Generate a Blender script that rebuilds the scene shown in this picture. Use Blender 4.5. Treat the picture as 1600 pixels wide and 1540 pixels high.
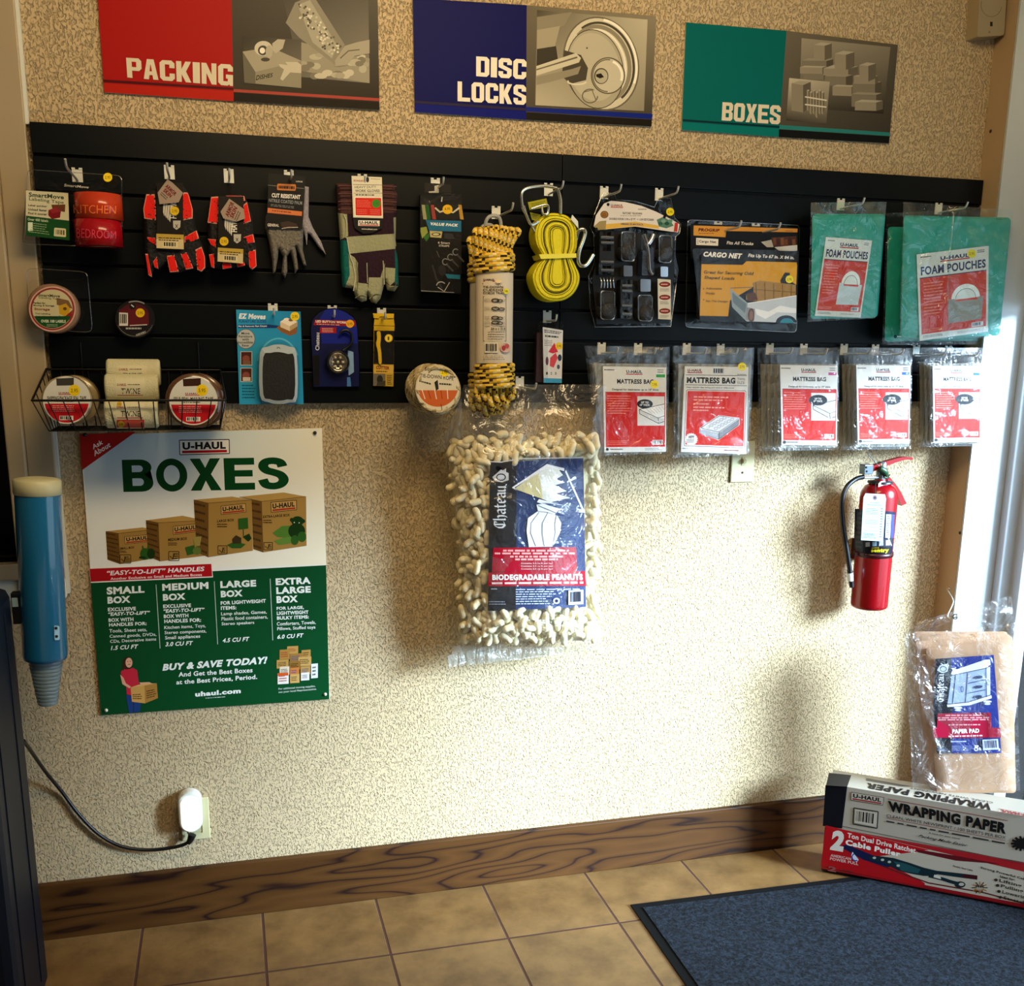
import bpy, bmesh, math, random
from mathutils import Vector, Matrix, noise
from mathutils.geometry import delaunay_2d_cdt

for _o in list(bpy.data.objects):
    bpy.data.objects.remove(_o)
SC = bpy.context.scene
COL = SC.collection
RND = random.Random(7)

# ------------------------------------------------------------------ camera
FPX, PV = 1628.9, 922.4                      # focal length and principal row, in photo pixels
YAW, PITCH, ROLL = -0.267515, -0.227323, -0.010879
CAM = Vector((0.737012, -2.636554, 1.485207))
RM = Matrix.Rotation(YAW, 3, 'Z') @ Matrix.Rotation(PITCH, 3, 'X') @ Matrix.Rotation(ROLL, 3, 'Y')
cam_data = bpy.data.cameras.new('camera')
cam_data.sensor_width = 36.0
cam_data.lens = FPX / 1600 * 36.0
cam_data.shift_y = (PV - 770) / 1600
cam_data.clip_start = 0.02
cam = bpy.data.objects.new('camera', cam_data)
COL.objects.link(cam)
_r, _f, _u = RM.col[0], RM.col[1], RM.col[2]
_m = Matrix.Identity(4)
for _i in range(3):
    _m[_i][0], _m[_i][1], _m[_i][2], _m[_i][3] = _r[_i], _u[_i], -_f[_i], CAM[_i]
cam.matrix_world = _m
SC.camera = cam

# ------------------------------------------------------------------ light
SC.view_settings.view_transform = 'Standard'
SC.view_settings.look = 'None'
SC.view_settings.gamma = 1.0
SC.view_settings.exposure = 0.0
SC.view_settings.use_curve_mapping = False
world = bpy.data.worlds.new('world')
SC.world = world
world.use_nodes = True
_bg = world.node_tree.nodes['Background']
_bg.inputs[0].default_value = (1.0, 0.86, 0.66, 1)
_bg.inputs[1].default_value = 0.035


def lamp(name, kind, loc, direction, energy, color, **kw):
    d = bpy.data.lights.new(name, kind)
    d.energy = energy
    d.color = color
    for k, v in kw.items():
        setattr(d, k, v)
    o = bpy.data.objects.new(name, d)
    COL.objects.link(o)
    o.location = loc
    o.rotation_euler = Vector(direction).to_track_quat('-Z', 'Y').to_euler()
    return o


# low sun through the glazed storefront on the right, soft behind haze and glass
lamp('sun', 'SUN', (4, -2, 2), (-1.0, 0.85, -0.45), 22.0, (0.62, 0.84, 1.06), angle=math.radians(21))
# daylight from the storefront glass
lamp('daylight', 'AREA', (3.05, -1.25, 1.15), (-1, 0.35, -0.05), 24.0, (0.62, 0.83, 1.0),
     shape='RECTANGLE', size=1.9, size_y=1.9)
# warm ceiling lamp behind the viewer
lamp('ceiling_lamp', 'AREA', (1.25, -1.35, 2.70), (0.0, 0.7, -0.7), 38.0, (1.0, 0.74, 0.40),
     shape='RECTANGLE', size=1.2, size_y=0.6)


# ------------------------------------------------------------------ picture rays
def ray(u, v):
    return RM @ Vector(((u - 800) / FPX, 1.0, -(v - PV) / FPX))


class Plane:
    """A real plane in the room; pixel rays of the photo are cut with it."""
    def __init__(s, p, n):
        s.p, s.n = Vector(p), Vector(n).normalized()

    def __call__(s, u, v, lift=0.0):
        d = ray(u, v)
        p = s.p + s.n * lift
        return CAM + d * ((p - CAM).dot(s.n) / d.dot(s.n))


def front(d):
    """Plane parallel to the back wall, d metres in front of it."""
    return Plane((0, -d, 0), (0, -1, 0))


class Cyl:
    """Cylinder (or cone) about an axis; pixel rays are cut with its near side."""
    def __init__(s, p, axis, r):
        s.p, s.a, s.r = Vector(p), Vector(axis).normalized(), r

    def __call__(s, u, v, lift=0.0):
        d = ray(u, v)
        o = CAM - s.p
        dp = d - s.a * d.dot(s.a)
        op = o - s.a * o.dot(s.a)
        A, B, C = dp.dot(dp), 2 * dp.dot(op), op.dot(op) - (s.r + lift) ** 2
        D = B * B - 4 * A * C
        t = (-B - math.sqrt(max(D, 0))) / (2 * A)
        return CAM + d * t


def at(u, v, y):
    return front(-y)(u, v)


def lin(c):
    if isinstance(c, str):
        c = [int(c[i:i + 2], 16) / 255 for i in (0, 2, 4)]
    elif max(c) > 1.0:
        c = [x / 255 for x in c]
    return tuple(x / 12.92 if x <= 0.04045 else ((x + 0.055) / 1.055) ** 2.4 for x in c[:3])


# ------------------------------------------------------------------ materials
MATS = {}


def node_mat(name):
    m = bpy.data.materials.new(name)
    m.use_nodes = True
    return m, m.node_tree.nodes, m.node_tree.links, m.node_tree.nodes['Principled BSDF']


def mat(name, col=None, rough=0.5, metal=0.0, spec=0.5, bump=0.0, scale=60.0, coat=0.0, vary=0.0, trans=0.0, stretch=None):
    if name in MATS:
        return MATS[name]
    m, N, L, b = node_mat(name)
    b.inputs['Roughness'].default_value = rough
    b.inputs['Metallic'].default_value = metal
    b.inputs['Specular IOR Level'].default_value = spec
    b.inputs['Coat Weight'].default_value = coat
    b.inputs['Transmission Weight'].default_value = trans
    c = lin(col)
    b.inputs['Base Color'].default_value = (*c, 1)
    if bump or vary:
        tc = N.new('ShaderNodeTexCoord')
        nz = N.new('ShaderNodeTexNoise')
        nz.inputs['Scale'].default_value = scale
        nz.inputs['Detail'].default_value = 4
        src = tc.outputs['Object']
        if stretch:
            mp = N.new('ShaderNodeMapping')
            mp.inputs['Scale'].default_value = stretch
            L.new(src, mp.inputs['Vector'])
            src = mp.outputs['Vector']
        L.new(src, nz.inputs['Vector'])
        if bump:
            bp = N.new('ShaderNodeBump')
            bp.inputs['Strength'].default_value = bump
            bp.inputs['Distance'].default_value = 0.004
            L.new(nz.outputs['Fac'], bp.inputs['Height'])
            L.new(bp.outputs['Normal'], b.inputs['Normal'])
        if vary:
            mx = N.new('ShaderNodeMix')
            mx.data_type = 'RGBA'
            mx.inputs['A'].default_value = (*[x * (1 - vary) for x in c], 1)
            mx.inputs['B'].default_value = (*[min(1, x * (1 + vary)) for x in c], 1)
            L.new(nz.outputs['Fac'], mx.inputs['Factor'])
            L.new(mx.outputs['Result'], b.inputs['Base Color'])
    MATS[name] = m
    return m


def ink(name, rough=0.45, bump=0.0, scale=300.0, coat=0.0, spec=0.22):
    """Printed or dyed surface: the colour is stored per face."""
    if name in MATS:
        return MATS[name]
    m, N, L, b = node_mat(name)
    a = N.new('ShaderNodeAttribute')
    a.attribute_name = 'Col'
    L.new(a.outputs['Color'], b.inputs['Base Color'])
    b.inputs['Roughness'].default_value = rough
    b.inputs['Coat Weight'].default_value = coat
    b.inputs['Specular IOR Level'].default_value = spec
    if bump:
        tc = N.new('ShaderNodeTexCoord')
        nz = N.new('ShaderNodeTexNoise')
        nz.inputs['Scale'].default_value = scale
        nz.inputs['Detail'].default_value = 3
        L.new(tc.outputs['Object'], nz.inputs['Vector'])
        bp = N.new('ShaderNodeBump')
        bp.inputs['Strength'].default_value = bump
        bp.inputs['Distance'].default_value = 0.003
        L.new(nz.outputs['Fac'], bp.inputs['Height'])
        L.new(bp.outputs['Normal'], b.inputs['Normal'])
    MATS[name] = m
    return m


def film(name, clear=0.8, tint=(1, 1, 1), milk=0.0, bump=0.5, scale=28.0, rough=0.12, stretch=(1, 1, 1)):
    """Thin clear or milky plastic film with creases."""
    if name in MATS:
        return MATS[name]
    m, N, L, b = node_mat(name)
    N.remove(b)
    out = N['Material Output']
    tr = N.new('ShaderNodeBsdfTransparent')
    tr.inputs[0].default_value = (*tint, 1)
    gl = N.new('ShaderNodeBsdfGlossy')
    gl.inputs['Roughness'].default_value = rough
    df = N.new('ShaderNodeBsdfDiffuse')
    df.inputs[0].default_value = (*[x * 0.9 for x in tint], 1)
    tl = N.new('ShaderNodeBsdfTranslucent')
    tl.inputs[0].default_value = (*[x * 0.9 for x in tint], 1)
    fr = N.new('ShaderNodeLayerWeight')
    fr.inputs['Blend'].default_value = 0.5
    tc = N.new('ShaderNodeTexCoord')
    mp = N.new('ShaderNodeMapping')
    mp.inputs['Scale'].default_value = stretch
    nz = N.new('ShaderNodeTexNoise')
    nz.inputs['Scale'].default_value = scale
    nz.inputs['Detail'].default_value = 4
    nz.inputs['Distortion'].default_value = 1.2
    bp = N.new('ShaderNodeBump')
    bp.inputs['Strength'].default_value = bump
    bp.inputs['Distance'].default_value = 0.018
    L.new(tc.outputs['Object'], mp.inputs['Vector'])
    L.new(mp.outputs['Vector'], nz.inputs['Vector'])
    L.new(nz.outputs['Fac'], bp.inputs['Height'])
    for n in (gl, df, fr):
        L.new(bp.outputs['Normal'], n.inputs['Normal'])
    a1 = N.new('ShaderNodeMixShader')
    a1.inputs[0].default_value = 0.5
    L.new(df.outputs[0], a1.inputs[1])
    L.new(tl.outputs[0], a1.inputs[2])
    a2 = N.new('ShaderNodeMixShader')
    a2.inputs[0].default_value = milk
    L.new(tr.outputs[0], a2.inputs[1])
    L.new(a1.outputs[0], a2.inputs[2])
    pw = N.new('ShaderNodeMath')
    pw.operation = 'POWER'
    pw.inputs[1].default_value = 3.0
    L.new(fr.outputs['Facing'], pw.inputs[0])
    mul = N.new('ShaderNodeMath')
    mul.operation = 'MULTIPLY_ADD'
    mul.inputs[1].default_value = 0.4
    mul.inputs[2].default_value = 1.0 - clear
    mul.use_clamp = True
    L.new(pw.outputs[0], mul.inputs[0])
    a3 = N.new('ShaderNodeMixShader')
    L.new(mul.outputs[0], a3.inputs[0])
    L.new(a2.outputs[0], a3.inputs[1])
    L.new(gl.outputs[0], a3.inputs[2])
    L.new(a3.outputs[0], out.inputs['Surface'])
    MATS[name] = m
    return m


# ------------------------------------------------------------------ objects
def root_of(o):
    while o.parent:
        o = o.parent
    return o


def tag(o, label=None, cat=None, group=None, kind=None):
    for k, v in (('label', label), ('category', cat), ('group', group), ('kind', kind)):
        if v:
            o[k] = v
    return o


def thing(name, loc, label, cat, group=None):
    o = bpy.data.objects.new(name, None)
    o.empty_display_size = 0.05
    COL.objects.link(o)
    o.location = Vector(loc)
    return tag(o, label, cat, group)


class MB:
    """Collects faces in world space and links them as ONE mesh object."""
    def __init__(s):
        s.v, s.f, s.mi, s.c, s.sm = [], [], [], [], []

    def add(s, verts, faces, mi=0, col=None, smooth=False):
        n = len(s.v)
        s.v += [Vector(p) for p in verts]
        for i, f in enumerate(faces):
            s.f.append([n + k for k in f])
            s.mi.append(mi)
            s.c.append(col[i] if isinstance(col, list) else col)
            s.sm.append(smooth)

    def box(s, lo, hi, mi=0, col=None, rot=None, about=None, bev=0.0):
        lo, hi = Vector(lo), Vector(hi)
        if bev:
            bm = bmesh.new()
            bmesh.ops.create_cube(bm, size=1)
            for q in bm.verts:
                q.co = Vector([(lo[i] + hi[i]) / 2 + q.co[i] * (hi[i] - lo[i]) for i in range(3)])
            bmesh.ops.bevel(bm, geom=bm.edges[:], offset=bev, segments=2, affect='EDGES', profile=0.5)
            vs = [q.co.copy() for q in bm.verts]
            fs = [[q.index for q in f.verts] for f in bm.faces]
            bm.free()
        else:
            vs = [Vector((x, y, z)) for x in (lo.x, hi.x) for y in (lo.y, hi.y) for z in (lo.z, hi.z)]
            fs = [(0, 1, 3, 2), (4, 6, 7, 5), (0, 4, 5, 1), (2, 3, 7, 6), (0, 2, 6, 4), (1, 5, 7, 3)]
        if rot is not None:
            c = Vector(about) if about is not None else (lo + hi) / 2
            vs = [c + rot @ (q - c) for q in vs]
        s.add(vs, fs, mi, col)

    def prism(s, pts, back, mi=0, col=None, cap=True, smooth=False):
        """Outline pts pushed along the vector back."""
        n = len(pts)
        back = Vector(back)
        vs = [Vector(p) for p in pts] + [Vector(p) + back for p in pts]
        fs = [[i, (i + 1) % n, (i + 1) % n + n, i + n] for i in range(n)]
        s.add(vs, fs, mi, col, smooth)
        if cap:
            s.add(vs, [list(range(n))[::-1], [i + n for i in range(n)]], mi, col)

    def tube(s, path, r, n=8, mi=0, col=None, close=False, caps=True):
        path = [Vector(p) for p in path]
        m = len(path)
        rr = r if isinstance(r, (list, tuple)) else [r] * m
        vs, prev = [], None
        for i, p in enumerate(path):
            if close:
                t = path[(i + 1) % m] - path[i - 1]
            else:
                t = path[min(i + 1, m - 1)] - path[max(i - 1, 0)]
            t.normalize()
            if prev is None:
                a = t.orthogonal().normalized()
            else:
                a = prev - t * prev.dot(t)
                a = a.normalized() if a.length > 1e-6 else t.orthogonal().normalized()
            prev = a
            b = t.cross(a)
            for k in range(n):
                w = 2 * math.pi * k / n
                vs.append(p + (a * math.cos(w) + b * math.sin(w)) * rr[i])
        fs = []
        for i in range(m if close else m - 1):
            j = (i + 1) % m
            for k in range(n):
                l = (k + 1) % n
                fs.append((i * n + k, i * n + l, j * n + l, j * n + k))
        s.add(vs, fs, mi, col, True)
        if caps and not close:
            s.add(vs, [list(range(n))[::-1], [(m - 1) * n + k for k in range(n)]], mi, col)

    def lathe(s, base, axis, prof, n=32, mi=0, col=None, smooth=True, side=None):
        """prof: (radius, height) pairs about the axis through base."""
        axis = Vector(axis).normalized()
        a = (Vector(side) - axis * Vector(side).dot(axis)).normalized() if side else axis.orthogonal().normalized()
        b = axis.cross(a)
        base = Vector(base)
        vs = []
        for r, h in prof:
            for k in range(n):
                w = 2 * math.pi * k / n
                vs.append(base + axis * h + (a * math.cos(w) + b * math.sin(w)) * r)
        fs = []
        for i in range(len(prof) - 1):
            for k in range(n):
                l = (k + 1) % n
                fs.append((i * n + k, i * n + l, (i + 1) * n + l, (i + 1) * n + k))
        s.add(vs, fs, mi, col, smooth)

    def grid(s, fn, nu, nv, mi=0, col=None, smooth=True):
        vs = [fn(i / nu, j / nv) for j in range(nv + 1) for i in range(nu + 1)]
        fs = [(j * (nu + 1) + i, j * (nu + 1) + i + 1, (j + 1) * (nu + 1) + i + 1, (j + 1) * (nu + 1) + i)
              for j in range(nv) for i in range(nu)]
        s.add(vs, fs, mi, col, smooth)

    def build(s, name, mats, parent=None, smooth_by=None):
        me = bpy.data.meshes.new(name)
        if not isinstance(mats, (list, tuple)):
            mats = [mats]
        if parent is not None:
            org = root_of(parent).location.copy()
        else:
            lo = [min(p[i] for p in s.v) for i in range(3)]
            hi = [max(p[i] for p in s.v) for i in range(3)]
            org = Vector(((lo[0] + hi[0]) / 2, (lo[1] + hi[1]) / 2, lo[2]))
        me.from_pydata([p - org for p in s.v], [], s.f)
        for m_ in mats:
            me.materials.append(m_)
        for i, p in enumerate(me.polygons):
            p.material_index = s.mi[i]
            p.use_smooth = s.sm[i]
        if any(c is not None for c in s.c):
            at_ = me.color_attributes.new('Col', 'FLOAT_COLOR', 'CORNER')
            k = 0
            buf = []
            for i, f in enumerate(s.f):
                c = s.c[i]
                if c is None:
                    c = (0.5, 0.5, 0.5)
                if isinstance(c[0], (tuple, list)):
                    for q in c:
                        buf += [*q, 1.0]
                else:
                    buf += [*c, 1.0] * len(f)
            at_.data.foreach_set('color', buf)
        me.update()
        o = bpy.data.objects.new(name, me)
        COL.objects.link(o)
        if parent is not None:
            o.parent = parent
        else:
            o.location = org
        return o


def copy_thing(o, loc=None, label=None, group=None, parent=None):
    """The thing with copies of each of its parts and their sub-parts."""
    c = o.copy()
    COL.objects.link(c)
    if parent is not None:
        c.parent = parent
    if loc is not None:
        c.location = Vector(loc)
    if label:
        c['label'] = label
    if group:
        c['group'] = group
    for ch in list(o.children):
        copy_thing(ch, parent=c)
    return c


def puff(mb, outline, mp, thick, step=3.0, back=None, color=None, lines=(), power=0.5, reach=None, mi=0, lumps=0.0, seed=0):
    """Cushion between a pixel outline on mp and a bulged front; colour regions are cut along their own edges."""
    pts = [Vector((a, b)) for a, b in outline]
    n = len(pts)
    dense = []
    for i in range(n):
        a, b = pts[i], pts[(i + 1) % n]
        k = max(1, int((b - a).length / step))
        dense += [a.lerp(b, j / k) for j in range(k)]
    edges = [(i, (i + 1) % len(dense)) for i in range(len(dense))]
    allp = list(dense)
    for ln in lines:
        q = [Vector(p) for p in ln]
        for i in range(len(q) - 1):
            k = max(1, int((q[i + 1] - q[i]).length / step))
            for j in range(k):
                allp += [q[i].lerp(q[i + 1], j / k), q[i].lerp(q[i + 1], (j + 1) / k)]
                edges.append((len(allp) - 2, len(allp) - 1))
    x0, x1 = min(p.x for p in pts), max(p.x for p in pts)
    y0, y1 = min(p.y for p in pts), max(p.y for p in pts)
    r = random.Random(seed)
    yy = y0 + step / 2
    while yy < y1:
        xx = x0 + step / 2
        while xx < x1:
            allp.append(Vector((xx + r.uniform(-.2, .2) * step, yy + r.uniform(-.2, .2) * step)))
            xx += step
        yy += step
    V, _e, F, _a, _b, _c = delaunay_2d_cdt(allp, edges, [], 0, 1e-4)
    F = [f for f in F if inside((V[f[0]] + V[f[1]] + V[f[2]]) / 3, dense)]

    def dist(p):
        best = 1e9
        for i in range(n):
            a, b = pts[i], pts[(i + 1) % n]
            ab = b - a
            t = max(0, min(1, (p - a).dot(ab) / max(ab.dot(ab), 1e-9)))
            best = min(best, (p - (a + ab * t)).length)
        return best
    ds = [dist(p) for p in V]
    R = reach or max(ds)
    vf = []
    for p, d in zip(V, ds):
        h = thick * min(1.0, d / R) ** power
        if lumps:
            h *= 1 + lumps * noise.noise(Vector((p.x * .09, p.y * .09, seed)))
        vf.append(mp(p.x, p.y, h))
    cols = None
    if color:
        cols = [color((V[f[0]] + V[f[1]] + V[f[2]]) / 3) for f in F]
    F = [list(f) for f in F]
    mb.add(vf, F, mi, cols, True)
    if back is not None:
        m = len(dense)
        vb = [mp(p.x, p.y, 0) for p in dense]
        vk = [mp(p.x, p.y, -back) for p in dense]
        cb = cols[0] if cols else None
        mb.add(vb + vk, [[i, (i + 1) % m, (i + 1) % m + m, i + m] for i in range(m)], mi, cb)
        mb.add(vk, [list(range(m))], mi, cb)


def inside(p, poly):
    c = False
    n = len(poly)
    for i in range(n):
        a, b = poly[i], poly[(i + 1) % n]
        if (a[1] > p[1]) != (b[1] > p[1]) and p[0] < (b[0] - a[0]) * (p[1] - a[1]) / (b[1] - a[1]) + a[0]:
            c = not c
    return c


def regions(base, regs):
    """Colour function for puff from (polygon, colour) pairs, last one wins."""
    regs = [(pl, lin(c)) for pl, c in regs]
    base = lin(base)

    def f(p):
        c = base
        for pl, k in regs:
            if inside(p, pl):
                c = k
        return c
    return f, [list(pl) + [pl[0]] for pl, _ in regs]


def curve_pts(pts, n=8, close=False):
    """Catmull-Rom through points (any dimension)."""
    P = [Vector(p) for p in pts]
    out = []
    m = len(P)
    for i in range(m if close else m - 1):
        if close:
            a, b, c, d = P[i - 1], P[i], P[(i + 1) % m], P[(i + 2) % m]
        else:
            a, b, c, d = P[max(i - 1, 0)], P[i], P[i + 1], P[min(i + 2, m - 1)]
        for k in range(n):
            t = k / n
            out.append(0.5 * ((2 * b) + (c - a) * t + (2 * a - 5 * b + 4 * c - d) * t * t + (3 * b - a - 3 * c + d) * t ** 3))
    if not close:
        out.append(P[-1])
    return out


def rrect(x0, y0, x1, y1, r, n=4):
    pts = []
    for cx, cy, a0 in ((x1 - r, y0 + r, -90), (x1 - r, y1 - r, 0), (x0 + r, y1 - r, 90), (x0 + r, y0 + r, 180)):
        for k in range(n + 1):
            a = math.radians(a0 + 90 * k / n)
            pts.append((cx + r * math.cos(a), cy + r * math.sin(a)))
    return pts


def rquad(q, r, n=3):
    """Four corners (tl, tr, br, bl) with rounded corners."""
    q = [Vector(p) for p in q]
    out = []
    for i in range(4):
        p, a, b = q[i], q[i - 1], q[(i + 1) % 4]
        s = p + (a - p).normalized() * r
        e = p + (b - p).normalized() * r
        for k in range(n + 1):
            t = k / n
            out.append((1 - t) ** 2 * s + 2 * t * (1 - t) * p + t * t * e)
    return [tuple(p) for p in out]


# ------------------------------------------------------------------ print
_font = bpy.data.curves.new('lettering', 'FONT')
_font_ob = bpy.data.objects.new('lettering', _font)
_text_cache = {}


def glyphs(s, bold=0.0, italic=0.0):
    k = (s, bold, italic)
    if k not in _text_cache:
        _font.body = s
        _font.offset = bold
        _font.shear = italic
        _font.resolution_u = 3
        _font.space_character = 1.0 + bold * 2
        me = bpy.data.meshes.new_from_object(_font_ob)
        v = [(p.co.x, p.co.y) for p in me.vertices]
        f = [list(p.vertices) for p in me.polygons]
        bpy.data.meshes.remove(me)
        if not v:
            v, f = [(0, 0), (1, 1)], []
        x0, x1 = min(p[0] for p in v), max(p[0] for p in v)
        y0, y1 = min(p[1] for p in v), max(p[1] for p in v)
        _text_cache[k] = ([((a - x0) / max(x1 - x0, 1e-6), (b - y0) / max(y1 - y0, 1e-6)) for a, b in v], f)
    return _text_cache[k]


BLK = {  # octagonal poster capitals on a 4 x 6 box
    'P': [[(0, 0), (3.3, 0), (4, .8), (4, 3), (3.3, 3.8), (1.4, 3.8), (1.4, 6), (0, 6)], [(1.4, 1.1), (2.6, 1.1), (2.6, 2.7), (1.4, 2.7)]],
    'A': [[(1.1, 0), (2.9, 0), (4, 6), (2.6, 6), (2.4, 4.7), (1.6, 4.7), (1.4, 6), (0, 6)], [(1.95, 1.6), (2.05, 1.6), (2.35, 3.6), (1.65, 3.6)]],
    'C': [[(.8, 0), (3.2, 0), (4, .8), (4, 2.2), (2.6, 2.2), (2.6, 1.2), (1.4, 1.2), (1.4, 4.8), (2.6, 4.8), (2.6, 3.8), (4, 3.8), (4, 5.2), (3.2, 6), (.8, 6), (0, 5.2), (0, .8)]],
    'K': [[(0, 0), (1.4, 0), (1.4, 2.3), (2.5, 0), (4, 0), (2.6, 2.9), (4, 6), (2.5, 6), (1.4, 3.7), (1.4, 6), (0, 6)]],
    'I': [[(0, 0), (4, 0), (4, 6), (0, 6)]],
    'N': [[(0, 0), (1.3, 0), (2.7, 3.2), (2.7, 0), (4, 0), (4, 6), (2.7, 6), (1.3, 2.8), (1.3, 6), (0, 6)]],
    'G': [[(.8, 0), (3.2, 0), (4, .8), (4, 2), (2.6, 2), (2.6, 1.2), (1.4, 1.2), (1.4, 4.8), (2.6, 4.8), (2.6, 4), (2.1, 4), (2.1, 2.9), (4, 2.9), (4, 6), (3.2, 6), (3, 5.6), (2.6, 6), (.8, 6), (0, 5.2), (0, .8)]],
    'D': [[(0, 0), (3.2, 0), (4, .8), (4, 5.2), (3.2, 6), (0, 6)], [(1.4, 1.2), (2.6, 1.2), (2.6, 4.8), (1.4, 4.8)]],
    'S': [[(.8, 0), (3.2, 0), (4, .8), (4, 2), (2.6, 2), (2.6, 1.2), (1.4, 1.2), (1.4, 2.1), (4, 3.3), (4, 5.2), (3.2, 6), (.8, 6), (0, 5.2), (0, 4), (1.4, 4), (1.4, 4.8), (2.6, 4.8), (2.6, 3.9), (0, 2.8), (0, .8)]],
    'L': [[(0, 0), (1.4, 0), (1.4, 4.8), (4, 4.8), (4, 6), (0, 6)]],
    'O': [[(.8, 0), (3.2, 0), (4, .8), (4, 5.2), (3.2, 6), (.8, 6), (0, 5.2), (0, .8)], [(1.4, 1.2), (2.6, 1.2), (2.6, 4.8), (1.4, 4.8)]],
    'B': [[(0, 0), (3.3, 0), (4, .7), (4, 2.3), (3.4, 2.9), (4, 3.5), (4, 5.3), (3.3, 6), (0, 6)], [(1.4, 1.1), (2.6, 1.1), (2.6, 2.4), (1.4, 2.4)], [(1.4, 3.5), (2.6, 3.5), (2.6, 4.9), (1.4, 4.9)]],
    'X': [[(0, 0), (1.45, 0), (2, 1.6), (2.55, 0), (4, 0), (2.8, 3), (4, 6), (2.55, 6), (2, 4.4), (1.45, 6), (0, 6), (1.2, 3)]],
    'E': [[(0, 0), (4, 0), (4, 1.2), (1.4, 1.2), (1.4, 2.4), (3.5, 2.4), (3.5, 3.5), (1.4, 3.5), (1.4, 4.8), (4, 4.8), (4, 6), (0, 6)]],
    'H': [[(0, 0), (1.4, 0), (1.4, 2.4), (2.6, 2.4), (2.6, 0), (4, 0), (4, 6), (2.6, 6), (2.6, 3.6), (1.4, 3.6), (1.4, 6), (0, 6)]],
}


def _arc(cx, cy, rx, ry, a0, a1, n=10):
    return [(cx + rx * math.cos(math.radians(a0 + (a1 - a0) * k / n)), cy + ry * math.sin(math.radians(a0 + (a1 - a0) * k / n))) for k in range(n + 1)]


HVY = {  # rounded heavy capitals on a 4 x 6 box
    'B': [[(0, 0), (2.4, 0)] + _arc(2.4, 1.5, 1.45, 1.5, -90, 75) + _arc(2.5, 4.35, 1.5, 1.65, -75, 90) + [(0, 6)],
          [(1.25, 1.1), (2.2, 1.1)] + _arc(2.2, 1.72, .5, .62, -90, 90) + [(1.25, 2.34)], [(1.25, 3.5), (2.25, 3.5)] + _arc(2.25, 4.2, .5, .7, -90, 90) + [(1.25, 4.9)]],
    'O': [_arc(2, 3, 2.05, 3.1, 0, 350, 36), _arc(2, 3, 1.05, 1.85, 0, 350, 28)],
    'X': [[(0, 0), (1.35, 0), (2, 1.75), (2.65, 0), (4, 0), (2.72, 2.95), (4.05, 6), (2.65, 6), (2, 4.15), (1.35, 6), (-.05, 6), (1.28, 2.95)]],
    'E': [[(0, 0), (4, 0), (4, 1.3), (1.4, 1.3), (1.4, 2.3), (3.75, 2.3), (3.75, 3.5), (1.4, 3.5), (1.4, 4.7), (4, 4.7), (4, 6), (0, 6)]],
}
_S = [(3.25, 1.75), (2.95, .95), (2.05, .62), (1.05, .85), (.72, 1.65), (1.15, 2.4), (2.05, 2.8), (2.95, 3.3), (3.35, 4.2), (2.95, 5.05), (2.0, 5.4), (1.0, 5.1), (.6, 4.1)]


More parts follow.
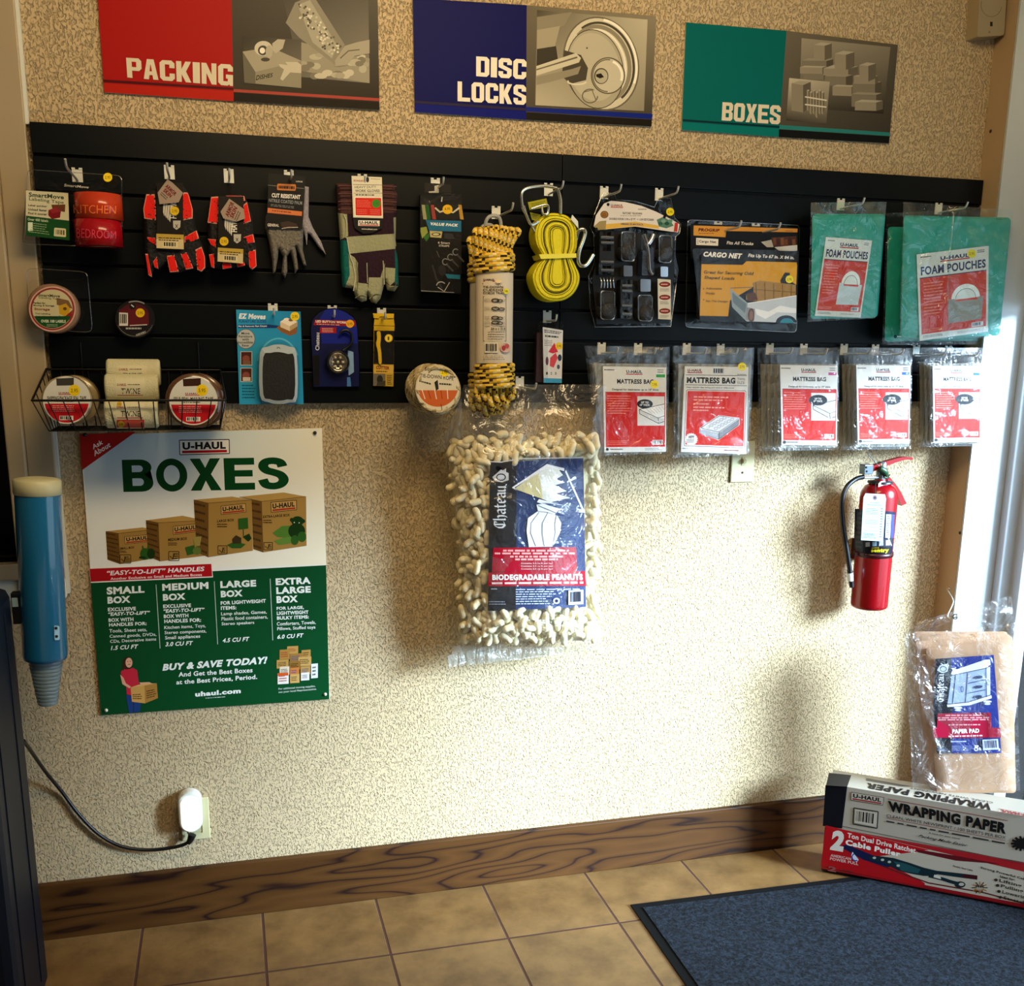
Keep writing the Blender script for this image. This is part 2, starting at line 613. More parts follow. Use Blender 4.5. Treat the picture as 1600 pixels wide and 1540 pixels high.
class Art:
    """Printed matter on a surface mp: shapes are given in photo pixels (or in a crop of the photo via xf)."""
    LAYER = 0.000012

    def __init__(s, mp, xf=(0, 0, 1), lift=0.0002):
        s.mp, s.xf, s.lift, s.mb = mp, xf, lift, MB()
        s.curved = isinstance(mp, Cyl)
        if not isinstance(mp, Plane):
            s.LAYER = 0.00013

    def crop(s, ox, oy, k):
        s.xf = (ox, oy, k)
        return s

    def P(s, p):
        return s.mp(s.xf[0] + p[0] * s.xf[2], s.xf[1] + p[1] * s.xf[2], s.lift)

    def up(s):
        s.lift += s.LAYER

    def poly(s, pts, col):
        col = lin(col)
        if s.curved:
            pts = [tuple(Vector(p)) for p in pts]
            dn = []
            for i in range(len(pts)):
                a, b = Vector(pts[i][:2]), Vector(pts[(i + 1) % len(pts)][:2])
                k = max(1, int((b - a).length * s.xf[2] / 3))
                dn += [a.lerp(b, j / k) for j in range(k)]
            x0, x1 = min(p.x for p in dn), max(p.x for p in dn)
            y0, y1 = min(p.y for p in dn), max(p.y for p in dn)
            st = 3 / s.xf[2]
            ext = []
            y = y0 + st / 2
            while y < y1:
                x = x0 + st / 2
                while x < x1:
                    ext.append(Vector((x, y)))
                    x += st
                y += st
            m = len(dn)
            V, _e, F, _a, _b, _c = delaunay_2d_cdt(dn + ext, [(i, (i + 1) % m) for i in range(m)], [], 0, 1e-4)
            F = [f for f in F if inside((V[f[0]] + V[f[1]] + V[f[2]]) / 3, dn)]
            s.mb.add([s.P(p) for p in V], [list(f) for f in F], 0, col)
        else:
            s.mb.add([s.P(p) for p in pts], [list(range(len(pts)))], 0, col)
        s.up()

    def rect(s, x0, y0, x1, y1, col):
        s.poly([(x0, y0), (x1, y0), (x1, y1), (x0, y1)], col)

    def grad(s, q, cols, n=8):
        """Quad tl, tr, br, bl with a printed colour at each corner."""
        q = [Vector(p) for p in q]
        cs = [Vector(lin(c)) for c in cols]

        def bl(a, u, v):
            return (a[0] * (1 - u) + a[1] * u) * (1 - v) + (a[3] * (1 - u) + a[2] * u) * v
        vs, fs, cc = [], [], []
        for j in range(n + 1):
            for i in range(n + 1):
                vs.append(s.P(bl(q, i / n, j / n)))
        for j in range(n):
            for i in range(n):
                fs.append((j * (n + 1) + i, j * (n + 1) + i + 1, (j + 1) * (n + 1) + i + 1, (j + 1) * (n + 1) + i))
                cc.append([tuple(bl(cs, a / n, b / n)) for a, b in ((i, j), (i + 1, j), (i + 1, j + 1), (i, j + 1))])
        s.mb.add(vs, fs, 0, cc)
        s.up()

    def ell(s, cx, cy, rx, ry, col, n=24, a0=0, a1=360, rot=0):
        c, d = math.cos(math.radians(rot)), math.sin(math.radians(rot))
        pts = []
        full = a1 - a0 >= 360
        for k in range(n if full else n + 1):
            a = math.radians(a0 + (a1 - a0) * k / n)
            x, y = rx * math.cos(a), ry * math.sin(a)
            pts.append((cx + x * c - y * d, cy + x * d + y * c))
        s.poly(pts, col)

    def ring(s, cx, cy, rx, ry, w, col, n=28, a0=0, a1=360, rot=0):
        c, d = math.cos(math.radians(rot)), math.sin(math.radians(rot))
        pts = []
        for k in range(n + 1):
            a = math.radians(a0 + (a1 - a0) * k / n)
            x, y = rx * math.cos(a), ry * math.sin(a)
            pts.append((cx + x * c - y * d, cy + x * d + y * c))
        s.line(pts, w, col)

    def line(s, pts, w, col):
        pts = [Vector(p) for p in pts]
        col = lin(col)
        L, R = [], []
        for i, p in enumerate(pts):
            t = (pts[min(i + 1, len(pts) - 1)] - pts[max(i - 1, 0)])
            t = t.normalized() if t.length > 1e-9 else Vector((1, 0))
            nn = Vector((-t.y, t.x)) * w / 2
            L.append(p + nn)
            R.append(p - nn)
        m = len(pts)
        s.mb.add([s.P(p) for p in L + R], [(i, i + 1, m + i + 1, m + i) for i in range(m - 1)], 0, col)
        s.up()

    @staticmethod
    def bil(q, x, y):
        q = [Vector(p) for p in q]
        return (q[0] * (1 - x) + q[1] * x) * (1 - y) + (q[3] * (1 - x) + q[2] * x) * y

    @staticmethod
    def Q(q):
        return [(q[0], q[1]), (q[2], q[1]), (q[2], q[3]), (q[0], q[3])] if not isinstance(q[0], (tuple, list, Vector)) else q

    def text(s, t, q, col, bold=0.02, italic=0.0):
        q = s.Q(q)
        v, f = glyphs(t, bold, italic)
        s.mb.add([s.P(s.bil(q, a, 1 - b)) for a, b in v], f, 0, lin(col))
        s.up()

    def block(s, t, q, col, hole, widths=None):
        q = s.Q(q)
        ws = [1.9 if ch == 'I' else (2.2 if ch == ' ' else 4.0) for ch in t]
        tot = sum(ws) + 0.45 * (len(t) - 1)
        x = 0
        for ch, w in zip(t, ws):
            if ch != ' ':
                for k, pl in enumerate(BLK[ch]):
                    c = col if k == 0 else hole
                    pp = [s.bil(q, (x + p[0] * w / 4) / tot, p[1] / 6) for p in pl]
                    if k == 0:
                        keep = s.lift
                        s.poly(pp, c)
                    else:
                        s.poly(pp, c)
            x += w + 0.45
        s.up()

    def heavy(s, t, q, col, holes):
        q = s.Q(q)
        tot = 4.45 * len(t) - .45
        for j, ch in enumerate(t):
            B = lambda p: s.bil(q, (j * 4.45 + p[0]) / tot, p[1] / 6)
            if ch == 'S':
                L = curve_pts(_S, 6)
                n = len(L)
                lo, hi = [], []
                for i, p in enumerate(L):
                    tg = (L[min(i + 1, n - 1)] - L[max(i - 1, 0)]).normalized()
                    w = .66
                    lo.append(B((p.x - tg.y * w, p.y + tg.x * w * .95)))
                    hi.append(B((p.x + tg.y * w, p.y - tg.x * w * .95)))
                s.mb.add([s.P(p) for p in lo + hi], [(i, i + 1, n + i + 1, n + i) for i in range(n - 1)], 0, lin(col))
                s.up()
            else:
                for k, pl in enumerate(HVY[ch]):
                    s.poly([B(p) for p in pl], col if k == 0 else holes[j])

    def greek(s, q, n, col, seed=1, fill=0.45, ragged=True):
        """Rows of print too small to read."""
        q = s.Q(q)
        r = random.Random(seed)
        c = lin(col)
        for i in range(n):
            y0 = (i + (1 - fill) / 2) / n
            y1 = (i + (1 + fill) / 2) / n
            x, end = 0.0, (r.uniform(.7, 1) if ragged else 1)
            while x < end:
                w = min(r.uniform(.04, .16), end - x)
                s.mb.add([s.P(s.bil(q, a, b)) for a, b in ((x, y0), (x + w, y0), (x + w, y1), (x, y1))], [(0, 1, 2, 3)], 0, c)
                x += w + .025
        s.up()

    def bars(s, q, seed=1, bg='f4f4f0', fg='101010', n=26, pad=.06):
        q = s.Q(q)
        s.poly(q, bg)
        r = random.Random(seed)
        x = pad
        c = lin(fg)
        while x < 1 - pad:
            w = r.choice((.5, 1, 1.6)) * (1 - 2 * pad) / n
            if x + w < 1 - pad:
                s.mb.add([s.P(s.bil(q, a, b)) for a, b in ((x, .1), (x + w, .1), (x + w, .82), (x, .82))], [(0, 1, 2, 3)], 0, c)
            x += w + r.choice((.5, .9)) * (1 - 2 * pad) / n
        s.up()

    def outline(s, q, w, col):
        q = [Vector(p) for p in s.Q(q)]
        for i in range(len(q)):
            s.line([q[i], q[(i + 1) % len(q)]], w, col)

    def logo(s, q, bg='ece9e2', fg='15151a', red='b01020', frame=True, bar=True):
        """The truck-hire firm's word mark with its bar."""
        q = s.Q(q)
        h = (Vector(q[3]) - Vector(q[0])).length
        if bg:
            s.poly(q, bg)
        if frame:
            s.outline(q, h * .06, fg)
        top, bot = .14, (.66 if bar else .86)

        def sub(x0, y0, x1, y1):
            return [s.bil(q, x0, y0), s.bil(q, x1, y0), s.bil(q, x1, y1), s.bil(q, x0, y1)]
        s.text('U-HAUL', sub(.06, top, .93, bot), fg, bold=.05)
        if bar:
            s.poly(sub(.05, .73, .95, .9), red)

    def dot(s, cx, cy, r, col='f2d21c', price='2.95'):
        s.ell(cx, cy, r, r, col, 20)
        s.text(price, (cx - r * .6, cy - r * .3, cx + r * .6, cy + r * .35), '5a4a10', .01)

    def build(s, name, parent=None, m=None):
        return s.mb.build(name, m or ink('printed_card'), parent)


def nib(art, strokes, q, pen=(.09, .07), col='ffffff'):
    """Broad-nib lettering: strokes in a unit box swept by a slanted pen edge."""
    c = lin(col)
    px, py = pen
    for st in strokes:
        for i in range(len(st) - 1):
            (ax, ay), (bx, by) = st[i], st[i + 1]
            pts = [(ax - px, ay + py), (ax + px, ay - py), (bx + px, by - py), (bx - px, by + py)]
            if abs((bx - ax) * -2 * py - (by - ay) * 2 * px) < 1e-4:
                continue
            art.mb.add([art.P(Art.bil(q, a, b)) for a, b in pts], [(0, 1, 2, 3)], 0, c)
    art.up()


GOTHIC = {  # strokes in a 1-high x-height box (y down, 0 = ascender, 1 = baseline)
    'C': ([[(.75, .12), (.35, .1), (.12, .4), (.12, .75), (.4, .98), (.75, .85)], [(.45, .1), (.45, .98)], [(.75, .1), (.7, .3)]], .85),
    'h': ([[(.12, .0), (.12, .95), (.2, 1)], [(.12, .5), (.4, .36), (.52, .5), (.52, .9), (.4, 1.12)]], .66),
    'a': ([[(.1, .45), (.35, .36), (.5, .46), (.5, .95), (.6, 1)], [(.5, .64), (.15, .7), (.1, .85), (.25, 1), (.5, .9)]], .66),
    't': ([[(.2, .12), (.2, .9), (.32, 1), (.45, .93)], [(.02, .4), (.45, .38)]], .5),
    'e': ([[(.12, .45), (.12, .88), (.3, 1), (.5, .9)], [(.12, .45), (.35, .36), (.5, .48), (.45, .64), (.15, .7)]], .6),
    'u': ([[(.1, .4), (.1, .9), (.22, 1), (.5, .88)], [(.5, .4), (.5, .95), (.6, 1)]], .66),
}


def gothic(art, word, q, col='ffffff'):
    """Blackletter word filling quad q (tl, tr, br, bl)."""
    tot = sum(GOTHIC[c][1] for c in word)
    x = 0
    for ch in word:
        st, w = GOTHIC[ch]
        sub = [Art.bil(q, x / tot, 0), Art.bil(q, (x + 1) / tot, 0), Art.bil(q, (x + 1) / tot, 1), Art.bil(q, x / tot, 1)]
        nib(art, st, sub, (.075, .05), col)
        x += w

# =================================================================== SETTING
def world_pos(N):
    return N.new('ShaderNodeNewGeometry').outputs['Position']


def stucco():
    m, N, L, b = node_mat('tan_stucco')
    P = world_pos(N)
    b.inputs['Roughness'].default_value = 0.62
    b.inputs['Specular IOR Level'].default_value = 0.32
    mp = N.new('ShaderNodeMapping')
    mp.inputs['Scale'].default_value = (1.0, 1.0, 0.62)
    L.new(P, mp.inputs['Vector'])
    n1 = N.new('ShaderNodeTexNoise')
    n1.inputs['Scale'].default_value = 205
    n1.inputs['Detail'].default_value = 3
    n1.inputs['Roughness'].default_value = 0.55
    n1.inputs['Distortion'].default_value = 0.6
    L.new(mp.outputs[0], n1.inputs['Vector'])
    r1 = N.new('ShaderNodeValToRGB')
    r1.color_ramp.elements[0].position = 0.34
    r1.color_ramp.elements[1].position = 0.50
    L.new(n1.outputs['Fac'], r1.inputs[0])
    n2 = N.new('ShaderNodeTexNoise')
    n2.inputs['Scale'].default_value = 2.2
    n2.inputs['Detail'].default_value = 3
    L.new(P, n2.inputs['Vector'])
    bp = N.new('ShaderNodeBump')
    bp.inputs['Strength'].default_value = 0.9
    bp.inputs['Distance'].default_value = 0.005
    L.new(r1.outputs[0], bp.inputs['Height'])
    L.new(bp.outputs[0], b.inputs['Normal'])
    mx = N.new('ShaderNodeMix')
    mx.data_type = 'RGBA'
    mx.inputs['A'].default_value = (*lin('c2aa82'), 1)
    mx.inputs['B'].default_value = (*lin('ccb58e'), 1)
    L.new(n2.outputs['Fac'], mx.inputs['Factor'])
    L.new(mx.outputs['Result'], b.inputs['Base Color'])
    return m


def tiles():
    m, N, L, b = node_mat('tan_floor_tile')
    P = world_pos(N)
    sx = N.new('ShaderNodeSeparateXYZ')
    L.new(P, sx.inputs[0])

    def M(op, a, v=None, w=None):
        n = N.new('ShaderNodeMath')
        n.operation = op
        for i, x in enumerate((a, v, w)):
            if x is None:
                continue
            if isinstance(x, (int, float)):
                n.inputs[i].default_value = x
            else:
                L.new(x, n.inputs[i])
        return n.outputs[0]
    T = 0.305

    def edge(c, o):
        q = M('ADD', M('MULTIPLY', c, 1 / T), -o / T + 100)
        f = M('FRACT', q)
        return M('MINIMUM', f, M('SUBTRACT', 1.0, f)), M('FLOOR', q)
    ex, ix = edge(sx.outputs[0], 0.463)
    ey, iy = edge(sx.outputs[1], -0.2957)
    e = M('MINIMUM', ex, ey)
    grout = N.new('ShaderNodeMapRange')
    grout.inputs['From Min'].default_value = 0.0075
    grout.inputs['From Max'].default_value = 0.0135
    L.new(e, grout.inputs['Value'])
    wn = N.new('ShaderNodeTexWhiteNoise')
    cb = N.new('ShaderNodeCombineXYZ')
    L.new(ix, cb.inputs[0])
    L.new(iy, cb.inputs[1])
    L.new(cb.outputs[0], wn.inputs['Vector'])
    n1 = N.new('ShaderNodeTexNoise')
    n1.inputs['Scale'].default_value = 9
    n1.inputs['Detail'].default_value = 9
    n1.inputs['Roughness'].default_value = 0.68
    ad = N.new('ShaderNodeVectorMath')
    ad.operation = 'MULTIPLY_ADD'
    ad.inputs[1].default_value = (5, 5, 5)
    L.new(wn.outputs['Color'], ad.inputs[0])
    L.new(P, ad.inputs[2])
    L.new(ad.outputs[0], n1.inputs['Vector'])
    rp = N.new('ShaderNodeValToRGB')
    rp.color_ramp.elements[0].position = 0.3
    rp.color_ramp.elements[0].color = (*lin('614626'), 1)
    rp.color_ramp.elements[1].position = 0.72
    rp.color_ramp.elements[1].color = (*lin('8f6d40'), 1)
    L.new(n1.outputs['Fac'], rp.inputs[0])
    mx = N.new('ShaderNodeMix')
    mx.data_type = 'RGBA'
    mx.inputs['A'].default_value = (*lin('4a2c1e'), 1)
    L.new(grout.outputs[0], mx.inputs['Factor'])
    L.new(rp.outputs[0], mx.inputs['B'])
    L.new(mx.outputs['Result'], b.inputs['Base Color'])
    rr = N.new('ShaderNodeMapRange')
    rr.inputs['To Min'].default_value = 0.9
    rr.inputs['To Max'].default_value = 0.42
    L.new(grout.outputs[0], rr.inputs['Value'])
    L.new(rr.outputs[0], b.inputs['Roughness'])
    bp = N.new('ShaderNodeBump')
    bp.inputs['Strength'].default_value = 0.5
    bp.inputs['Distance'].default_value = 0.003
    L.new(grout.outputs[0], bp.inputs['Height'])
    L.new(bp.outputs[0], b.inputs['Normal'])
    return m


def walnut():
    m, N, L, b = node_mat('dark_oak')
    P = world_pos(N)
    mp = N.new('ShaderNodeMapping')
    mp.inputs['Scale'].default_value = (1.0, 1.0, 7.0)
    L.new(P, mp.inputs['Vector'])
    nz = N.new('ShaderNodeTexNoise')
    nz.inputs['Scale'].default_value = 1.1
    nz.inputs['Detail'].default_value = 2.5
    nz.inputs['Roughness'].default_value = 0.42
    L.new(mp.outputs[0], nz.inputs['Vector'])
    # closed rings of the noise field read as cathedral grain
    ml = N.new('ShaderNodeMath')
    ml.operation = 'MULTIPLY'
    ml.inputs[1].default_value = 12
    L.new(nz.outputs['Fac'], ml.inputs[0])
    fr = N.new('ShaderNodeMath')
    fr.operation = 'PINGPONG'
    fr.inputs[1].default_value = 0.5
    L.new(ml.outputs[0], fr.inputs[0])
    rp = N.new('ShaderNodeValToRGB')
    rp.color_ramp.elements[0].position = 0.0
    rp.color_ramp.elements[0].color = (*lin('1c0805'), 1)
    rp.color_ramp.elements[1].position = 0.12
    rp.color_ramp.elements[1].color = (*lin('46290b'), 1)
    e = rp.color_ramp.elements.new(0.5)
    e.color = (*lin('523211'), 1)
    L.new(fr.outputs[0], rp.inputs[0])
    fine = N.new('ShaderNodeTexNoise')
    fine.inputs['Scale'].default_value = 26
    fine.inputs['Detail'].default_value = 4
    mp2 = N.new('ShaderNodeMapping')
    mp2.inputs['Scale'].default_value = (0.5, 1, 10)
    L.new(P, mp2.inputs['Vector'])
    L.new(mp2.outputs[0], fine.inputs['Vector'])
    mx = N.new('ShaderNodeMix')
    mx.data_type = 'RGBA'
    mx.blend_type = 'MULTIPLY'
    mx.inputs['Factor'].default_value = 0.35
    L.new(rp.outputs[0], mx.inputs['A'])
    L.new(fine.outputs['Color'], mx.inputs['B'])
    gm = N.new('ShaderNodeMix')
    gm.data_type = 'RGBA'
    gm.inputs['Factor'].default_value = 0.6
    L.new(mx.outputs['Result'], gm.inputs['A'])
    L.new(rp.outputs[0], gm.inputs['B'])
    L.new(gm.outputs['Result'], b.inputs['Base Color'])
    b.inputs['Roughness'].default_value = 0.5
    b.inputs['Specular IOR Level'].default_value = 0.25
    return m


STUCCO = stucco()
OAK = walnut()
WH = 3.05
XR = 2.797            # inner face of the right-hand return wall
w = MB()
w.box((0.30, 0, 0), (XR + 0.2, 0.12, WH))
w.box((-1.6, 0, 0), (0.30, 0.12, 0.93))
tag(w.build('wall_back', STUCCO), 'tan stuccoed back wall', kind='structure')
w = MB()
w.box((XR, -0.078, 0), (XR + 0.22, -0.0005, WH))
tag(w.build('wall_right', mat('return_paint', 'a9906e', .6, bump=.15, scale=90)), 'narrow tan return wall beside the storefront', kind='structure')
f = MB()
f.box((-2.0, -4.2, -0.06), (XR + 0.22, 0.12, 0.0))
tag(f.build('floor', tiles()), 'tan square tile floor with dark grout', kind='structure')
f = MB()
f.box((-2.0, -4.2, 2.78), (XR + 0.22, 0.12, 2.84))
tag(f.build('ceiling', mat('white_ceiling', 'cfc8b8', .8)), 'flat pale ceiling', kind='structure')
b_ = MB()
b_.box((-0.6, -0.018, 0.0), (XR - 0.001, -0.0005, 0.1545), bev=0.003)
tag(b_.build('baseboard_back', OAK), 'dark oak baseboard along the back wall', kind='structure')

# storefront frame on the right: jamb lining, posts, added sun stops and glass
ALU = mat('anodised_aluminium', 'c4ccd2', .34, .35, coat=.1)
j = MB()
j.box((XR + 0.001, -0.086, 0.0), (XR + 0.17, -0.079, WH))
j.box((XR + 0.125, -0.112, 0.0), (XR + 0.17, -0.086, WH), bev=.003)
j.box((XR + 0.165, -0.15, 0.0), (XR + 0.21, -0.079, WH), bev=.003)
j.box((XR + 0.12, -1.8, 1.62), (XR + 0.21, -0.112, 2.80), bev=.003)  # added header, its height set to cut off the top of the sunlight
j.box((XR + 0.12, -1.8, 0.0), (XR + 0.21, -0.112, 0.10), bev=.003)
j.box((XR + 0.12, -4.2, 0.0), (XR + 0.21, -1.8, WH), bev=.003)  # unseen solid panel, added so the sunlight fades along the wall
tag(j.build('window_frame_right', ALU), 'pale aluminium storefront jamb at the room corner with added sun stops', kind='structure')
pane_m = film('window_glass', clear=.97, bump=0.0, rough=.02)
g = MB()
g.box((XR + 0.168, -1.8, 0.10), (XR + 0.174, -0.15, 1.62))
tag(g.build('window_2', pane_m), 'clear storefront glass at the room corner', kind='structure')

# window at the far left: casing, sill, dark glass
TRIM = mat('tan_trim_paint', 'a8977a', .45, vary=.06, scale=8)
c = MB()
c.box((0.291, -0.020, 0.905), (0.351, -0.0005, WH), bev=.003)
c.box((0.252, -0.034, 0.905), (0.291, -0.0005, WH), bev=.004)
c.box((-1.2, -0.034, 0.945), (0.291, -0.0005, 0.985), bev=.004)
tag(c.build('trim_1', TRIM), 'painted casing around the dark window', kind='structure')
c = MB()
c.box((0.351, -0.014, 0.905), (0.358, -0.0005, 1.36))
c.box((0.351, -0.014, 1.95), (0.358, -0.0005, WH))
c.box((-1.2, -0.024, 0.895), (0.351, -0.0005, 0.945), bev=.004)
tag(c.build('trim_2', mat('white_trim_paint', 'd9dcd4', .4)), 'white edge strip beside the window casing', kind='structure')
g = MB()
g.box((-1.2, 0.03, 0.93), (0.30, 0.04, WH))
tag(g.build('window_1', mat('dark_window_glass', '020304', .08, spec=.35)), 'dark window glass beyond the casing', kind='structure')  # darkness of the unlit room beyond is put into the glass colour

# =================================================================== SLATWALL
BLACK_LAM = mat('black_laminate', '02070b', .38, spec=.18)
for x0, x1, lab in ((0.360, 1.571, 'black slatwall panel reaching to the wire basket and gloves'),
                    (1.573, 2.794, 'black slatwall panel behind the foam pouches and mattress bags')):
    m = MB()
    zt, zb, n = 1.9545, 1.352, 8
    h = (zt - zb) / n
    m.box((x0, -0.010, zb), (x1, -0.0006, zt))
    edges = [zt, 1.884] + [1.884 - 0.0762 * k for k in range(1, 7)] + [zb]
    for k in range(len(edges) - 1):
        hi, lo = edges[k], edges[k + 1]
        m.box((x0, -0.020, lo + (0.0075 if k < len(edges) - 2 else 0)), (x1, -0.0098, hi), bev=.0012)
    tag(m.build('slatwall', BLACK_LAM), lab, 'display panel', 'black slatwall boards')


# =================================================================== SIGNS
def sign(label, corners, paint):
    y = 0.0065
    a = Art(front(y))
    paint(a)
    base = MB()
    pts = [at(u, v, -y) for u, v in corners]
    base.prism(pts, (0, y - 0.0008, 0))
    o = base.build('category_sign', mat('sign_board', 'b9b4a6', .5))
    tag(o, label, 'sign', 'category signs above the slatwall')
    pr = a.build('printed_face', o, ink('sign_print', .45, spec=.07))
    return o


def sign_packing(a):
    a.poly([(150, -40), (362, -25), (365, 158), (163, 144)], 'a51410')
    a.grad([(361, -25), (590, -8), (593, 172), (365, 158)], ['4a453c', '5a564c', '2a251c', '3a352a'])
    a.poly([(161, 124), (365, 137), (365, 141), (161.5, 128.5)], '4a0d14')
    a.poly([(161.5, 130), (365, 143), (365, 158), (163, 144)], 'b22012')
    a.poly([(365, 144), (593, 160), (593, 172), (365, 158)], '211c16')
    a.poly([(365, 139), (593, 153.5), (593, 158), (365, 143.5)], 'a8453c')
    # picture of a wrapped vase in bubble sheet
    a.crop(0, 0, .3875)
    a.grad([(1130, -60), (1485, -20), (1490, 335), (1212, 310)], ['4a463e', '5c584e', '8a8478', '6a655a'])
    a.poly([(1212, 170), (1490, 235), (1490, 335), (1212, 285)], '98927f')
    r = random.Random(3)
    for k in range(26):
        a.ell(1215 + r.random() * 250, 215 + r.random() * 95, 14 + r.random() * 14, 9 + r.random() * 8, r.choice(['b3ad98', 'a59f8c', '7d7767', 'c4bda8']), 10)
    a.poly([(1190, 10), (1262, -20), (1390, 180), (1352, 262), (1205, 150), (1152, 92)], '8d8878')
    a.poly([(1200, 20), (1250, 0), (1360, 185), (1338, 235), (1260, 170)], 'a7a28f')
    for k in range(90):
        t = r.random()
        a.ell(1205 + 150 * t + r.uniform(-28, 30), 25 + 185 * t + r.uniform(-22, 22), 5, 5, r.choice(['d9d4c2', '6d6858', 'c2bca8', '59554a']), 7)
    a.poly([(1350, 245), (1390, 185), (1440, 170), (1490, 160), (1490, 215), (1430, 225), (1400, 262), (1352, 268)], 'a59e8c')
    a.line([(1372, 235), (1405, 205), (1450, 200)], 5, '6a6456')
    # picture of a hand writing on a carton
    a.grad([(978, 145), (1215, 160), (1215, 355), (985, 335)], ['3c382f', '58534a', '7a7464', '5a5548'])
    a.poly([(978, 208), (1090, 190), (1215, 245), (1215, 355), (1030, 337), (1022, 292)], '8f8975')
    a.poly([(978, 208), (1090, 190), (1215, 245), (1030, 290)], 'a39c88')
    a.poly([(978, 208), (1030, 290), (1030, 338), (985, 330)], '6b6557')
    a.text('DISHES', [(1032, 304), (1100, 294), (1100, 310), (1032, 324)], '2a261f', .02, .2)
    a.ell(1062, 195, 36, 30, 'c9c3b2')
    a.ell(1060, 203, 20, 20, '4a463c')
    a.ell(1058, 204, 11, 12, 'ece7d8')
    a.ell(1085, 208, 14, 26, 'b0a995')
    a.ell(1070, 240, 18, 8, '4c473c')
    a.poly([(1098, 175), (1120, 158), (1150, 160), (1140, 195), (1112, 215), (1098, 200)], 'b5ae9b')
    a.poly([(1125, 258), (1160, 262), (1150, 250), (1200, 250), (1215, 262), (1215, 295), (1170, 292), (1140, 325), (1130, 318), (1145, 280), (1128, 268)], 'c3bca8')
    a.crop(0, 0, 1)
    a.block('PACKING', [(197, 90), (364, 101), (364, 134.5), (199, 121)], 'd9cdb4', 'a51410')


def sign_locks(a):
    a.poly([(645, -3), (823, 8), (822, 187), (648, 175)], '050a52')
    a.grad([(823, 8), (1025, 25), (1018, 197.5), (822, 187)], ['6a6250', '8a806a', '3a3428', '4a4438'])
    a.poly([(648, 157), (822, 169), (822, 173), (648, 161)], '2a2440')
    a.poly([(648, 162), (822, 174), (822, 187), (648, 175)], '0a1470')
    a.poly([(822, 175), (1018.5, 187), (1018, 197.5), (822, 187)], '1c1813')
    a.poly([(822, 167), (1019.5, 178), (1018.8, 186), (822, 174)], '14247c')
    a.crop(600, 0, .3125)
    a.grad([(765, 50), (1318, 98), (1300, 555), (757, 525)], ['4a4436', 'c0b79c', '8d8570', 'b7ae95'])
    a.poly([(765, 85), (940, 60), (900, 130), (765, 160)], '8a826d')
    a.poly([(765, 150), (880, 130), (850, 250), (765, 265)], 'a39a82')
    a.poly([(765, 245), (860, 230), (870, 300), (762, 330)], '3d382d')
    # shackle ring and disc body
    a.ell(1085, 318, 188, 238, '6c6552', 48, rot=-14)
    a.ell(1085, 318, 180, 230, 'cfc7ae', 48, rot=-14)
    a.ring(1092, 312, 168, 218, 12, 'f4eedb', a0=-70, a1=40, rot=-14)
    a.ring(1088, 316, 158, 205, 12, '4b4537', a0=-110, a1=70, rot=-14)
    a.ring(1080, 320, 145, 190, 20, '8c846e', a0=-120, a1=90, rot=-14)
    a.ring(1075, 322, 130, 176, 10, 'ece5cf', a0=-110, a1=80, rot=-14)
    a.ell(1055, 345, 142, 200, '3f3a2e', 40, rot=-10)
    a.ell(1055, 345, 138, 196, 'aaa28a', 40, rot=-10)
    a.ell(1050, 335, 126, 172, 'b9b199', 40, rot=-10)
    a.poly([(900, 250), (985, 275), (1020, 340), (1010, 400), (930, 420), (890, 380)], '4a4436')
    a.poly([(762, 330), (960, 265), (985, 290), (975, 312), (762, 378)], 'cac2a8')
    a.poly([(762, 345), (965, 282), (968, 290), (762, 352)], '6a6350')
    a.poly([(762, 385), (940, 345), (985, 330), (970, 370), (830, 410), (762, 425)], '8f8771')
    a.ring(965, 408, 45, 14, 8, 'd8d0b8', a0=0, a1=200)
    a.ell(1120, 378, 86, 92, '5c5543', 36)
    a.ell(1120, 378, 80, 86, 'c4bca4', 36)
    a.ring(1118, 378, 74, 80, 6, '6e6753', a0=90, a1=280)
    a.ring(1120, 378, 70, 74, 12, 'f2ecd8', a0=-70, a1=20)
    a.ell(1086, 380, 36, 40, '4a4436', 24)
    a.ell(1087, 381, 31, 35, 'b3ab92', 24)
    a.poly([(1060, 372), (1085, 366), (1100, 385), (1080, 392), (1062, 384)], '26221a')
    a.ring(1030, 480, 38, 34, 6, '6c6552', a0=0, a1=300)
    a.line([(1000, 460), (1040, 450), (1060, 500)], 5, '6c6552')
    a.ell(1015, 240, 5, 5, '5c5543', 8)
    a.crop(0, 0, 1)
    a.block('DISC', [(744, 88), (823, 93), (822, 124), (744, 119)], 'efe6d2', '050a52')
    a.block('LOCKS', [(715, 127), (822, 133), (822, 164), (715, 158)], 'efe6d2', '050a52')


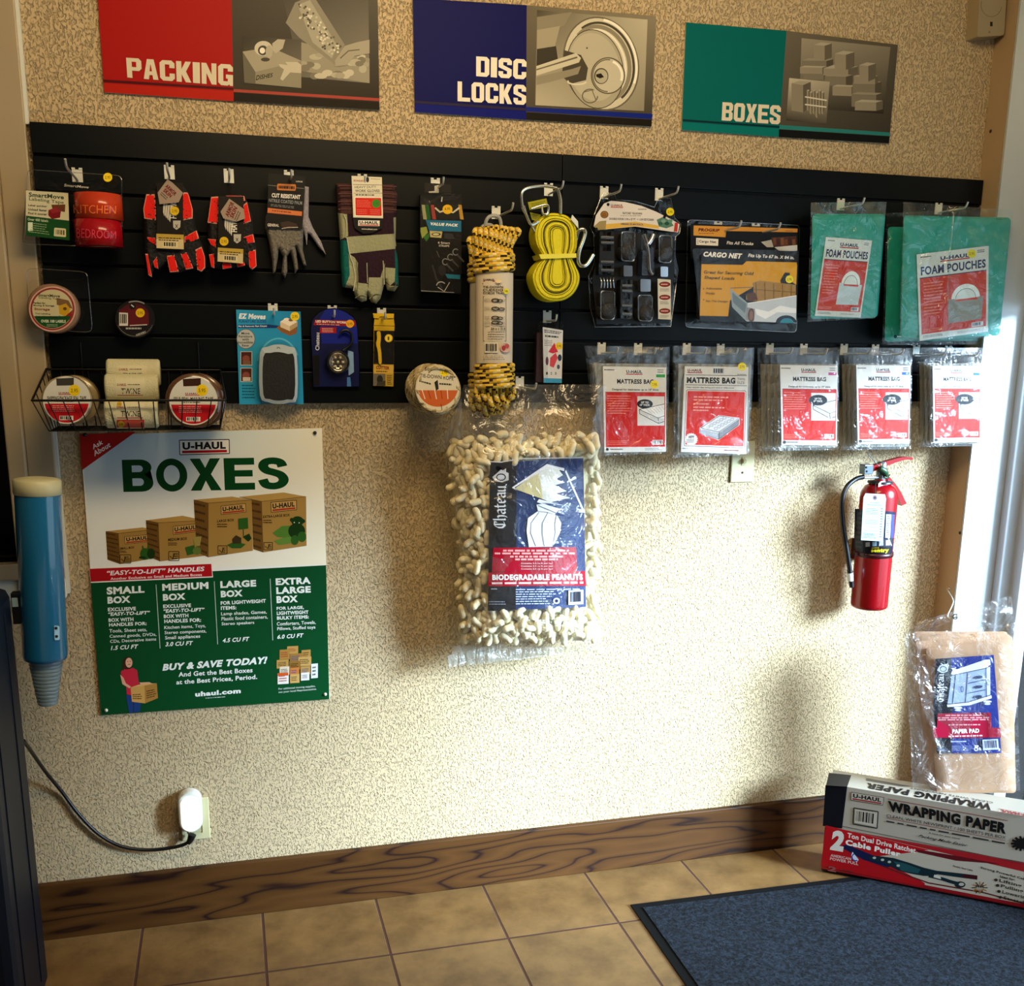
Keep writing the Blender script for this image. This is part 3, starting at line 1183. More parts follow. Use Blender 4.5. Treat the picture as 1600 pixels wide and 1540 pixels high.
def sign_boxes(a):
    a.poly([(1072, 35), (1229, 48), (1217, 214), (1065, 203)], '06635f')
    a.grad([(1229, 48), (1403, 70), (1389, 224), (1217, 214)], ['6b6353', '565043', '3a352c', '4a453a'])
    a.poly([(1067, 186), (1218, 197), (1218, 200), (1067, 189.5)], '0a2c33')
    a.poly([(1066, 191), (1218, 201), (1217, 214), (1065, 203)], '07706a')
    a.poly([(1217, 202), (1390, 213), (1389, 224), (1217, 214)], '151514')
    a.poly([(1218, 195), (1391, 207), (1390, 212.5), (1217.5, 201.5)], '2a7a76')
    a.crop(1040, 0, .35)
    a.grad([(607, 170), (1004, 210), (972, 508), (597, 480)], ['9a917c', '847b68', '2c2820', '4a443a'])

    def cube(x, y, w, h, d, cols):
        a.poly([(x, y), (x + w, y + h * .06), (x + w, y + h), (x, y + h * .93)], cols[0])
        a.poly([(x + w, y + h * .06), (x + w + d, y - d * .2), (x + w + d, y + h * .8), (x + w, y + h)], cols[1])
        a.poly([(x, y), (x + d, y - d * .35), (x + w + d, y - d * .2), (x + w, y + h * .06)], cols[2])
    G = ('7d7462', '544d40', '968c77')
    H = ('948a75', '655d4e', 'aca28b')
    for (x, y, w, h, d, c) in ((608, 270, 110, 36, 30, G), (616, 318, 90, 38, 24, G), (600, 300, 100, 30, 20, H), (662, 200, 48, 70, 32, H),
                               (705, 305, 110, 34, 44, H), (710, 340, 95, 44, 30, G), (745, 385, 85, 44, 20, H), (755, 240, 50, 72, 38, H),
                               (835, 370, 100, 50, 30, G), (830, 420, 110, 60, 26, G), (845, 455, 95, 40, 30, H), (840, 340, 95, 36, 14, H), (865, 290, 40, 74, 34, H)):
        cube(x, y, w, h, d, c)
    a.grad([(552, 348), (733, 365), (717, 550), (538, 538)], ['c0b69c', 'a79d86', '5a5345', '39342b'])
    cube(562, 372, 52, 130, 34, ('8b816c', '5f5748', 'a29883'))
    for k in range(6):
        x = 630 + k * 13
        cube(x, 402 + (k % 2) * 8, 8, 118 - abs(k - 3) * 8, 5, ('958b76', '5f5748', 'b5ab95'))
    a.line([(622, 432), (720, 448)], 6, 'd6cdb8')
    a.line([(622, 466), (718, 478)], 6, 'd6cdb8')
    a.crop(0, 0, 1)
    a.block('BOXES', [(1129, 159.5), (1220.5, 165), (1219, 194.5), (1127.5, 188)], 'dcd0b6', '06635f')


sign('red wall sign reading packing with a bubble wrap picture', [(150, -40), (590, -8), (593, 172), (163, 144)], sign_packing)
sign('navy wall sign reading disc locks with a round padlock picture', [(645, -3), (1025, 25), (1018, 197.5), (648, 175)], sign_locks)
sign('teal wall sign reading boxes with pictures of stacked cartons', [(1072, 35), (1403, 70), (1389, 224), (1065, 203)], sign_boxes)

# door chime high on the right
t = thing('wall_sensor', (2.742, 0, 2.305), 'beige plastic alarm sensor mounted high in the wall corner', 'sensor')
m = MB()
q = [(1527, 58), (1569, 55), (1577, -70), (1534, -66)]
m.prism([at(u, v, -.045) for u, v in rquad(q, 3)], (0, .044, 0))
m.build('housing', mat('beige_plastic', '9b8c6c', .45), t)
a = Art(front(.0452))
a.rect(1547, 34, 1551, 41, '1a140c')
a.ring(1549, 8, 16, 18, 1.4, '857757', a0=10, a1=200)
a.ell(1546, 50, 2, 2, '857757', 8)
a.build('lens_marks', t)

for u, v, lab in ((1548, 205, 'small dark screw in the return wall above the slatwall'), (1503, 833, 'small dark screw on the storefront jamb edge beside the extinguisher')):
    m = MB()
    p = Plane((XR - .0003, 0, 0), (-1, 0, 0))(u, v)
    p.y = min(max(p.y, -.075), -.004)
    m.lathe(p, (-1, 0, 0), [(.0045, 0), (.0045, .001), (.003, .0022), (0, .0022)], 12)
    tag(m.build('wall_screw', mat('dark_screw_head', '17130f', .5)), lab, 'screw')

# =================================================================== POSTER
def poster():
    y = 0.005
    corners = [(125, 681), (503, 669), (515, 1092), (158, 1117)]
    base = MB()
    base.prism([at(u, v, -y) for u, v in corners], (0, y - .0008, 0))
    o = base.build('wall_poster', mat('poster_sheet', 'e8e6dc', .4))
    tag(o, 'large green and white poster of moving boxes pinned under the wire basket', 'poster')
    a = Art(front(y))
    a.poly(corners, 'f1f1ea')
    a.crop(110, 650, .25625)
    a.grad([(55, 120), (600, 100), (640, 560), (110, 600)], ['9dbfd6', 'b9d3e2', 'f4f6f4', 'f0f4f2'])
    a.grad([(600, 100), (1534, 72), (1560, 905), (640, 560)], ['b9d3e2', 'f6f2df', 'f3ecd0', 'f4f6f4'])
    a.grad([(110, 600), (640, 560), (1560, 905), (125, 935)], ['f0f4f2', 'f4f6f4', 'f3ecd0', 'f6f6f2'])
    a.poly([(55, 112), (400, 95), (70, 330)], 'a81c18')
    a.text('Ask', [(130, 176), (190, 140), (200, 168), (140, 204)], 'f4e9e4', .02)
    a.text('About', [(137, 214), (236, 155), (247, 186), (148, 246)], 'f4e9e4', .02)
    a.logo([(664, 147), (968, 142), (970, 228), (667, 235)])
    a.heavy('BOXES', [(313, 266), (1326, 250), (1333, 444), (324, 462)], '05401a', ['ccdfe9', 'd9e6ea', 'f4f2e6', 'f4f2e6', 'f4f2e6'])

    def carton(left, fr, top, lg, tx, name, seed):
        a.poly(left, '6b4a1c')
        a.poly(fr, 'a5803f')
        a.poly(top, 'b8924e')
        a.line([top[0], fr[0], fr[1]], 3, '5c3f18')
        a.line([fr[0], fr[3]], 3, '5c3f18')
        a.greek([left[0], left[1], left[2], left[3]], 7, '3f2a0f', seed, .3)
        a.logo(lg, bg='c49c58', red='a32a1a')
        a.text(name, tx, '2a1b08', .03)
    carton([(215, 702), (292, 715), (303, 902), (226, 875)], [(292, 715), (515, 690), (522, 865), (303, 902)],
           [(215, 702), (440, 678), (515, 690), (292, 715)], [(330, 735), (480, 722), (482, 765), (333, 780)],
           [(302, 800), (390, 792), (390, 806), (302, 815)], 'SMALL BOX', 1)
    carton([(460, 635), (535, 650), (545, 885), (475, 855)], [(535, 650), (818, 635), (828, 850), (545, 885)],
           [(460, 635), (685, 607), (818, 635), (535, 650)], [(625, 672), (773, 656), (776, 703), (628, 722)],
           [(596, 745), (712, 737), (712, 754), (596, 763)], 'MEDIUM BOX', 2)
    carton([(752, 510), (840, 530), (840, 860), (770, 830)], [(840, 530), (1105, 510), (1112, 820), (840, 860)],
           [(752, 510), (985, 490), (1105, 510), (840, 530)], [(918, 548), (1068, 532), (1070, 585), (920, 600)],
           [(895, 632), (998, 624), (998, 640), (895, 648)], 'LARGE BOX', 3)
    carton([(1105, 510), (1165, 520), (1175, 830), (1115, 810)], [(1165, 520), (1437, 490), (1440, 790), (1175, 830)],
           [(1030, 492), (1300, 465), (1437, 490), (1165, 520)], [(1222, 525), (1378, 512), (1380, 570), (1225, 586)],
           [(1175, 606), (1338, 594), (1338, 610), (1175, 622)], 'EXTRA-LARGE BOX', 4)
    for q, s in (((303, 845, 368, 895), 1), ((600, 825, 662, 880), 2), ((900, 790, 955, 840), 3), ((1180, 770, 1232, 815), 4)):
        a.outline(q, 4, '3a2710')
        a.line([(q[0] + 8, (q[1] + q[3]) / 2), (q[0] + 22, q[3] - 8), (q[0] + 34, q[1] + 12)], 6, '2a1b08')
        a.greek((q[0] + 26, q[1] + 8, q[2] - 4, q[3] - 6), 3, '2a1b08', s)
    for q, s in (((596, 768, 660, 790), 5), ((895, 652, 960, 680), 6), ((1175, 628, 1240, 655), 7), ((302, 818, 350, 834), 8)):
        a.greek(q, 2, '3a2710', s)
    GR, GD = '2c5a1e', '17340f'
    a.ell(455, 840, 30, 36, GR)
    a.ell(492, 838, 24, 32, GD)
    a.line([(445, 815), (440, 790)], 8, GR)
    a.line([(470, 812), (475, 785)], 8, GR)
    a.ell(440, 862, 22, 8, GD)
    a.poly([(700, 800), (755, 785), (765, 835), (712, 848)], GR)
    a.ell(772, 820, 26, 24, '5f7030')
    a.poly([(745, 738), (800, 732), (790, 790), (760, 792)], '9b8a45')
    a.poly([(1022, 625), (1082, 618), (1085, 685), (1025, 692)], GR)
    a.line([(1054, 690), (1056, 730)], 4, GD)
    a.poly([(955, 785), (1000, 765), (1070, 780), (1040, 805), (985, 805)], GR)
    a.poly([(985, 750), (1010, 725), (1042, 742), (1042, 775), (990, 778)], '3a2f18')
    a.poly([(1050, 735), (1090, 715), (1105, 745), (1085, 765)], GD)
    a.poly([(1232, 712), (1290, 670), (1380, 665), (1400, 700), (1330, 745), (1260, 735)], '4f7a2c')
    a.poly([(1240, 760), (1300, 740), (1380, 730), (1340, 775), (1270, 785)], '5f8434')
    a.ell(1385, 640, 38, 30, GD)
    a.ell(1350, 632, 12, 12, GD)
    a.ell(1420, 640, 12, 12, GD)
    a.ell(1380, 700, 52, 48, GD)
    a.ell(1368, 755, 24, 30, GR)
    a.ell(1412, 735, 26, 32, GR)
    a.ell(1365, 648, 4, 4, 'd0d8c0', 8)
    a.ell(1395, 650, 4, 4, 'd0d8c0', 8)
    # green lower half
    a.crop(120, 870, .25625)
    a.poly([(80, 90), (832, 86), (1520, 50), (1540, 866), (150, 964)], '064521')
    a.poly([(76, 70), (822, 38), (831, 124), (85, 158)], 'f2ece6')
    a.poly([(78, 72), (820, 42), (826, 118), (85, 151)], 'b0121a')
    a.text('\u201cEASY-TO-LIFT\u201d HANDLES', [(183, 84), (778, 57), (780, 86), (185, 113)], 'f6ecec', .03, .22)
    a.text('Another Exclusive on Small and Medium Boxes', [(205, 125), (762, 99), (763, 115), (206, 140)], 'f6e4e4', .02)

    def lines(rows, bold, it=0.0):
        for s, q in rows:
            a.text(s, q, 'e9efe9', bold, it)
    lines([('SMALL', [(181, 184), (412, 174), (413, 218), (183, 230)]), ('BOX', [(186, 242), (326, 236), (328, 278), (188, 286)]),
           ('MEDIUM', [(520, 164), (802, 152), (803, 194), (522, 207)]), ('BOX', [(524, 226), (662, 219), (663, 260), (526, 267)]),
           ('LARGE', [(874, 147), (1093, 139), (1094, 180), (876, 190)]), ('BOX', [(877, 206), (1011, 199), (1012, 240), (879, 247)]),
           ('EXTRA', [(1212, 130), (1425, 122), (1426, 163), (1214, 172)]), ('LARGE', [(1215, 184), (1426, 176), (1427, 217), (1217, 227)]),
           ('BOX', [(1217, 238), (1347, 233), (1348, 275), (1219, 282)])], .05)
    lines([('EXCLUSIVE', [(189, 309), (360, 303), (361, 325), (190, 332)]), ('BOX WITH', [(193, 374), (345, 368), (346, 390), (194, 396)]),
           ('HANDLES FOR:', [(196, 403), (425, 394), (426, 415), (197, 424)]), ('EXCLUSIVE', [(526, 290), (696, 283), (697, 305), (527, 312)]),
           ('BOX WITH', [(530, 351), (680, 345), (681, 367), (531, 373)]), ('HANDLES FOR:', [(533, 381), (757, 372), (758, 395), (534, 403)]),
           ('FOR LIGHTWEIGHT', [(877, 270), (1152, 256), (1153, 278), (878, 292)]), ('ITEMS:', [(878, 301), (972, 297), (973, 319), (879, 323)]),
           ('FOR LARGE,', [(1218, 304), (1384, 297), (1385, 319), (1219, 326)]), ('LIGHTWEIGHT', [(1219, 332), (1412, 325), (1413, 346), (1220, 354)]),
           ('BULKY ITEMS:', [(1220, 362), (1414, 354), (1415, 375), (1221, 383)])], .035)
    for q in ([(191, 337), (446, 327), (447, 349), (192, 360)], [(528, 318), (778, 308), (779, 330), (529, 341)]):
        a.text('\u201cEASY-TO-LIFT\u201d', q, 'e9efe9', .035, .2)
    lines([('Tools, Sheet sets,', [(198, 440), (428, 431), (428, 455), (198, 465)]), ('Canned goods, DVDs,', [(200, 474), (485, 461), (485, 486), (200, 498)]),
           ('CDs, Decorative items', [(203, 505), (484, 490), (484, 512), (203, 527)]), ('Kitchen items, Toys,', [(533, 420), (786, 408), (786, 434), (533, 446)]),
           ('Stereo components,', [(535, 451), (790, 440), (790, 466), (535, 477)]), ('Small appliances', [(538, 482), (752, 471), (752, 498), (538, 509)]),
           ('Lamp shades, Games,', [(880, 336), (1158, 324), (1158, 350), (880, 362)]), ('Plastic food containers,', [(882, 366), (1164, 353), (1164, 378), (882, 391)]),
           ('Stereo speakers', [(883, 398), (1082, 389), (1082, 413), (883, 422)]), ('Comforters, Towels,', [(1220, 397), (1457, 387), (1457, 411), (1220, 422)]),
           ('Pillows, Stuffed toys', [(1222, 428), (1454, 417), (1454, 442), (1222, 453)])], .012)
    lines([('1.5 CU FT', [(207, 542), (375, 532), (375, 558), (207, 568)]), ('3.0 CU FT', [(540, 519), (709, 511), (709, 537), (540, 545)]),
           ('4.5 CU FT', [(889, 496), (1053, 486), (1053, 512), (889, 522)]), ('6.0 CU FT', [(1223, 474), (1383, 464), (1383, 490), (1223, 500)])], .03, .22)
    for x0, y0, x1, y1 in ((483, 167, 508, 557), (838, 148, 859, 532), (1179, 132, 1195, 508)):
        a.line([(x0, y0), (x1, y1)], 4, 'b9cbbc')
    lines([('BUY & SAVE TODAY!', [(520, 652), (1163, 606), (1160, 650), (522, 694)])], .05, .22)
    lines([('And Get the Best Boxes', [(620, 702), (1072, 674), (1072, 703), (620, 731)]), ('at the Best Prices, Period.', [(607, 750), (1100, 716), (1100, 748), (607, 782)])], .025)
    lines([('uhaul.com', [(722, 822), (1000, 800), (1000, 830), (722, 852)])], .05)
    a.greek([(785, 858), (940, 847), (940, 852), (785, 863)], 1, 'c9d6cb', 4, .8)
    a.text('For additional moving supplies,', [(1230, 798), (1455, 780), (1455, 795), (1230, 813)], 'c9d6cb', .01)
    a.text('see your local Representative.', [(1230, 818), (1462, 798), (1462, 813), (1230, 833)], 'c9d6cb', .01)
    # printed woman in a red shirt holding a carton
    a.poly([(300, 840), (396, 850), (385, 942), (318, 950)], '1e3d78')
    a.line([(348, 870), (346, 945)], 5, '142a55')
    a.poly([(268, 700), (285, 682), (345, 676), (368, 690), (380, 780), (330, 842), (304, 838), (300, 770), (280, 760)], 'c2283c')
    a.poly([(264, 715), (284, 735), (300, 770), (330, 790), (322, 800), (278, 775)], 'd8a283')
    a.poly([(284, 630), (300, 606), (332, 612), (340, 650), (330, 680), (300, 686), (284, 680)], '3a2417')
    a.ell(318, 644, 21, 30, 'dda88a')
    a.line([(312, 655), (326, 653)], 4, '8c3a34')
    a.ell(311, 637, 3, 3, '3a2417', 8)
    a.ell(326, 636, 3, 3, '3a2417', 8)
    a.line([(286, 625), (282, 690)], 12, '3a2417')
    a.poly([(380, 765), (440, 762), (470, 775), (400, 785)], 'd8a283')
    a.poly([(328, 795), (412, 783), (416, 892), (336, 882)], 'c99a52')
    a.poly([(412, 783), (488, 770), (495, 860), (416, 892)], 'a87b3a')
    a.poly([(328, 795), (395, 772), (488, 770), (412, 783)], 'd6aa66')
    a.greek([(340, 835), (405, 828), (405, 870), (342, 868)], 3, '3d2810', 8)
    a.greek([(424, 812), (484, 800), (486, 850), (426, 866)], 4, '3d2810', 9)
    # printed pile of supplies
    r = random.Random(5)
    for (x, y, w, h, c) in ((1282, 545, 68, 46, 'b98f4c'), (1236, 566, 62, 60, 'a97f3e'), (1370, 568, 56, 60, 'b38947'), (1300, 590, 76, 56, '9c7335'),
                            (1218, 628, 74, 52, 'b98f4c'), (1350, 610, 80, 56, 'c29a58'), (1296, 636, 68, 52, '8f682e'), (1236, 670, 60, 50, 'dccfb8'),
                            (1224, 708, 68, 68, 'e8e2da'), (1300, 676, 56, 60, 'c8793a'), (1300, 716, 58, 54, 'c9a25e'), (1364, 668, 60, 50, 'b98f4c'),
                            (1366, 706, 52, 48, 'e4e0dc'), (1428, 652, 42, 88, 'dfe6ee')):
        a.poly([(x, y), (x + w, y - 4), (x + w, y + h - 4), (x, y + h)], c)
        a.greek([(x + 8, y + 12), (x + w - 8, y + 8), (x + w - 8, y + h - 16), (x + 8, y + h - 12)], 3, r.choice(['2c1d0c', '2c1d0c', '9c3020', '2a4a7c']), int(x))
        a.line([(x, y), (x, y + h)], 2, '6a4c20')
    a.poly([(1226, 708), (1290, 704), (1290, 722), (1226, 726)], 'd0561e')
    a.build('printed_face', o, ink('poster_print', .4, coat=.03, spec=.15))
    for (u, v, c, nm) in ((133, 679, '15120f', 'black pin'), (492, 676, '15120f', 'black pin'), (166, 1109, 'd8d6c8', 'white pin'), (508, 1084, 'd8d6c8', 'white pin')):
        p = MB()
        p.lathe(at(u, v, -.0055), (0, -1, 0), [(0, 0), (.0045, 0), (.0045, .003), (.003, .006), (0, .007)], 12)
        tag(p.build('push_pin', mat('pin_' + nm.split()[0], c, .35), o), nm)


poster()

# =================================================================== HOOKS
HOOK_M = mat('hook_steel', 'c9ccc8', .3, .55)
CLEAR = film('clear_shell', clear=.975, bump=.25, scale=14, rough=.1)
BAG = film('clear_bag', clear=.90, milk=.05, bump=.9, scale=26, rough=.16)
CARD = ink('printed_card', .5, coat=.03, spec=.15)
MATTE = ink('dyed_cloth', .85, bump=.5, scale=420)
EDGE = ink('plain_colour', .5)
GLOSS = ink('glossy_colour', .22, coat=.4)


def hook(u, v, L, label, rise=.014, w=.011, group='steel slatwall hooks'):
    """White plate in the groove and a steel prong with a turned-up tip; u, v is the plate's top centre."""
    p = at(u, v, -.021)
    t = thing('slatwall_hook', (p.x, -.0205, p.z - .03), label, 'hook', group)
    m = MB()
    m.box((p.x - w, -.0228, p.z - .030), (p.x + w, -.0205, p.z - .004))
    for dx in (-1, 1):
        m.box((p.x + dx * w * .68 - w * .32, -.0228, p.z - .005), (p.x + dx * w * .68 + w * .32, -.0205, p.z))
    m.build('hook_plate', mat('hook_plate_white', 'd8dad2', .4), t)
    m = MB()
    z = p.z - .026
    path = [(p.x, -.022, z), (p.x, -.022 - L * .5, z), (p.x, -.022 - L * .86, z), (p.x, -.022 - L * .95, z + rise * .3), (p.x, -.022 - L, z + rise)]
    m.tube(curve_pts(path, 5), .0026, 8)
    m.build('prong', HOOK_M, t)
    return t, z


for (u, v, L, what) in (
        (120, 262, .19, 'steel slatwall hook with a long bare prong above the red labelling tape pack'),
        (264, 258, .11, 'steel slatwall hook holding the red gloves with the upright shield tag'),
        (357, 264, .09, 'steel slatwall hook holding the red gloves with the sideways shield tag'),
        (451, 266, .09, 'steel slatwall hook holding the grey cut resistant gloves'),
        (566, 272, .05, 'steel slatwall hook holding the striped work gloves'),
        (680, 278, .10, 'steel slatwall hook holding the cord value pack'),
        (857, 286, .12, 'steel slatwall hook holding the yellow tow strap'),
        (944, 291, .12, 'steel slatwall hook at the white headed ratchet pack, under its rounded shoulder'),
        (1030, 294, .12, 'steel slatwall hook at the ratchet pack beside its yellow price dot'),
        (1122, 346, .13, 'steel slatwall hook in the cargo net pack, nearer the ratchet pack'),
        (1181, 349, .13, 'steel slatwall hook in the cargo net pack, nearer the foam pouches'),
        (1314, 310, .11, 'steel slatwall hook holding the narrow foam pouch pack'),
        (1467, 317, .12, 'steel slatwall hook holding the wide foam pouch packs'),
        (426, 474, .05, 'steel slatwall hook holding the light blue glider card'),
        (519, 477, .05, 'steel slatwall hook holding the dark blue button light'),
        (596, 481, .06, 'steel slatwall hook holding the yellow knife card'),
        (855, 485, .08, 'steel slatwall hook holding the slim white packet'),
        (940, 535, .12, 'steel slatwall hook holding the green tagged mattress bags, nearer the tow strap'),
        (997, 536, .12, 'steel slatwall hook holding the green tagged mattress bags, nearer the twin bag'),
        (1073, 536, .12, 'steel slatwall hook holding the twin mattress bags, over the card logo'),
        (1126, 537, .10, 'steel slatwall hook holding the twin mattress bags, below the cargo net'),
        (1203, 536, .12, 'steel slatwall hook holding the pink tagged mattress bags, nearer the twin bag'),
        (1256, 537, .12, 'steel slatwall hook holding the pink tagged mattress bags, over the card logo'),
        (1319, 537, .13, 'steel slatwall hook holding the blue tagged mattress bags, next to the pink tagged ones'),
        (1368, 538, .13, 'steel slatwall hook holding the blue tagged mattress bags, over the card logo'),
        (1432, 539, .13, 'steel slatwall hook holding the mattress bags nearest the storefront, under the foam pouches'),
        (1482, 540, .13, 'steel slatwall hook holding the mattress bags nearest the storefront, by the panel end')):
    hook(u, v, L, what)


def shell(t, outline, d, depth, xf, bulges=(), name='clear_shell', m=None, flange=.0006):
    """Clear blister: flat flange behind, raised clear boxes in front (pixel outlines in crop xf)."""
    ox, oy, k = xf
    mb = MB()

    def px(p):
        return (ox + p[0] * k, oy + p[1] * k)
    yb = d - depth
    pts = [front(yb)(*px(p)) for p in outline]
    mb.prism(pts, (0, flange, 0))
    for b in bulges:
        lo = [front(yb)(*px(p)) for p in b]
        hi = [front(d)(*px(p)) for p in b]
        c = sum(hi, Vector()) / len(hi)
        hi = [c + (p - c) * .97 for p in hi]
        n = len(lo)
        mb.add(lo + hi, [[i, (i + 1) % n, (i + 1) % n + n, i + n] for i in range(n)] + [[i + n for i in range(n)]], 0, None, False)
    return mb.build(name, m or CLEAR, t)


def wire_edge(t, outline, d, xf, r=.0011, name='rim', m=None):
    ox, oy, k = xf
    mb = MB()
    mb.tube([front(d)(ox + p[0] * k, oy + p[1] * k) for p in outline], r, 6, close=True)
    return mb.build(name, m or film('shell_edge', clear=.72, bump=.1, rough=.08), t)


def card(t, outline, d, paint, xf, name='printed_card', thick=.0012, base='1a1a1c', m=None):
    """Printed card at d metres from the wall; one mesh with its printing."""
    ox, oy, k = xf
    a = Art(front(d), xf)
    pts = [front(d)(ox + p[0] * k, oy + p[1] * k) for p in outline]
    a.mb.prism(pts, (0, thick, 0), 0, lin(base))
    a.lift += .0001
    paint(a)
    return a.build(name, t, m or CARD)


# =================================================================== FIRST ROW OF GOODS
CD = (20, 220, 300 / 1444)
CE = (200, 220, .2125)
CF = (500, 240, .16883)
CG = (700, 260, .25974)
CH = (900, 260, .23125)
CI = (1240, 270, .225)
CJ = (20, 520, .225)
CK = (340, 450, .2625)


def px(xf, *p):
    return (xf[0] + p[0] * xf[2], xf[1] + p[1] * xf[2])


# --- labelling tape, two rolls
t = thing('labelling_tape_pack', at(*px(CD, 450, 270), -.10), 'clear pack with orange and red room labelling tape rolls and a green card', 'tape pack')
shell(t, rquad([(112, 215), (820, 262), (822, 800), (72, 775)], 40), .085, .045, CD, [rquad([(95, 365), (432, 385), (432, 760), (90, 745)], 20), rquad([(140, 290), (700, 320), (700, 360), (140, 340)], 15)])
wire_edge(t, rquad([(112, 215), (820, 262), (822, 800), (72, 775)], 40), .041, CD)


def p_(a):
    a.poly([(98, 372), (416, 392), (428, 748), (98, 712)], 'd9d3b4')
    a.poly([(100, 562), (424, 600), (428, 748), (98, 712)], '0d4a1c')
    a.text('SmartMove', [(120, 386), (384, 408), (384, 440), (120, 420)], '26402a', .03)
    a.text('Labeling Tape', [(122, 422), (384, 452), (384, 482), (122, 454)], '2a5532', .015)
    for i, s in enumerate(('Label quicker', 'Unload faster', 'Find it sooner')):
        a.text(s, [(115, 476 + i * 29), (258, 486 + i * 29), (258, 504 + i * 29), (115, 494 + i * 29)], '1a1a16', .035)
    a.poly([(290, 480), (395, 478), (392, 535), (300, 520)], '6a3a20')
    a.poly([(268, 520), (330, 498), (362, 530), (355, 578), (295, 588), (266, 560)], '7a1018')
    a.poly([(268, 520), (330, 498), (362, 530), (300, 545)], '96222a')
    a.text('Over 400 labels', [(112, 578), (266, 592), (266, 612), (112, 598)], 'c4d2b0', .03)
    a.text('1', (114, 612, 150, 676), 'dfe6cf', .04)
    a.greek([(160, 612), (285, 628), (280, 712), (116, 690)], 5, '9db890', 3, .3)
    a.poly(rquad([(312, 652), (400, 660), (400, 724), (308, 716)], 8), 'd8d2a8')
    a.bars([(318, 660), (394, 668), (394, 718), (316, 710)], 4, 'd8d2a8', '3a2a18', 12)


card(t, [(98, 372), (416, 392), (428, 748), (98, 712)], .081, p_, CD)
a = Art(front(.0865), CD)
a.text('SmartMove', [(385, 322), (570, 340), (570, 358), (385, 342)], 'd8d6cc', .01, .2)
a.dot(714, 274, 34)
a.build('printed_marks', t, CARD)
for z0, z1, c, c2, word, q in ((392, 588, 'b8381a', 'e8703a', 'KITCHEN', [(455, 478), (778, 488), (775, 548), (458, 545)]),
                               (592, 788, '9c0c18', 'd84058', 'BEDROOM', [(478, 655), (778, 680), (775, 735), (480, 728)])):
    p0 = at(*px(CD, 622, z0), -.10)
    p1 = at(*px(CD, 622, z1), -.10)
    axis = Cyl((p0.x + .002, -.074, 0), (0, 0, 1), .050)
    m = MB()
    m.lathe((axis.p.x, axis.p.y, p1.z), (0, 0, 1), [(.036, 0), (.0495, 0), (.0495, p0.z - p1.z), (.036, p0.z - p1.z)], 40, 0, lin(c))
    ro = m.build('tape_roll', GLOSS, t)
    a = Art(axis, CD)
    a.text(word, q, c2, .0)
    a.line([(470, q[0][1] - 25), (770, q[1][1] - 22)], 4, c2)
    a.line([(470, q[3][1] + 22), (770, q[2][1] + 24)], 4, c2)
    a.build('tape_print', ro, CARD)


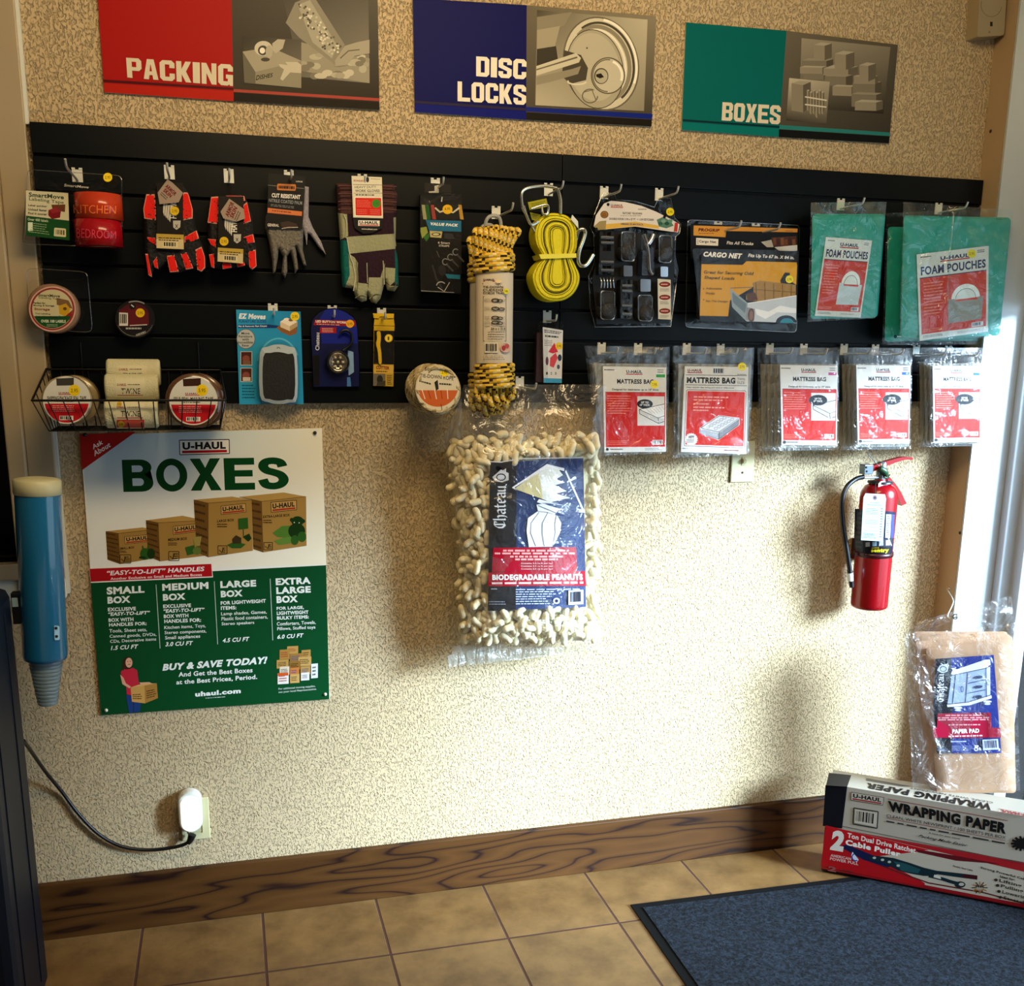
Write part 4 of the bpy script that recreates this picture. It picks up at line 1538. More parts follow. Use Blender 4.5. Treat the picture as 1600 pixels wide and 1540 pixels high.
# --- red gloves
def red_gloves(label, outl, patches, cardq, tagq, txt, dotp, d, lab, xt, rot):
    t = thing('glove_pair', at(*px(CE, *xt), -d), label, 'gloves', 'black and red work glove pairs')
    col, lines_ = regions('060607', [(pl, 'c01008') for pl in patches])
    m = MB()

    def mp(u, v, h):
        return front(d - .025)(*px(CE, u, v), h)
    puff(m, outl, mp, .026, 9, .012, None, [], .45, 26, 0, .25, 3)
    g = m.build('glove', mat('black_glove_cloth', '08090a', .8, bump=.3, scale=300), t)
    # raised red rubber pads with pale piping
    for pl in patches:
        cx = sum(p[0] for p in pl) / len(pl)
        cy = sum(p[1] for p in pl) / len(pl)
        m = MB()
        big = [(cx + (p[0] - cx) * 1.0, cy + (p[1] - cy) * 1.0) for p in pl]
        sm = [(cx + (p[0] - cx) * .86, cy + (p[1] - cy) * .9) for p in pl]
        dd = d + .0015
        m.prism([front(dd)(*px(CE, *p)) for p in big], (0, .012, 0), 0, lin('d89a86'))
        m.prism([front(dd + .0014)(*px(CE, *p)) for p in sm], (0, .012, 0), 0, lin('e01408'))
        m.build('rubber_pad', EDGE, g)

    def paint(a):
        (x0, y0), (x1, y1) = cardq
        a.rect(x0, y0, x1, y1, '120d0c')
        for k in range(4):
            a.poly([(x0 + 48 + k * 17, y0 + 150 + k * 6), (x0 + 62 + k * 17, y0 + 150 + k * 6), (x0 + 56 + k * 14, y0 + 290 - (3 - k) * 14), (x0 + 46 + k * 14, y0 + 270 - (3 - k) * 18)], 'c9c3b4')
        a.text('HAWK', [(x1 - 94, y0 + 264), (x1 - 94, y0 + 140), (x1 - 48, y0 + 140), (x1 - 48, y0 + 264)], 'e0dccd', .03, .15)
        sx, sy = x1 - 48, y0 + 278
        a.poly([(sx - 26, sy), (sx + 30, sy), (sx + 27, sy + 48), (sx, sy + 68), (sx - 24, sy + 50)], 'b5b0a4')
        a.text('X', (sx - 12, sy + 28, sx + 12, sy + 54), '2a2420', .03)
    card(t, [(cardq[0][0], cardq[0][1]), (cardq[1][0], cardq[0][1]), (cardq[1][0], cardq[1][1]), (cardq[0][0], cardq[1][1])], d + .010, paint, CE, 'header_card')

    def paint2(a):
        q = lab
        a.poly(q, 'cdb98a')
        a.poly([q[0], q[1], Art.bil(q, 1, .34), Art.bil(q, 0, .36)], 'b79a3c')
        a.greek([Art.bil(q, .08, .2), Art.bil(q, .9, .2), Art.bil(q, .9, .5), Art.bil(q, .08, .5)], 2, '2a2010', 2)
        a.bars([Art.bil(q, .24, .52), Art.bil(q, .78, .52), Art.bil(q, .78, .9), Art.bil(q, .24, .9)], 5, 'd8cba0', '1c140a', 14)
    card(t, lab, d + .0125, paint2, CE, 'price_label', base='c9b88a')

    def paint3(a):
        a.poly(tagq, '9b8878')
        q = txt
        a.text('ARMOR', [Art.bil(q, 0, 0), Art.bil(q, 1, 0), Art.bil(q, 1, .33), Art.bil(q, 0, .33)], '6a1016', .05)
        a.text('SKIN', [Art.bil(q, .1, .36), Art.bil(q, .85, .36), Art.bil(q, .85, .68), Art.bil(q, .1, .68)], '6a1016', .05)
        a.greek([Art.bil(q, .1, .74), Art.bil(q, .9, .74), Art.bil(q, .9, 1.05), Art.bil(q, .1, 1.05)], 2, '3a2c24', 3)
    card(t, tagq, d + .016, paint3, CE, 'shield_tag', base='8d7b6c')
    a = Art(front(d + .0135), CE)
    a.dot(*dotp, 33, 'd9b416')
    a.build('price_dot', t, CARD)
    return t


red_gloves('black work gloves with red pads, shield tag pointing up, nearest the labelling tape',
           [(205, 310), (390, 310), (440, 372), (480, 500), (500, 640), (525, 720), (560, 790), (575, 860), (572, 940), (545, 965), (508, 950), (480, 945), (425, 955), (378, 970), (310, 975), (290, 900), (230, 950), (192, 935), (178, 1000), (150, 990), (125, 850), (118, 700), (108, 500), (130, 385)],
           [[(135, 392), (195, 392), (205, 480), (205, 585), (120, 570), (112, 500)], [(400, 400), (410, 378), (440, 380), (475, 500), (475, 570), (400, 585)],
            [(350, 315), (390, 315), (392, 360), (350, 345)], [(140, 708), (200, 712), (210, 770), (150, 735)],
            [(415, 705), (505, 658), (522, 715), (465, 745), (440, 720), (415, 750)], [(128, 830), (145, 830), (175, 1000), (150, 985)],
            [(185, 890), (212, 850), (222, 940), (195, 930)], [(283, 845), (340, 838), (373, 960), (308, 965)], [(388, 830), (432, 820), (480, 935), (425, 945)],
            [(495, 800), (540, 778), (565, 850), (568, 930), (540, 960), (510, 945)]],
           ((212, 308), (405, 692)), [(290, 283), (325, 305), (405, 382), (372, 452), (232, 466), (218, 380)], [(290, 315), (362, 385), (300, 450), (228, 385)], (343, 515), .075,
           [(208, 682), (410, 690), (410, 797), (210, 788)], (300, 230), 0)
red_gloves('black work gloves with red pads, shield tag turned sideways, nearer the grey gloves',
           [(640, 408), (830, 398), (870, 430), (915, 560), (925, 700), (948, 800), (950, 920), (915, 955), (885, 935), (860, 930), (800, 925), (760, 938), (700, 945), (640, 935), (600, 930), (590, 800), (582, 600), (605, 415)],
           [[(612, 412), (668, 408), (660, 612), (585, 600)], [(720, 402), (855, 405), (862, 440), (830, 440), (740, 415)], [(850, 470), (875, 450), (905, 590), (850, 612)],
            [(588, 720), (645, 725), (645, 782), (610, 765)], [(845, 710), (920, 685), (932, 745), (878, 755), (870, 720)],
            [(595, 835), (632, 830), (635, 935), (612, 925)], [(690, 895), (757, 902), (762, 930), (698, 942)], [(800, 900), (855, 890), (860, 915), (805, 926)],
            [(885, 808), (938, 800), (945, 920), (915, 945), (892, 925)]],
           ((664, 408), (850, 796)), [(745, 425), (850, 500), (862, 570), (795, 595), (700, 570), (680, 520)], [(712, 545), (755, 440), (840, 500), (795, 600)], (706, 738), .080,
           [(660, 784), (848, 796), (845, 902), (658, 886)], (742, 250), 0)

# --- grey cut-resistant gloves
t = thing('glove_pair', at(*px(CE, 1180, 240), -.08), 'grey speckled cut resistant gloves on a black and orange card', 'gloves')
GREYG = mat('speckled_grey_knit', '6f6a60', .8, bump=.7, scale=260, vary=.75)
m = MB()


def mpg(d):
    return lambda u, v, h: front(d)(*px(CE, u, v), h)


puff(m, [(1012, 560), (1030, 520), (1270, 520), (1290, 660), (1285, 800), (1312, 915), (1290, 915), (1262, 840), (1235, 780), (1245, 880), (1252, 940), (1228, 975), (1215, 900), (1195, 820), (1170, 850), (1172, 960), (1155, 1010), (1128, 970), (1140, 850), (1110, 800), (1100, 880), (1085, 960), (1065, 978), (1058, 880), (1035, 740), (1008, 640)], mpg(.042), .016, 9, .012, None, [], .5, 22, 0, .2, 1)
m.build('front_glove', GREYG, t)
m = MB()
puff(m, [(1290, 330), (1330, 340), (1328, 560), (1360, 640), (1420, 740), (1455, 835), (1400, 780), (1340, 690), (1322, 680), (1315, 765), (1300, 700), (1270, 600)], mpg(.033), .008, 9, .009, None, [], .5, 16, 0, .2, 2)
m.build('rear_glove', mat('speckled_pale_knit', '98939a', .8, bump=.7, scale=260, vary=.6), t)


def p_(a):
    a.poly([(1036, 240), (1305, 262), (1282, 650), (1018, 640)], '0c0b0d')
    a.poly(rquad([(1098, 314), (1235, 320), (1233, 368), (1096, 362)], 10), 'c87838')
    a.greek([(1108, 326), (1226, 332), (1226, 358), (1108, 352)], 1, '2a1608', 3, .8, False)
    a.line([(1030, 325), (1095, 332)], 3, '8d877c')
    a.line([(1236, 345), (1292, 350)], 3, '8d877c')
    a.text('LARGE', [(1236, 292), (1284, 296), (1284, 306), (1236, 303)], 'd8d4cc', .02)
    a.text('CUT RESISTANT', [(1058, 384), (1268, 398), (1266, 430), (1056, 414)], 'f0eee8', .035)
    a.text('NITRILE COATED PALM', [(1036, 424), (1280, 444), (1280, 470), (1035, 448)], '8f959c', .015)
    a.greek([(1050, 462), (1270, 484), (1268, 504), (1048, 482)], 2, '7a7c80', 3)
    a.poly([(1028, 492), (1280, 520), (1278, 552), (1025, 528)], 'cf7440')
    a.greek([(1060, 504), (1240, 524), (1240, 538), (1060, 520)], 1, '6a2c10', 4)
    a.text('GENERAL', [(1026, 606), (1110, 612), (1110, 632), (1026, 628)], 'd6cfc4', .03)
    a.poly([(1120, 600), (1180, 590), (1240, 610), (1250, 636), (1170, 650), (1130, 630)], '3a2a24')
    a.line([(1130, 645), (1180, 636), (1250, 636)], 6, 'b8aca0')


card(t, [(1036, 240), (1305, 262), (1282, 650), (1018, 640)], .063, p_, CE, 'header_card')

# --- striped work gloves
t = thing('glove_pair', at(*px(CF, 410, 200), -.07), 'striped leather palm work gloves with teal backs on a white and red card', 'gloves')


def mpf(d):
    return lambda u, v, h: front(d)(*px(CF, u, v), h)


TEAL, CREAM, PLUM, STRIPE = '0d5f5c', '9b9c7c', '2a1522', '4a2c2c'
m = MB()
o = [(150, 275), (680, 285), (718, 380), (705, 540), (700, 800), (722, 1000), (728, 1220), (690, 1275), (620, 1262), (600, 1180), (590, 1230), (560, 1340), (520, 1388), (470, 1370), (440, 1300), (430, 1360), (385, 1372), (340, 1345), (310, 1285), (285, 1245), (205, 1235), (190, 1000), (185, 800), (165, 560)]
col, ln = regions(PLUM, [
    ([(140, 265), (730, 270), (722, 545), (160, 560)], STRIPE), ([(160, 548), (250, 560), (262, 760), (180, 800)], CREAM), ([(180, 800), (245, 800), (272, 930), (275, 1120), (232, 1240), (190, 1235)], TEAL),
    ([(240, 770), (690, 740), (698, 880), (275, 925)], CREAM), ([(265, 925), (320, 960), (352, 1010), (345, 1180), (290, 1250), (228, 1245), (275, 1120)], CREAM),
    ([(325, 1190), (445, 1205), (450, 1400), (300, 1400)], CREAM), ([(452, 1145), (560, 1145), (600, 1010), (596, 1180), (560, 1400), (440, 1400)], CREAM),
    ([(604, 1052), (698, 1060), (695, 1180), (650, 1220), (604, 1180)], CREAM), ([(690, 870), (740, 1000), (740, 1230), (690, 1200), (698, 1060)], TEAL), ([(600, 1190), (650, 1222), (735, 1225), (700, 1300), (600, 1290)], CREAM),
    ([(680, 590), (705, 590), (705, 860), (690, 850)], CREAM)])
puff(m, o, mpf(.044), .018, 11, .02, col, ln, .45, 34, 0, .12, 5)
m.build('glove', MATTE, t)
m = MB()
for pth, c in (([(345, 1290), (350, 1150), (340, 1000)], '7c7d60'), ([(440, 1195), (436, 1100), (434, 1010)], 'a5a58a'), ([(596, 1210), (590, 1100), (584, 990)], 'b0b094'), ([(310, 1270), (325, 1130), (300, 1000)], 'c2c2a6'),
               ([(215, 560), (245, 640), (238, 780)], 'b0b094'), ([(250, 780), (272, 920), (296, 1000)], 'c2c2a6'), ([(640, 1240), (690, 1230), (712, 1190)], '5c5d48'), ([(325, 1335), (385, 1310), (435, 1330)], '6c6d52'), ([(455, 1345), (510, 1300), (565, 1310)], '6c6d52')):
    m.tube([front(.0640)(*px(CF, *p)) for p in curve_pts([(q[0], q[1]) for q in pth], 5)], .0012, 6, 0, lin(c))
r = random.Random(4)
for k in range(7):
    y = 300 + k * 36
    m.tube([front(.0632)(*px(CF, x, y + 3 * math.sin(x * .02))) for x in range(170, 715, 20)], .0009, 5, 0, lin('1c0f12' if k % 2 else '6c4a44'))
m.build('stitching', EDGE, t)


def p_(a):
    a.poly([(292, 205), (572, 218), (584, 598), (308, 590)], 'dcd6bf')
    a.line([(306, 285), (572, 290)], 4, '2a241c')
    a.text('BONDED', [(312, 240), (410, 244), (410, 262), (312, 258)], '9c2c20', .03)
    a.ell(440, 240, 14, 26, '2c2418')
    a.greek([(470, 228), (560, 232), (560, 242), (470, 238)], 1, '2c2418', 2)
    a.text('HEAVY DUTY', [(322, 298), (520, 296), (520, 318), (322, 322)], '15130f', .0)
    a.text('WORK GLOVES', [(325, 332), (552, 332), (552, 356), (325, 356)], '15130f', .015)
    a.line([(312, 366), (578, 366)], 3, '2a241c')
    a.greek([(330, 374), (552, 378), (552, 390), (330, 386)], 1, '2a241c', 3, .8)
    a.poly(rquad([(318, 400), (572, 402), (580, 584), (322, 578)], 8), 'f0e8d8')
    a.poly(rquad([(326, 408), (566, 410), (572, 576), (330, 570)], 6), 'd01c10')
    a.greek([(340, 425), (480, 428), (480, 500), (340, 496)], 5, 'e07a6a', 4, .3)
    a.greek([(340, 512), (450, 514), (450, 562), (340, 560)], 3, 'e07a6a', 5, .3)
    a.greek([(465, 512), (560, 514), (560, 568), (465, 564)], 3, 'e07a6a', 6, .3)
    a.dot(520, 462, 40, '2f8a1c', '5.95')


card(t, [(292, 205), (572, 218), (584, 598), (308, 590)], .070, p_, CF, 'header_card', base='cfc8b0')


def p_(a):
    a.poly([(305, 592), (585, 600), (575, 690), (480, 735), (400, 740), (320, 690)], '08070a')
    a.logo([(352, 614), (554, 618), (552, 672), (352, 668)], bg='e9e4da', bar=True)
    a.text('www.uhaul.com', [(384, 688), (530, 694), (530, 706), (384, 702)], 'e2ded4', .03)


card(t, [(305, 592), (585, 600), (575, 690), (480, 735), (400, 740), (320, 690)], .068, p_, CF, 'logo_card')

# --- bungee cord value pack
t = thing('cord_pack', at(*px(CF, 1110, 300), -.09), 'black packet of stretch cords with a blue value pack band', 'cord pack')


def p_(a):
    a.poly([(928, 380), (1312, 390), (1305, 1295), (930, 1275)], '08080a')
    a.poly([(930, 465), (1310, 478), (1308, 610), (935, 600)], '191410')
    for x, c in ((940, '9a9a70'), (975, '0f5a20'), (1025, '9a3a30'), (1280, 'b58a30')):
        a.poly([(x, 472), (x + 30, 474), (x + 50, 610), (x + 16, 606)], c)
    a.line([(1065, 500), (1110, 540), (1170, 520), (1230, 545), (1290, 500)], 16, 'c9c6b0')
    a.ell(1180, 515, 46, 44, 'e8b818', 24)
    a.text('6.95', (1155, 498, 1205, 522), '5a4a10', .02)
    a.poly([(978, 612), (1308, 622), (1306, 722), (1010, 712)], '1a6a92')
    a.text('VALUE PACK', [(1024, 634), (1280, 650), (1278, 676), (1022, 662)], 'eef4f6', .045, .2)
    a.poly([(930, 685), (985, 675), (1000, 730), (945, 785), (930, 720)], '8d9a4a')
    a.poly([(955, 770), (1012, 735), (1010, 780), (985, 812)], '2f6a2a')
    a.poly([(1014, 714), (1132, 720), (1122, 780), (1020, 772)], 'b9b078')
    a.ell(1075, 746, 42, 16, '1a1812')
    a.ell(1073, 746, 30, 10, 'c5c49a')
    a.greek([(1150, 735), (1250, 740), (1250, 790), (1150, 785)], 4, '5f6266', 7, .3)
    a.text('6 Smart', [(1092, 812), (1202, 818), (1202, 836), (1092, 832)], 'd6d2c8', .02)
    a.text('STRAPS', [(1100, 842), (1196, 846), (1196, 864), (1100, 860)], 'd6d2c8', .01)
    for dx, dy in ((0, 0), (48, -42), (96, -90)):
        a.ring(1160 + dx, 1000 + dy, 26, 28, 9, '77787a', a0=40, a1=320)
        a.line([(1172 + dx, 1025 + dy), (1235 + dx, 1090 + dy)], 16, '3c3d40')
    a.line([(1040, 1030), (1075, 1150), (1130, 1250)], 16, '2e2e32')
    a.line([(1080, 900), (1105, 960)], 8, '4a4a4e')
    a.ell(1130, 1080, 36, 50, '202024')
    a.poly([(1158, 1112), (1296, 1122), (1296, 1162), (1180, 1152)], '1f7288')
    a.ring(1120, 1220, 40, 34, 9, 'a5a5a0', a0=180, a1=330)
    a.line([(1090, 1235), (1150, 1275), (1200, 1190)], 7, 'b5b3ac')
    a.line([(935, 1268), (1240, 1285)], 5, '9a9a98')


card(t, [(928, 380), (1312, 390), (1305, 1295), (930, 1275)], .062, p_, CF, 'printed_packet', thick=.018, base='0a0a0c')
a = Art(front(.064), CF)
a.poly([(968, 268), (1210, 285), (1215, 362), (970, 358)], '17130f')
a.poly([(1060, 298), (1100, 290), (1100, 362), (1010, 362), (1004, 350), (1060, 345)], 'b8b3a4')
a.line([(1130, 400), (1125, 445)], 10, 'c9c6bc')
a.build('hang_tab', t, CARD)
shell(t, [(925, 362), (1315, 372), (1310, 1300), (925, 1280)], .064, .001, CF)

# --- braided rope hanks
def braid(mb, path, r, n=8, seed=0, cols=('d9b63c', '2c1a14', 'e0cfa0', 'c79a2c')):
    c4 = [lin(c) for c in cols]
    k0 = len(mb.f)
    mb.tube(path, r, n, 0, None)
    m = len(path)
    q = 0
    for i in range(m - 1):
        for k in range(n):
            s = (i + k * 1 + seed) % 8
            alt = (i - k + seed) % 4
            mb.c[k0 + q] = c4[1] if (s in (0, 1) and alt < 3) else (c4[2] if s in (4,) else (c4[3] if alt == 1 else c4[0]))
            q += 1


def rope_hank(label, du, dv, d, printed):
    t = thing('rope_hank', at(770 + du, 345 + dv, -d), label, 'rope', 'braided rope hanks')
    xf = (CG[0] + du, CG[1] + dv, CG[2])
    P = lambda x, y, h=0.0: front(d + h)(*px(xf, x, y))
    ROPE = ink('braided_rope', .7, bump=.4, scale=500)
    m = MB()
    k = P(200, 100).x - P(170, 100).x
    rr = k * .55
    r = random.Random(5)
    # vertical bundle that fans at the top
    for j in range(3):
        for i in range(9):
            f = i / 8 - .5
            w = 1 - .12 * j
            x0, x1 = 278 + f * 200 * w, 290 + f * 262 * w + r.uniform(-6, 6)
            h = -.014 * j + .016 * math.cos(f * 2.9)
            pts = [P(x0, 525, h), P(x0 - 2, 480, h), P((x0 + x1) / 2, 430, h + .004), P(x1, 395, h + .004), P(x1 * .93 + 20, 366 + abs(f) * 30, h - .006), P(x1 * .85 + 42, 372 + abs(f) * 30, h - .02)]
            braid(m, curve_pts(pts, 5), rr, 8, i + j)
    # bottom loops
    for j in range(2):
        for i in range(6):
            f = i / 5 - .5
            x = 272 + f * 190
            h = -.012 * j + .014 * math.cos(f * 2.8)
            yb = 1455 - abs(f) * 90 - 18 * (i % 2)
            pts = [P(x, 1300, h), P(x - 8, 1360, h), P(x + 4, yb - 25, h + .003), P(x + 14, yb, h - .004), P(x + 28, yb - 22, h - .016), P(x + 26, 1330, h - .018)]
            braid(m, curve_pts(pts, 5), rr, 8, i + 3)
    ho = m.build('rope_strands', ROPE, t)
    # wraps around
    c = P(276, 600)
    cy = c.y + .002
    hw = (P(386, 600).x - P(166, 600).x) / 2
    m = MB()
    for y0, y1, nw in ((532, 640, 4), (1192, 1335, 5)):
        for i in range(nw):
            y = y0 + (y1 - y0) * (i + .3) / nw
            zc = P(276, y).z
            x_ = P(278 if y0 < 900 else 280, y).x
            path = [Vector((x_ + hw * math.cos(a), cy - .036 * math.sin(a), zc + .004 * math.cos(a * 1.0) * (1 if i % 2 else .5))) for a in [2 * math.pi * q / 34 for q in range(35)]]
            braid(m, path, rr, 8, i)
    m.build('rope_wraps', ROPE, t)
    # paper sleeve
    m = MB()
    zt, zb = P(276, 640).z, P(276, 1182).z
    x_ = P(279, 900).x
    vs, fs = [], []
    N_ = 40
    for z in (zt, zb):
        for q in range(N_):
            a = 2 * math.pi * q / N_
            vs.append((x_ + hw * 1.02 * math.cos(a), cy - .034 * math.sin(a), z))
    fs = [(q, (q + 1) % N_, N_ + (q + 1) % N_, N_ + q) for q in range(N_)]
    m.add(vs, fs, 0, lin('cbbfaa'), True)
    so = m.build('paper_sleeve', ink('sleeve_paper', .5), t)
    if printed:
        class Sl:
            def __call__(s, u, v, lift=0.0):
                p = front(d)(u, v)
                for _ in range(4):
                    s_ = max(-1, min(1, (p.x - x_) / (hw * 1.02)))
                    p = front(-(cy - .034 * math.sqrt(1 - s_ * s_) - lift - .0008))(u, v)
                return p
        a = Art(Sl(), xf)
        a.logo([(208, 672), (285, 672), (285, 694), (208, 694)], bg=None, frame=False, fg='3a3230')
        a.line([(206, 704), (310, 704)], 5, 'b04038')
        for i, s in enumerate(('TIE-DOWN', 'CUERDO', 'CORDE TRAI')):
            a.text(s, (210, 718 + i * 18, 332, 732 + i * 18), '3a3230', .02)
        a.outline([(212, 782), (350, 782), (350, 1050), (212, 1050)], 2.5, '5a504a')
        for y, n in ((805, 1), (855, 2), (910, 1), (940, 1)):
            a.ring(285, y, 22, 9, 6, '2a2422')
            a.ring(300 + 12 * n, y + 3, 16, 8, 5, '2a2422')
            a.greek((218, y - 12, 258, y + 10), 3, '6a6058', int(y), .3)
            a.greek((328, y - 8, 345, y + 10), 2, '6a6058', int(y) + 1, .3)
        a.line([(220, 962), (345, 962)], 2.5, '3a3230')
        a.text('3/8 in x 75 ft', (258, 968, 345, 984), '2a2422', .03)
        a.greek((240, 990, 345, 1046), 4, '5a504a', 6, .3)
        a.bars((222, 1060, 300, 1120), 6, 'd8cfbc', '1a1614', 16)
        a.ell(345, 1090, 30, 28, 'c9a090')
        a.ell(335, 1092, 12, 16, '9a3028')
        a.ell(356, 1080, 12, 14, 'b04838')
        a.greek((210, 1135, 360, 1165), 3, '6a6058', 7, .3)
        a.ell(305, 690, 18, 12, 'dfc89a')
        a.dot(350, 750, 17, 'd9d020')
        a.build('sleeve_print', so, CARD)
    m = MB()
    m.tube(curve_pts([P(228, 372), P(228, 335), P(245, 305), P(278, 296), P(308, 308), P(318, 340), P(316, 370)], 6), .0042, 8)
    m.build('hanging_loop', mat('clear_loop_plastic', 'a5a8a6', .2, trans=.3), t)
    return t


rope_hank('yellow and black braided rope hank in a printed paper sleeve, above the peanut bag', 0, 0, .19, True)
rope_hank('second yellow braided rope hank mostly hidden behind the sleeved rope hank', -9, 14, .069, False)
hook(775, 322, .16, 'steel slatwall hook hidden behind the braided rope hanks')

# --- yellow tow strap
t = thing('tow_strap', at(*px(CG, 640, 300), -.11), 'coiled yellow tow strap with steel hooks, cinched at the waist', 'strap')
WEB = mat('yellow_webbing', 'dcd000', .6, bump=.9, scale=240, stretch=(1, 1, .35))
P = lambda x, y, h=0.0: front(.075 + h)(*px(CG, x, y))


def lobes(s, cx_u=650, cx_l=648):
    """Figure-eight outline shrunk by s towards the coil's spine."""
    ring = [(560, 545), (530, 470), (522, 390), (548, 320), (600, 285), (660, 282), (720, 300), (765, 350), (778, 420), (772, 500), (756, 545),
            (775, 590), (790, 650), (785, 710), (750, 770), (690, 806), (620, 810), (560, 785), (520, 730), (505, 660), (515, 600)]
    out = []
    for x, y in ring:
        spx = 662
        spy = max(400 if y < 545 else 640, min(y, 460 if y < 545 else 680)) if True else y
        if 520 < y < 610:
            spy = 545
            out.append((spx + (x - spx) * (s * .9), y))
        else:
            out.append((spx + (x - spx) * s, spy + (y - spy) * s))
    return out


m = MB()
pts = curve_pts(lobes(1.0), 5, True)
fr_, mid = [P(p.x, p.y, .030) for p in pts], [P(p.x, p.y, .022) for p in pts]
n = len(pts)
c_ = Vector((0, 0, 0))
m.prism(mid, (0, .05, 0))
prev = mid
for s, h in ((.965, .029), (.9, .031)):
    cur = [P(p.x, p.y, h) for p in curve_pts(lobes(s), 5, True)]
    m.add(prev + cur, [[i, (i + 1) % n, (i + 1) % n + n, i + n] for i in range(n)], 0, None, True)
    prev = cur
prev_s = .9
for s in (.74, .58, .42, .26, .1):
    gro = [P(p.x, p.y, .026) for p in curve_pts(lobes(prev_s - .015), 5, True)]
    gro2 = [P(p.x, p.y, .026) for p in curve_pts(lobes(prev_s - .03), 5, True)]
    top = [P(p.x, p.y, .031) for p in curve_pts(lobes(prev_s - .045), 5, True)]
    nxt = [P(p.x, p.y, .031) for p in curve_pts(lobes(s), 5, True)]
    for a_, b_2 in ((prev, gro), (gro, gro2), (gro2, top), (top, nxt)):
        m.add(a_ + b_2, [[i, (i + 1) % n, (i + 1) % n + n, i + n] for i in range(n)], 0, None, False)
    prev, prev_s = nxt, s
m.add(prev, [list(range(n))], 0)
m.build('webbing_coil', WEB, t)
m = MB()
for s in (.62, .60, .33):
    m.tube([P(p.x, p.y, .0318) for p in curve_pts(lobes(s), 5, True)], .0011, 5, close=True)
m.build('dark_fold_line', mat('dark_fold', '3a3405', .8), t)
m = MB()
m.prism([P(548, 528, .036), P(772, 522, .036), P(772, 548, .036), P(560, 556, .036)], (0, .062, 0))
m.build('waist_band', mat('pale_yellow_band', 'e2da4a', .6), t)
STEEL = mat('bright_steel', 'cfd4cc', .22, .9)
m = MB()
m.tube(curve_pts([P(770, 440, .02), P(785, 390, .03), P(812, 378, .034), P(826, 400, .034), P(812, 450, .034), P(790, 510, .034), P(785, 570, .034), P(805, 598, .034), P(838, 588, .034), P(875, 530, .034)], 6), .0048, 8)
m.build('steel_hook', STEEL, t)
m = MB()
m.tube(curve_pts([P(545, 330, .03), P(500, 350, .034), P(470, 290, .034), P(448, 240, .034), P(452, 145, .034), P(560, 118, .03), P(655, 130, .03)], 6), .0035, 8)
m.tube(curve_pts([P(520, 390, .025), P(480, 310, .03), P(455, 235, .03)], 5), .003, 8)
m.tube(curve_pts([P(565, 240, .034), P(572, 285, .036), P(600, 280, .036), P(595, 230, .036), P(500, 255, .034)], 5), .003, 8)
m.tube(curve_pts([P(658, 130, .03), P(676, 200, .03), P(676, 285, .03)], 5), .0045, 8)
m.build('wire_triangle', STEEL, t)


def p_(a):
    a.poly([(480, 215), (592, 192), (602, 240), (560, 250), (492, 262)], '9c9a10')
    a.poly([(492, 275), (560, 290), (540, 330), (505, 320)], '8d8f1e')
    a.greek([(500, 222), (585, 204), (588, 232), (505, 250)], 3, '3a3a10', 2, .35)
    a.greek([(505, 285), (550, 295), (540, 322), (508, 312)], 3, '3a3a10', 3, .35)


card(t, [(480, 215), (592, 192), (602, 240), (560, 250), (492, 262)], .088, p_, CG, 'paper_label', base='8a8810')
m = MB()
m.prism([P(740, 318, .036), P(748, 290, .036), P(782, 330, .036), P(785, 372, .036)], (0, .003, 0))
m.build('white_tag', mat('white_tag_card', 'd8dad6', .5), t)

# --- ratchet tie-down clamshell
t = thing('ratchet_strap_pack', at(*px(CH, 400, 230), -.10), 'clear pack of four black ratchet tie downs under a rounded white header', 'strap pack')
SH = [(165, 220), (185, 180), (255, 180), (275, 225), (400, 235), (530, 275), (560, 205), (640, 215), (668, 350), (708, 390), (700, 450), (672, 475), (668, 600), (690, 700), (640, 1080), (130, 1085), (95, 950), (85, 740), (125, 650), (120, 460), (95, 410), (125, 320)]
shell(t, SH, .085, .05, CH, [rquad([(150, 420), (265, 430), (262, 740), (150, 735)], 20), rquad([(300, 430), (405, 440), (400, 650), (300, 645)], 22), rquad([(440, 450), (540, 455), (530, 745), (440, 740)], 20),
                             rquad([(555, 455), (655, 460), (650, 660), (555, 655)], 22), rquad([(160, 830), (270, 835), (262, 1045), (165, 1040)], 22), rquad([(295, 755), (390, 760), (385, 1035), (295, 1030)], 20),
                             rquad([(415, 855), (525, 860), (510, 1055), (415, 1050)], 22)])
wire_edge(t, SH, .036, CH, .0013)
m = MB()
m.prism([front(.036)(*px(CH, *p)) for p in [(130, 420), (660, 470), (665, 700), (630, 1060), (140, 1065), (110, 760), (135, 650)]], (0, .002, 0))
m.build('backing_card', mat('black_backing', '0a0a0c', .4), t)


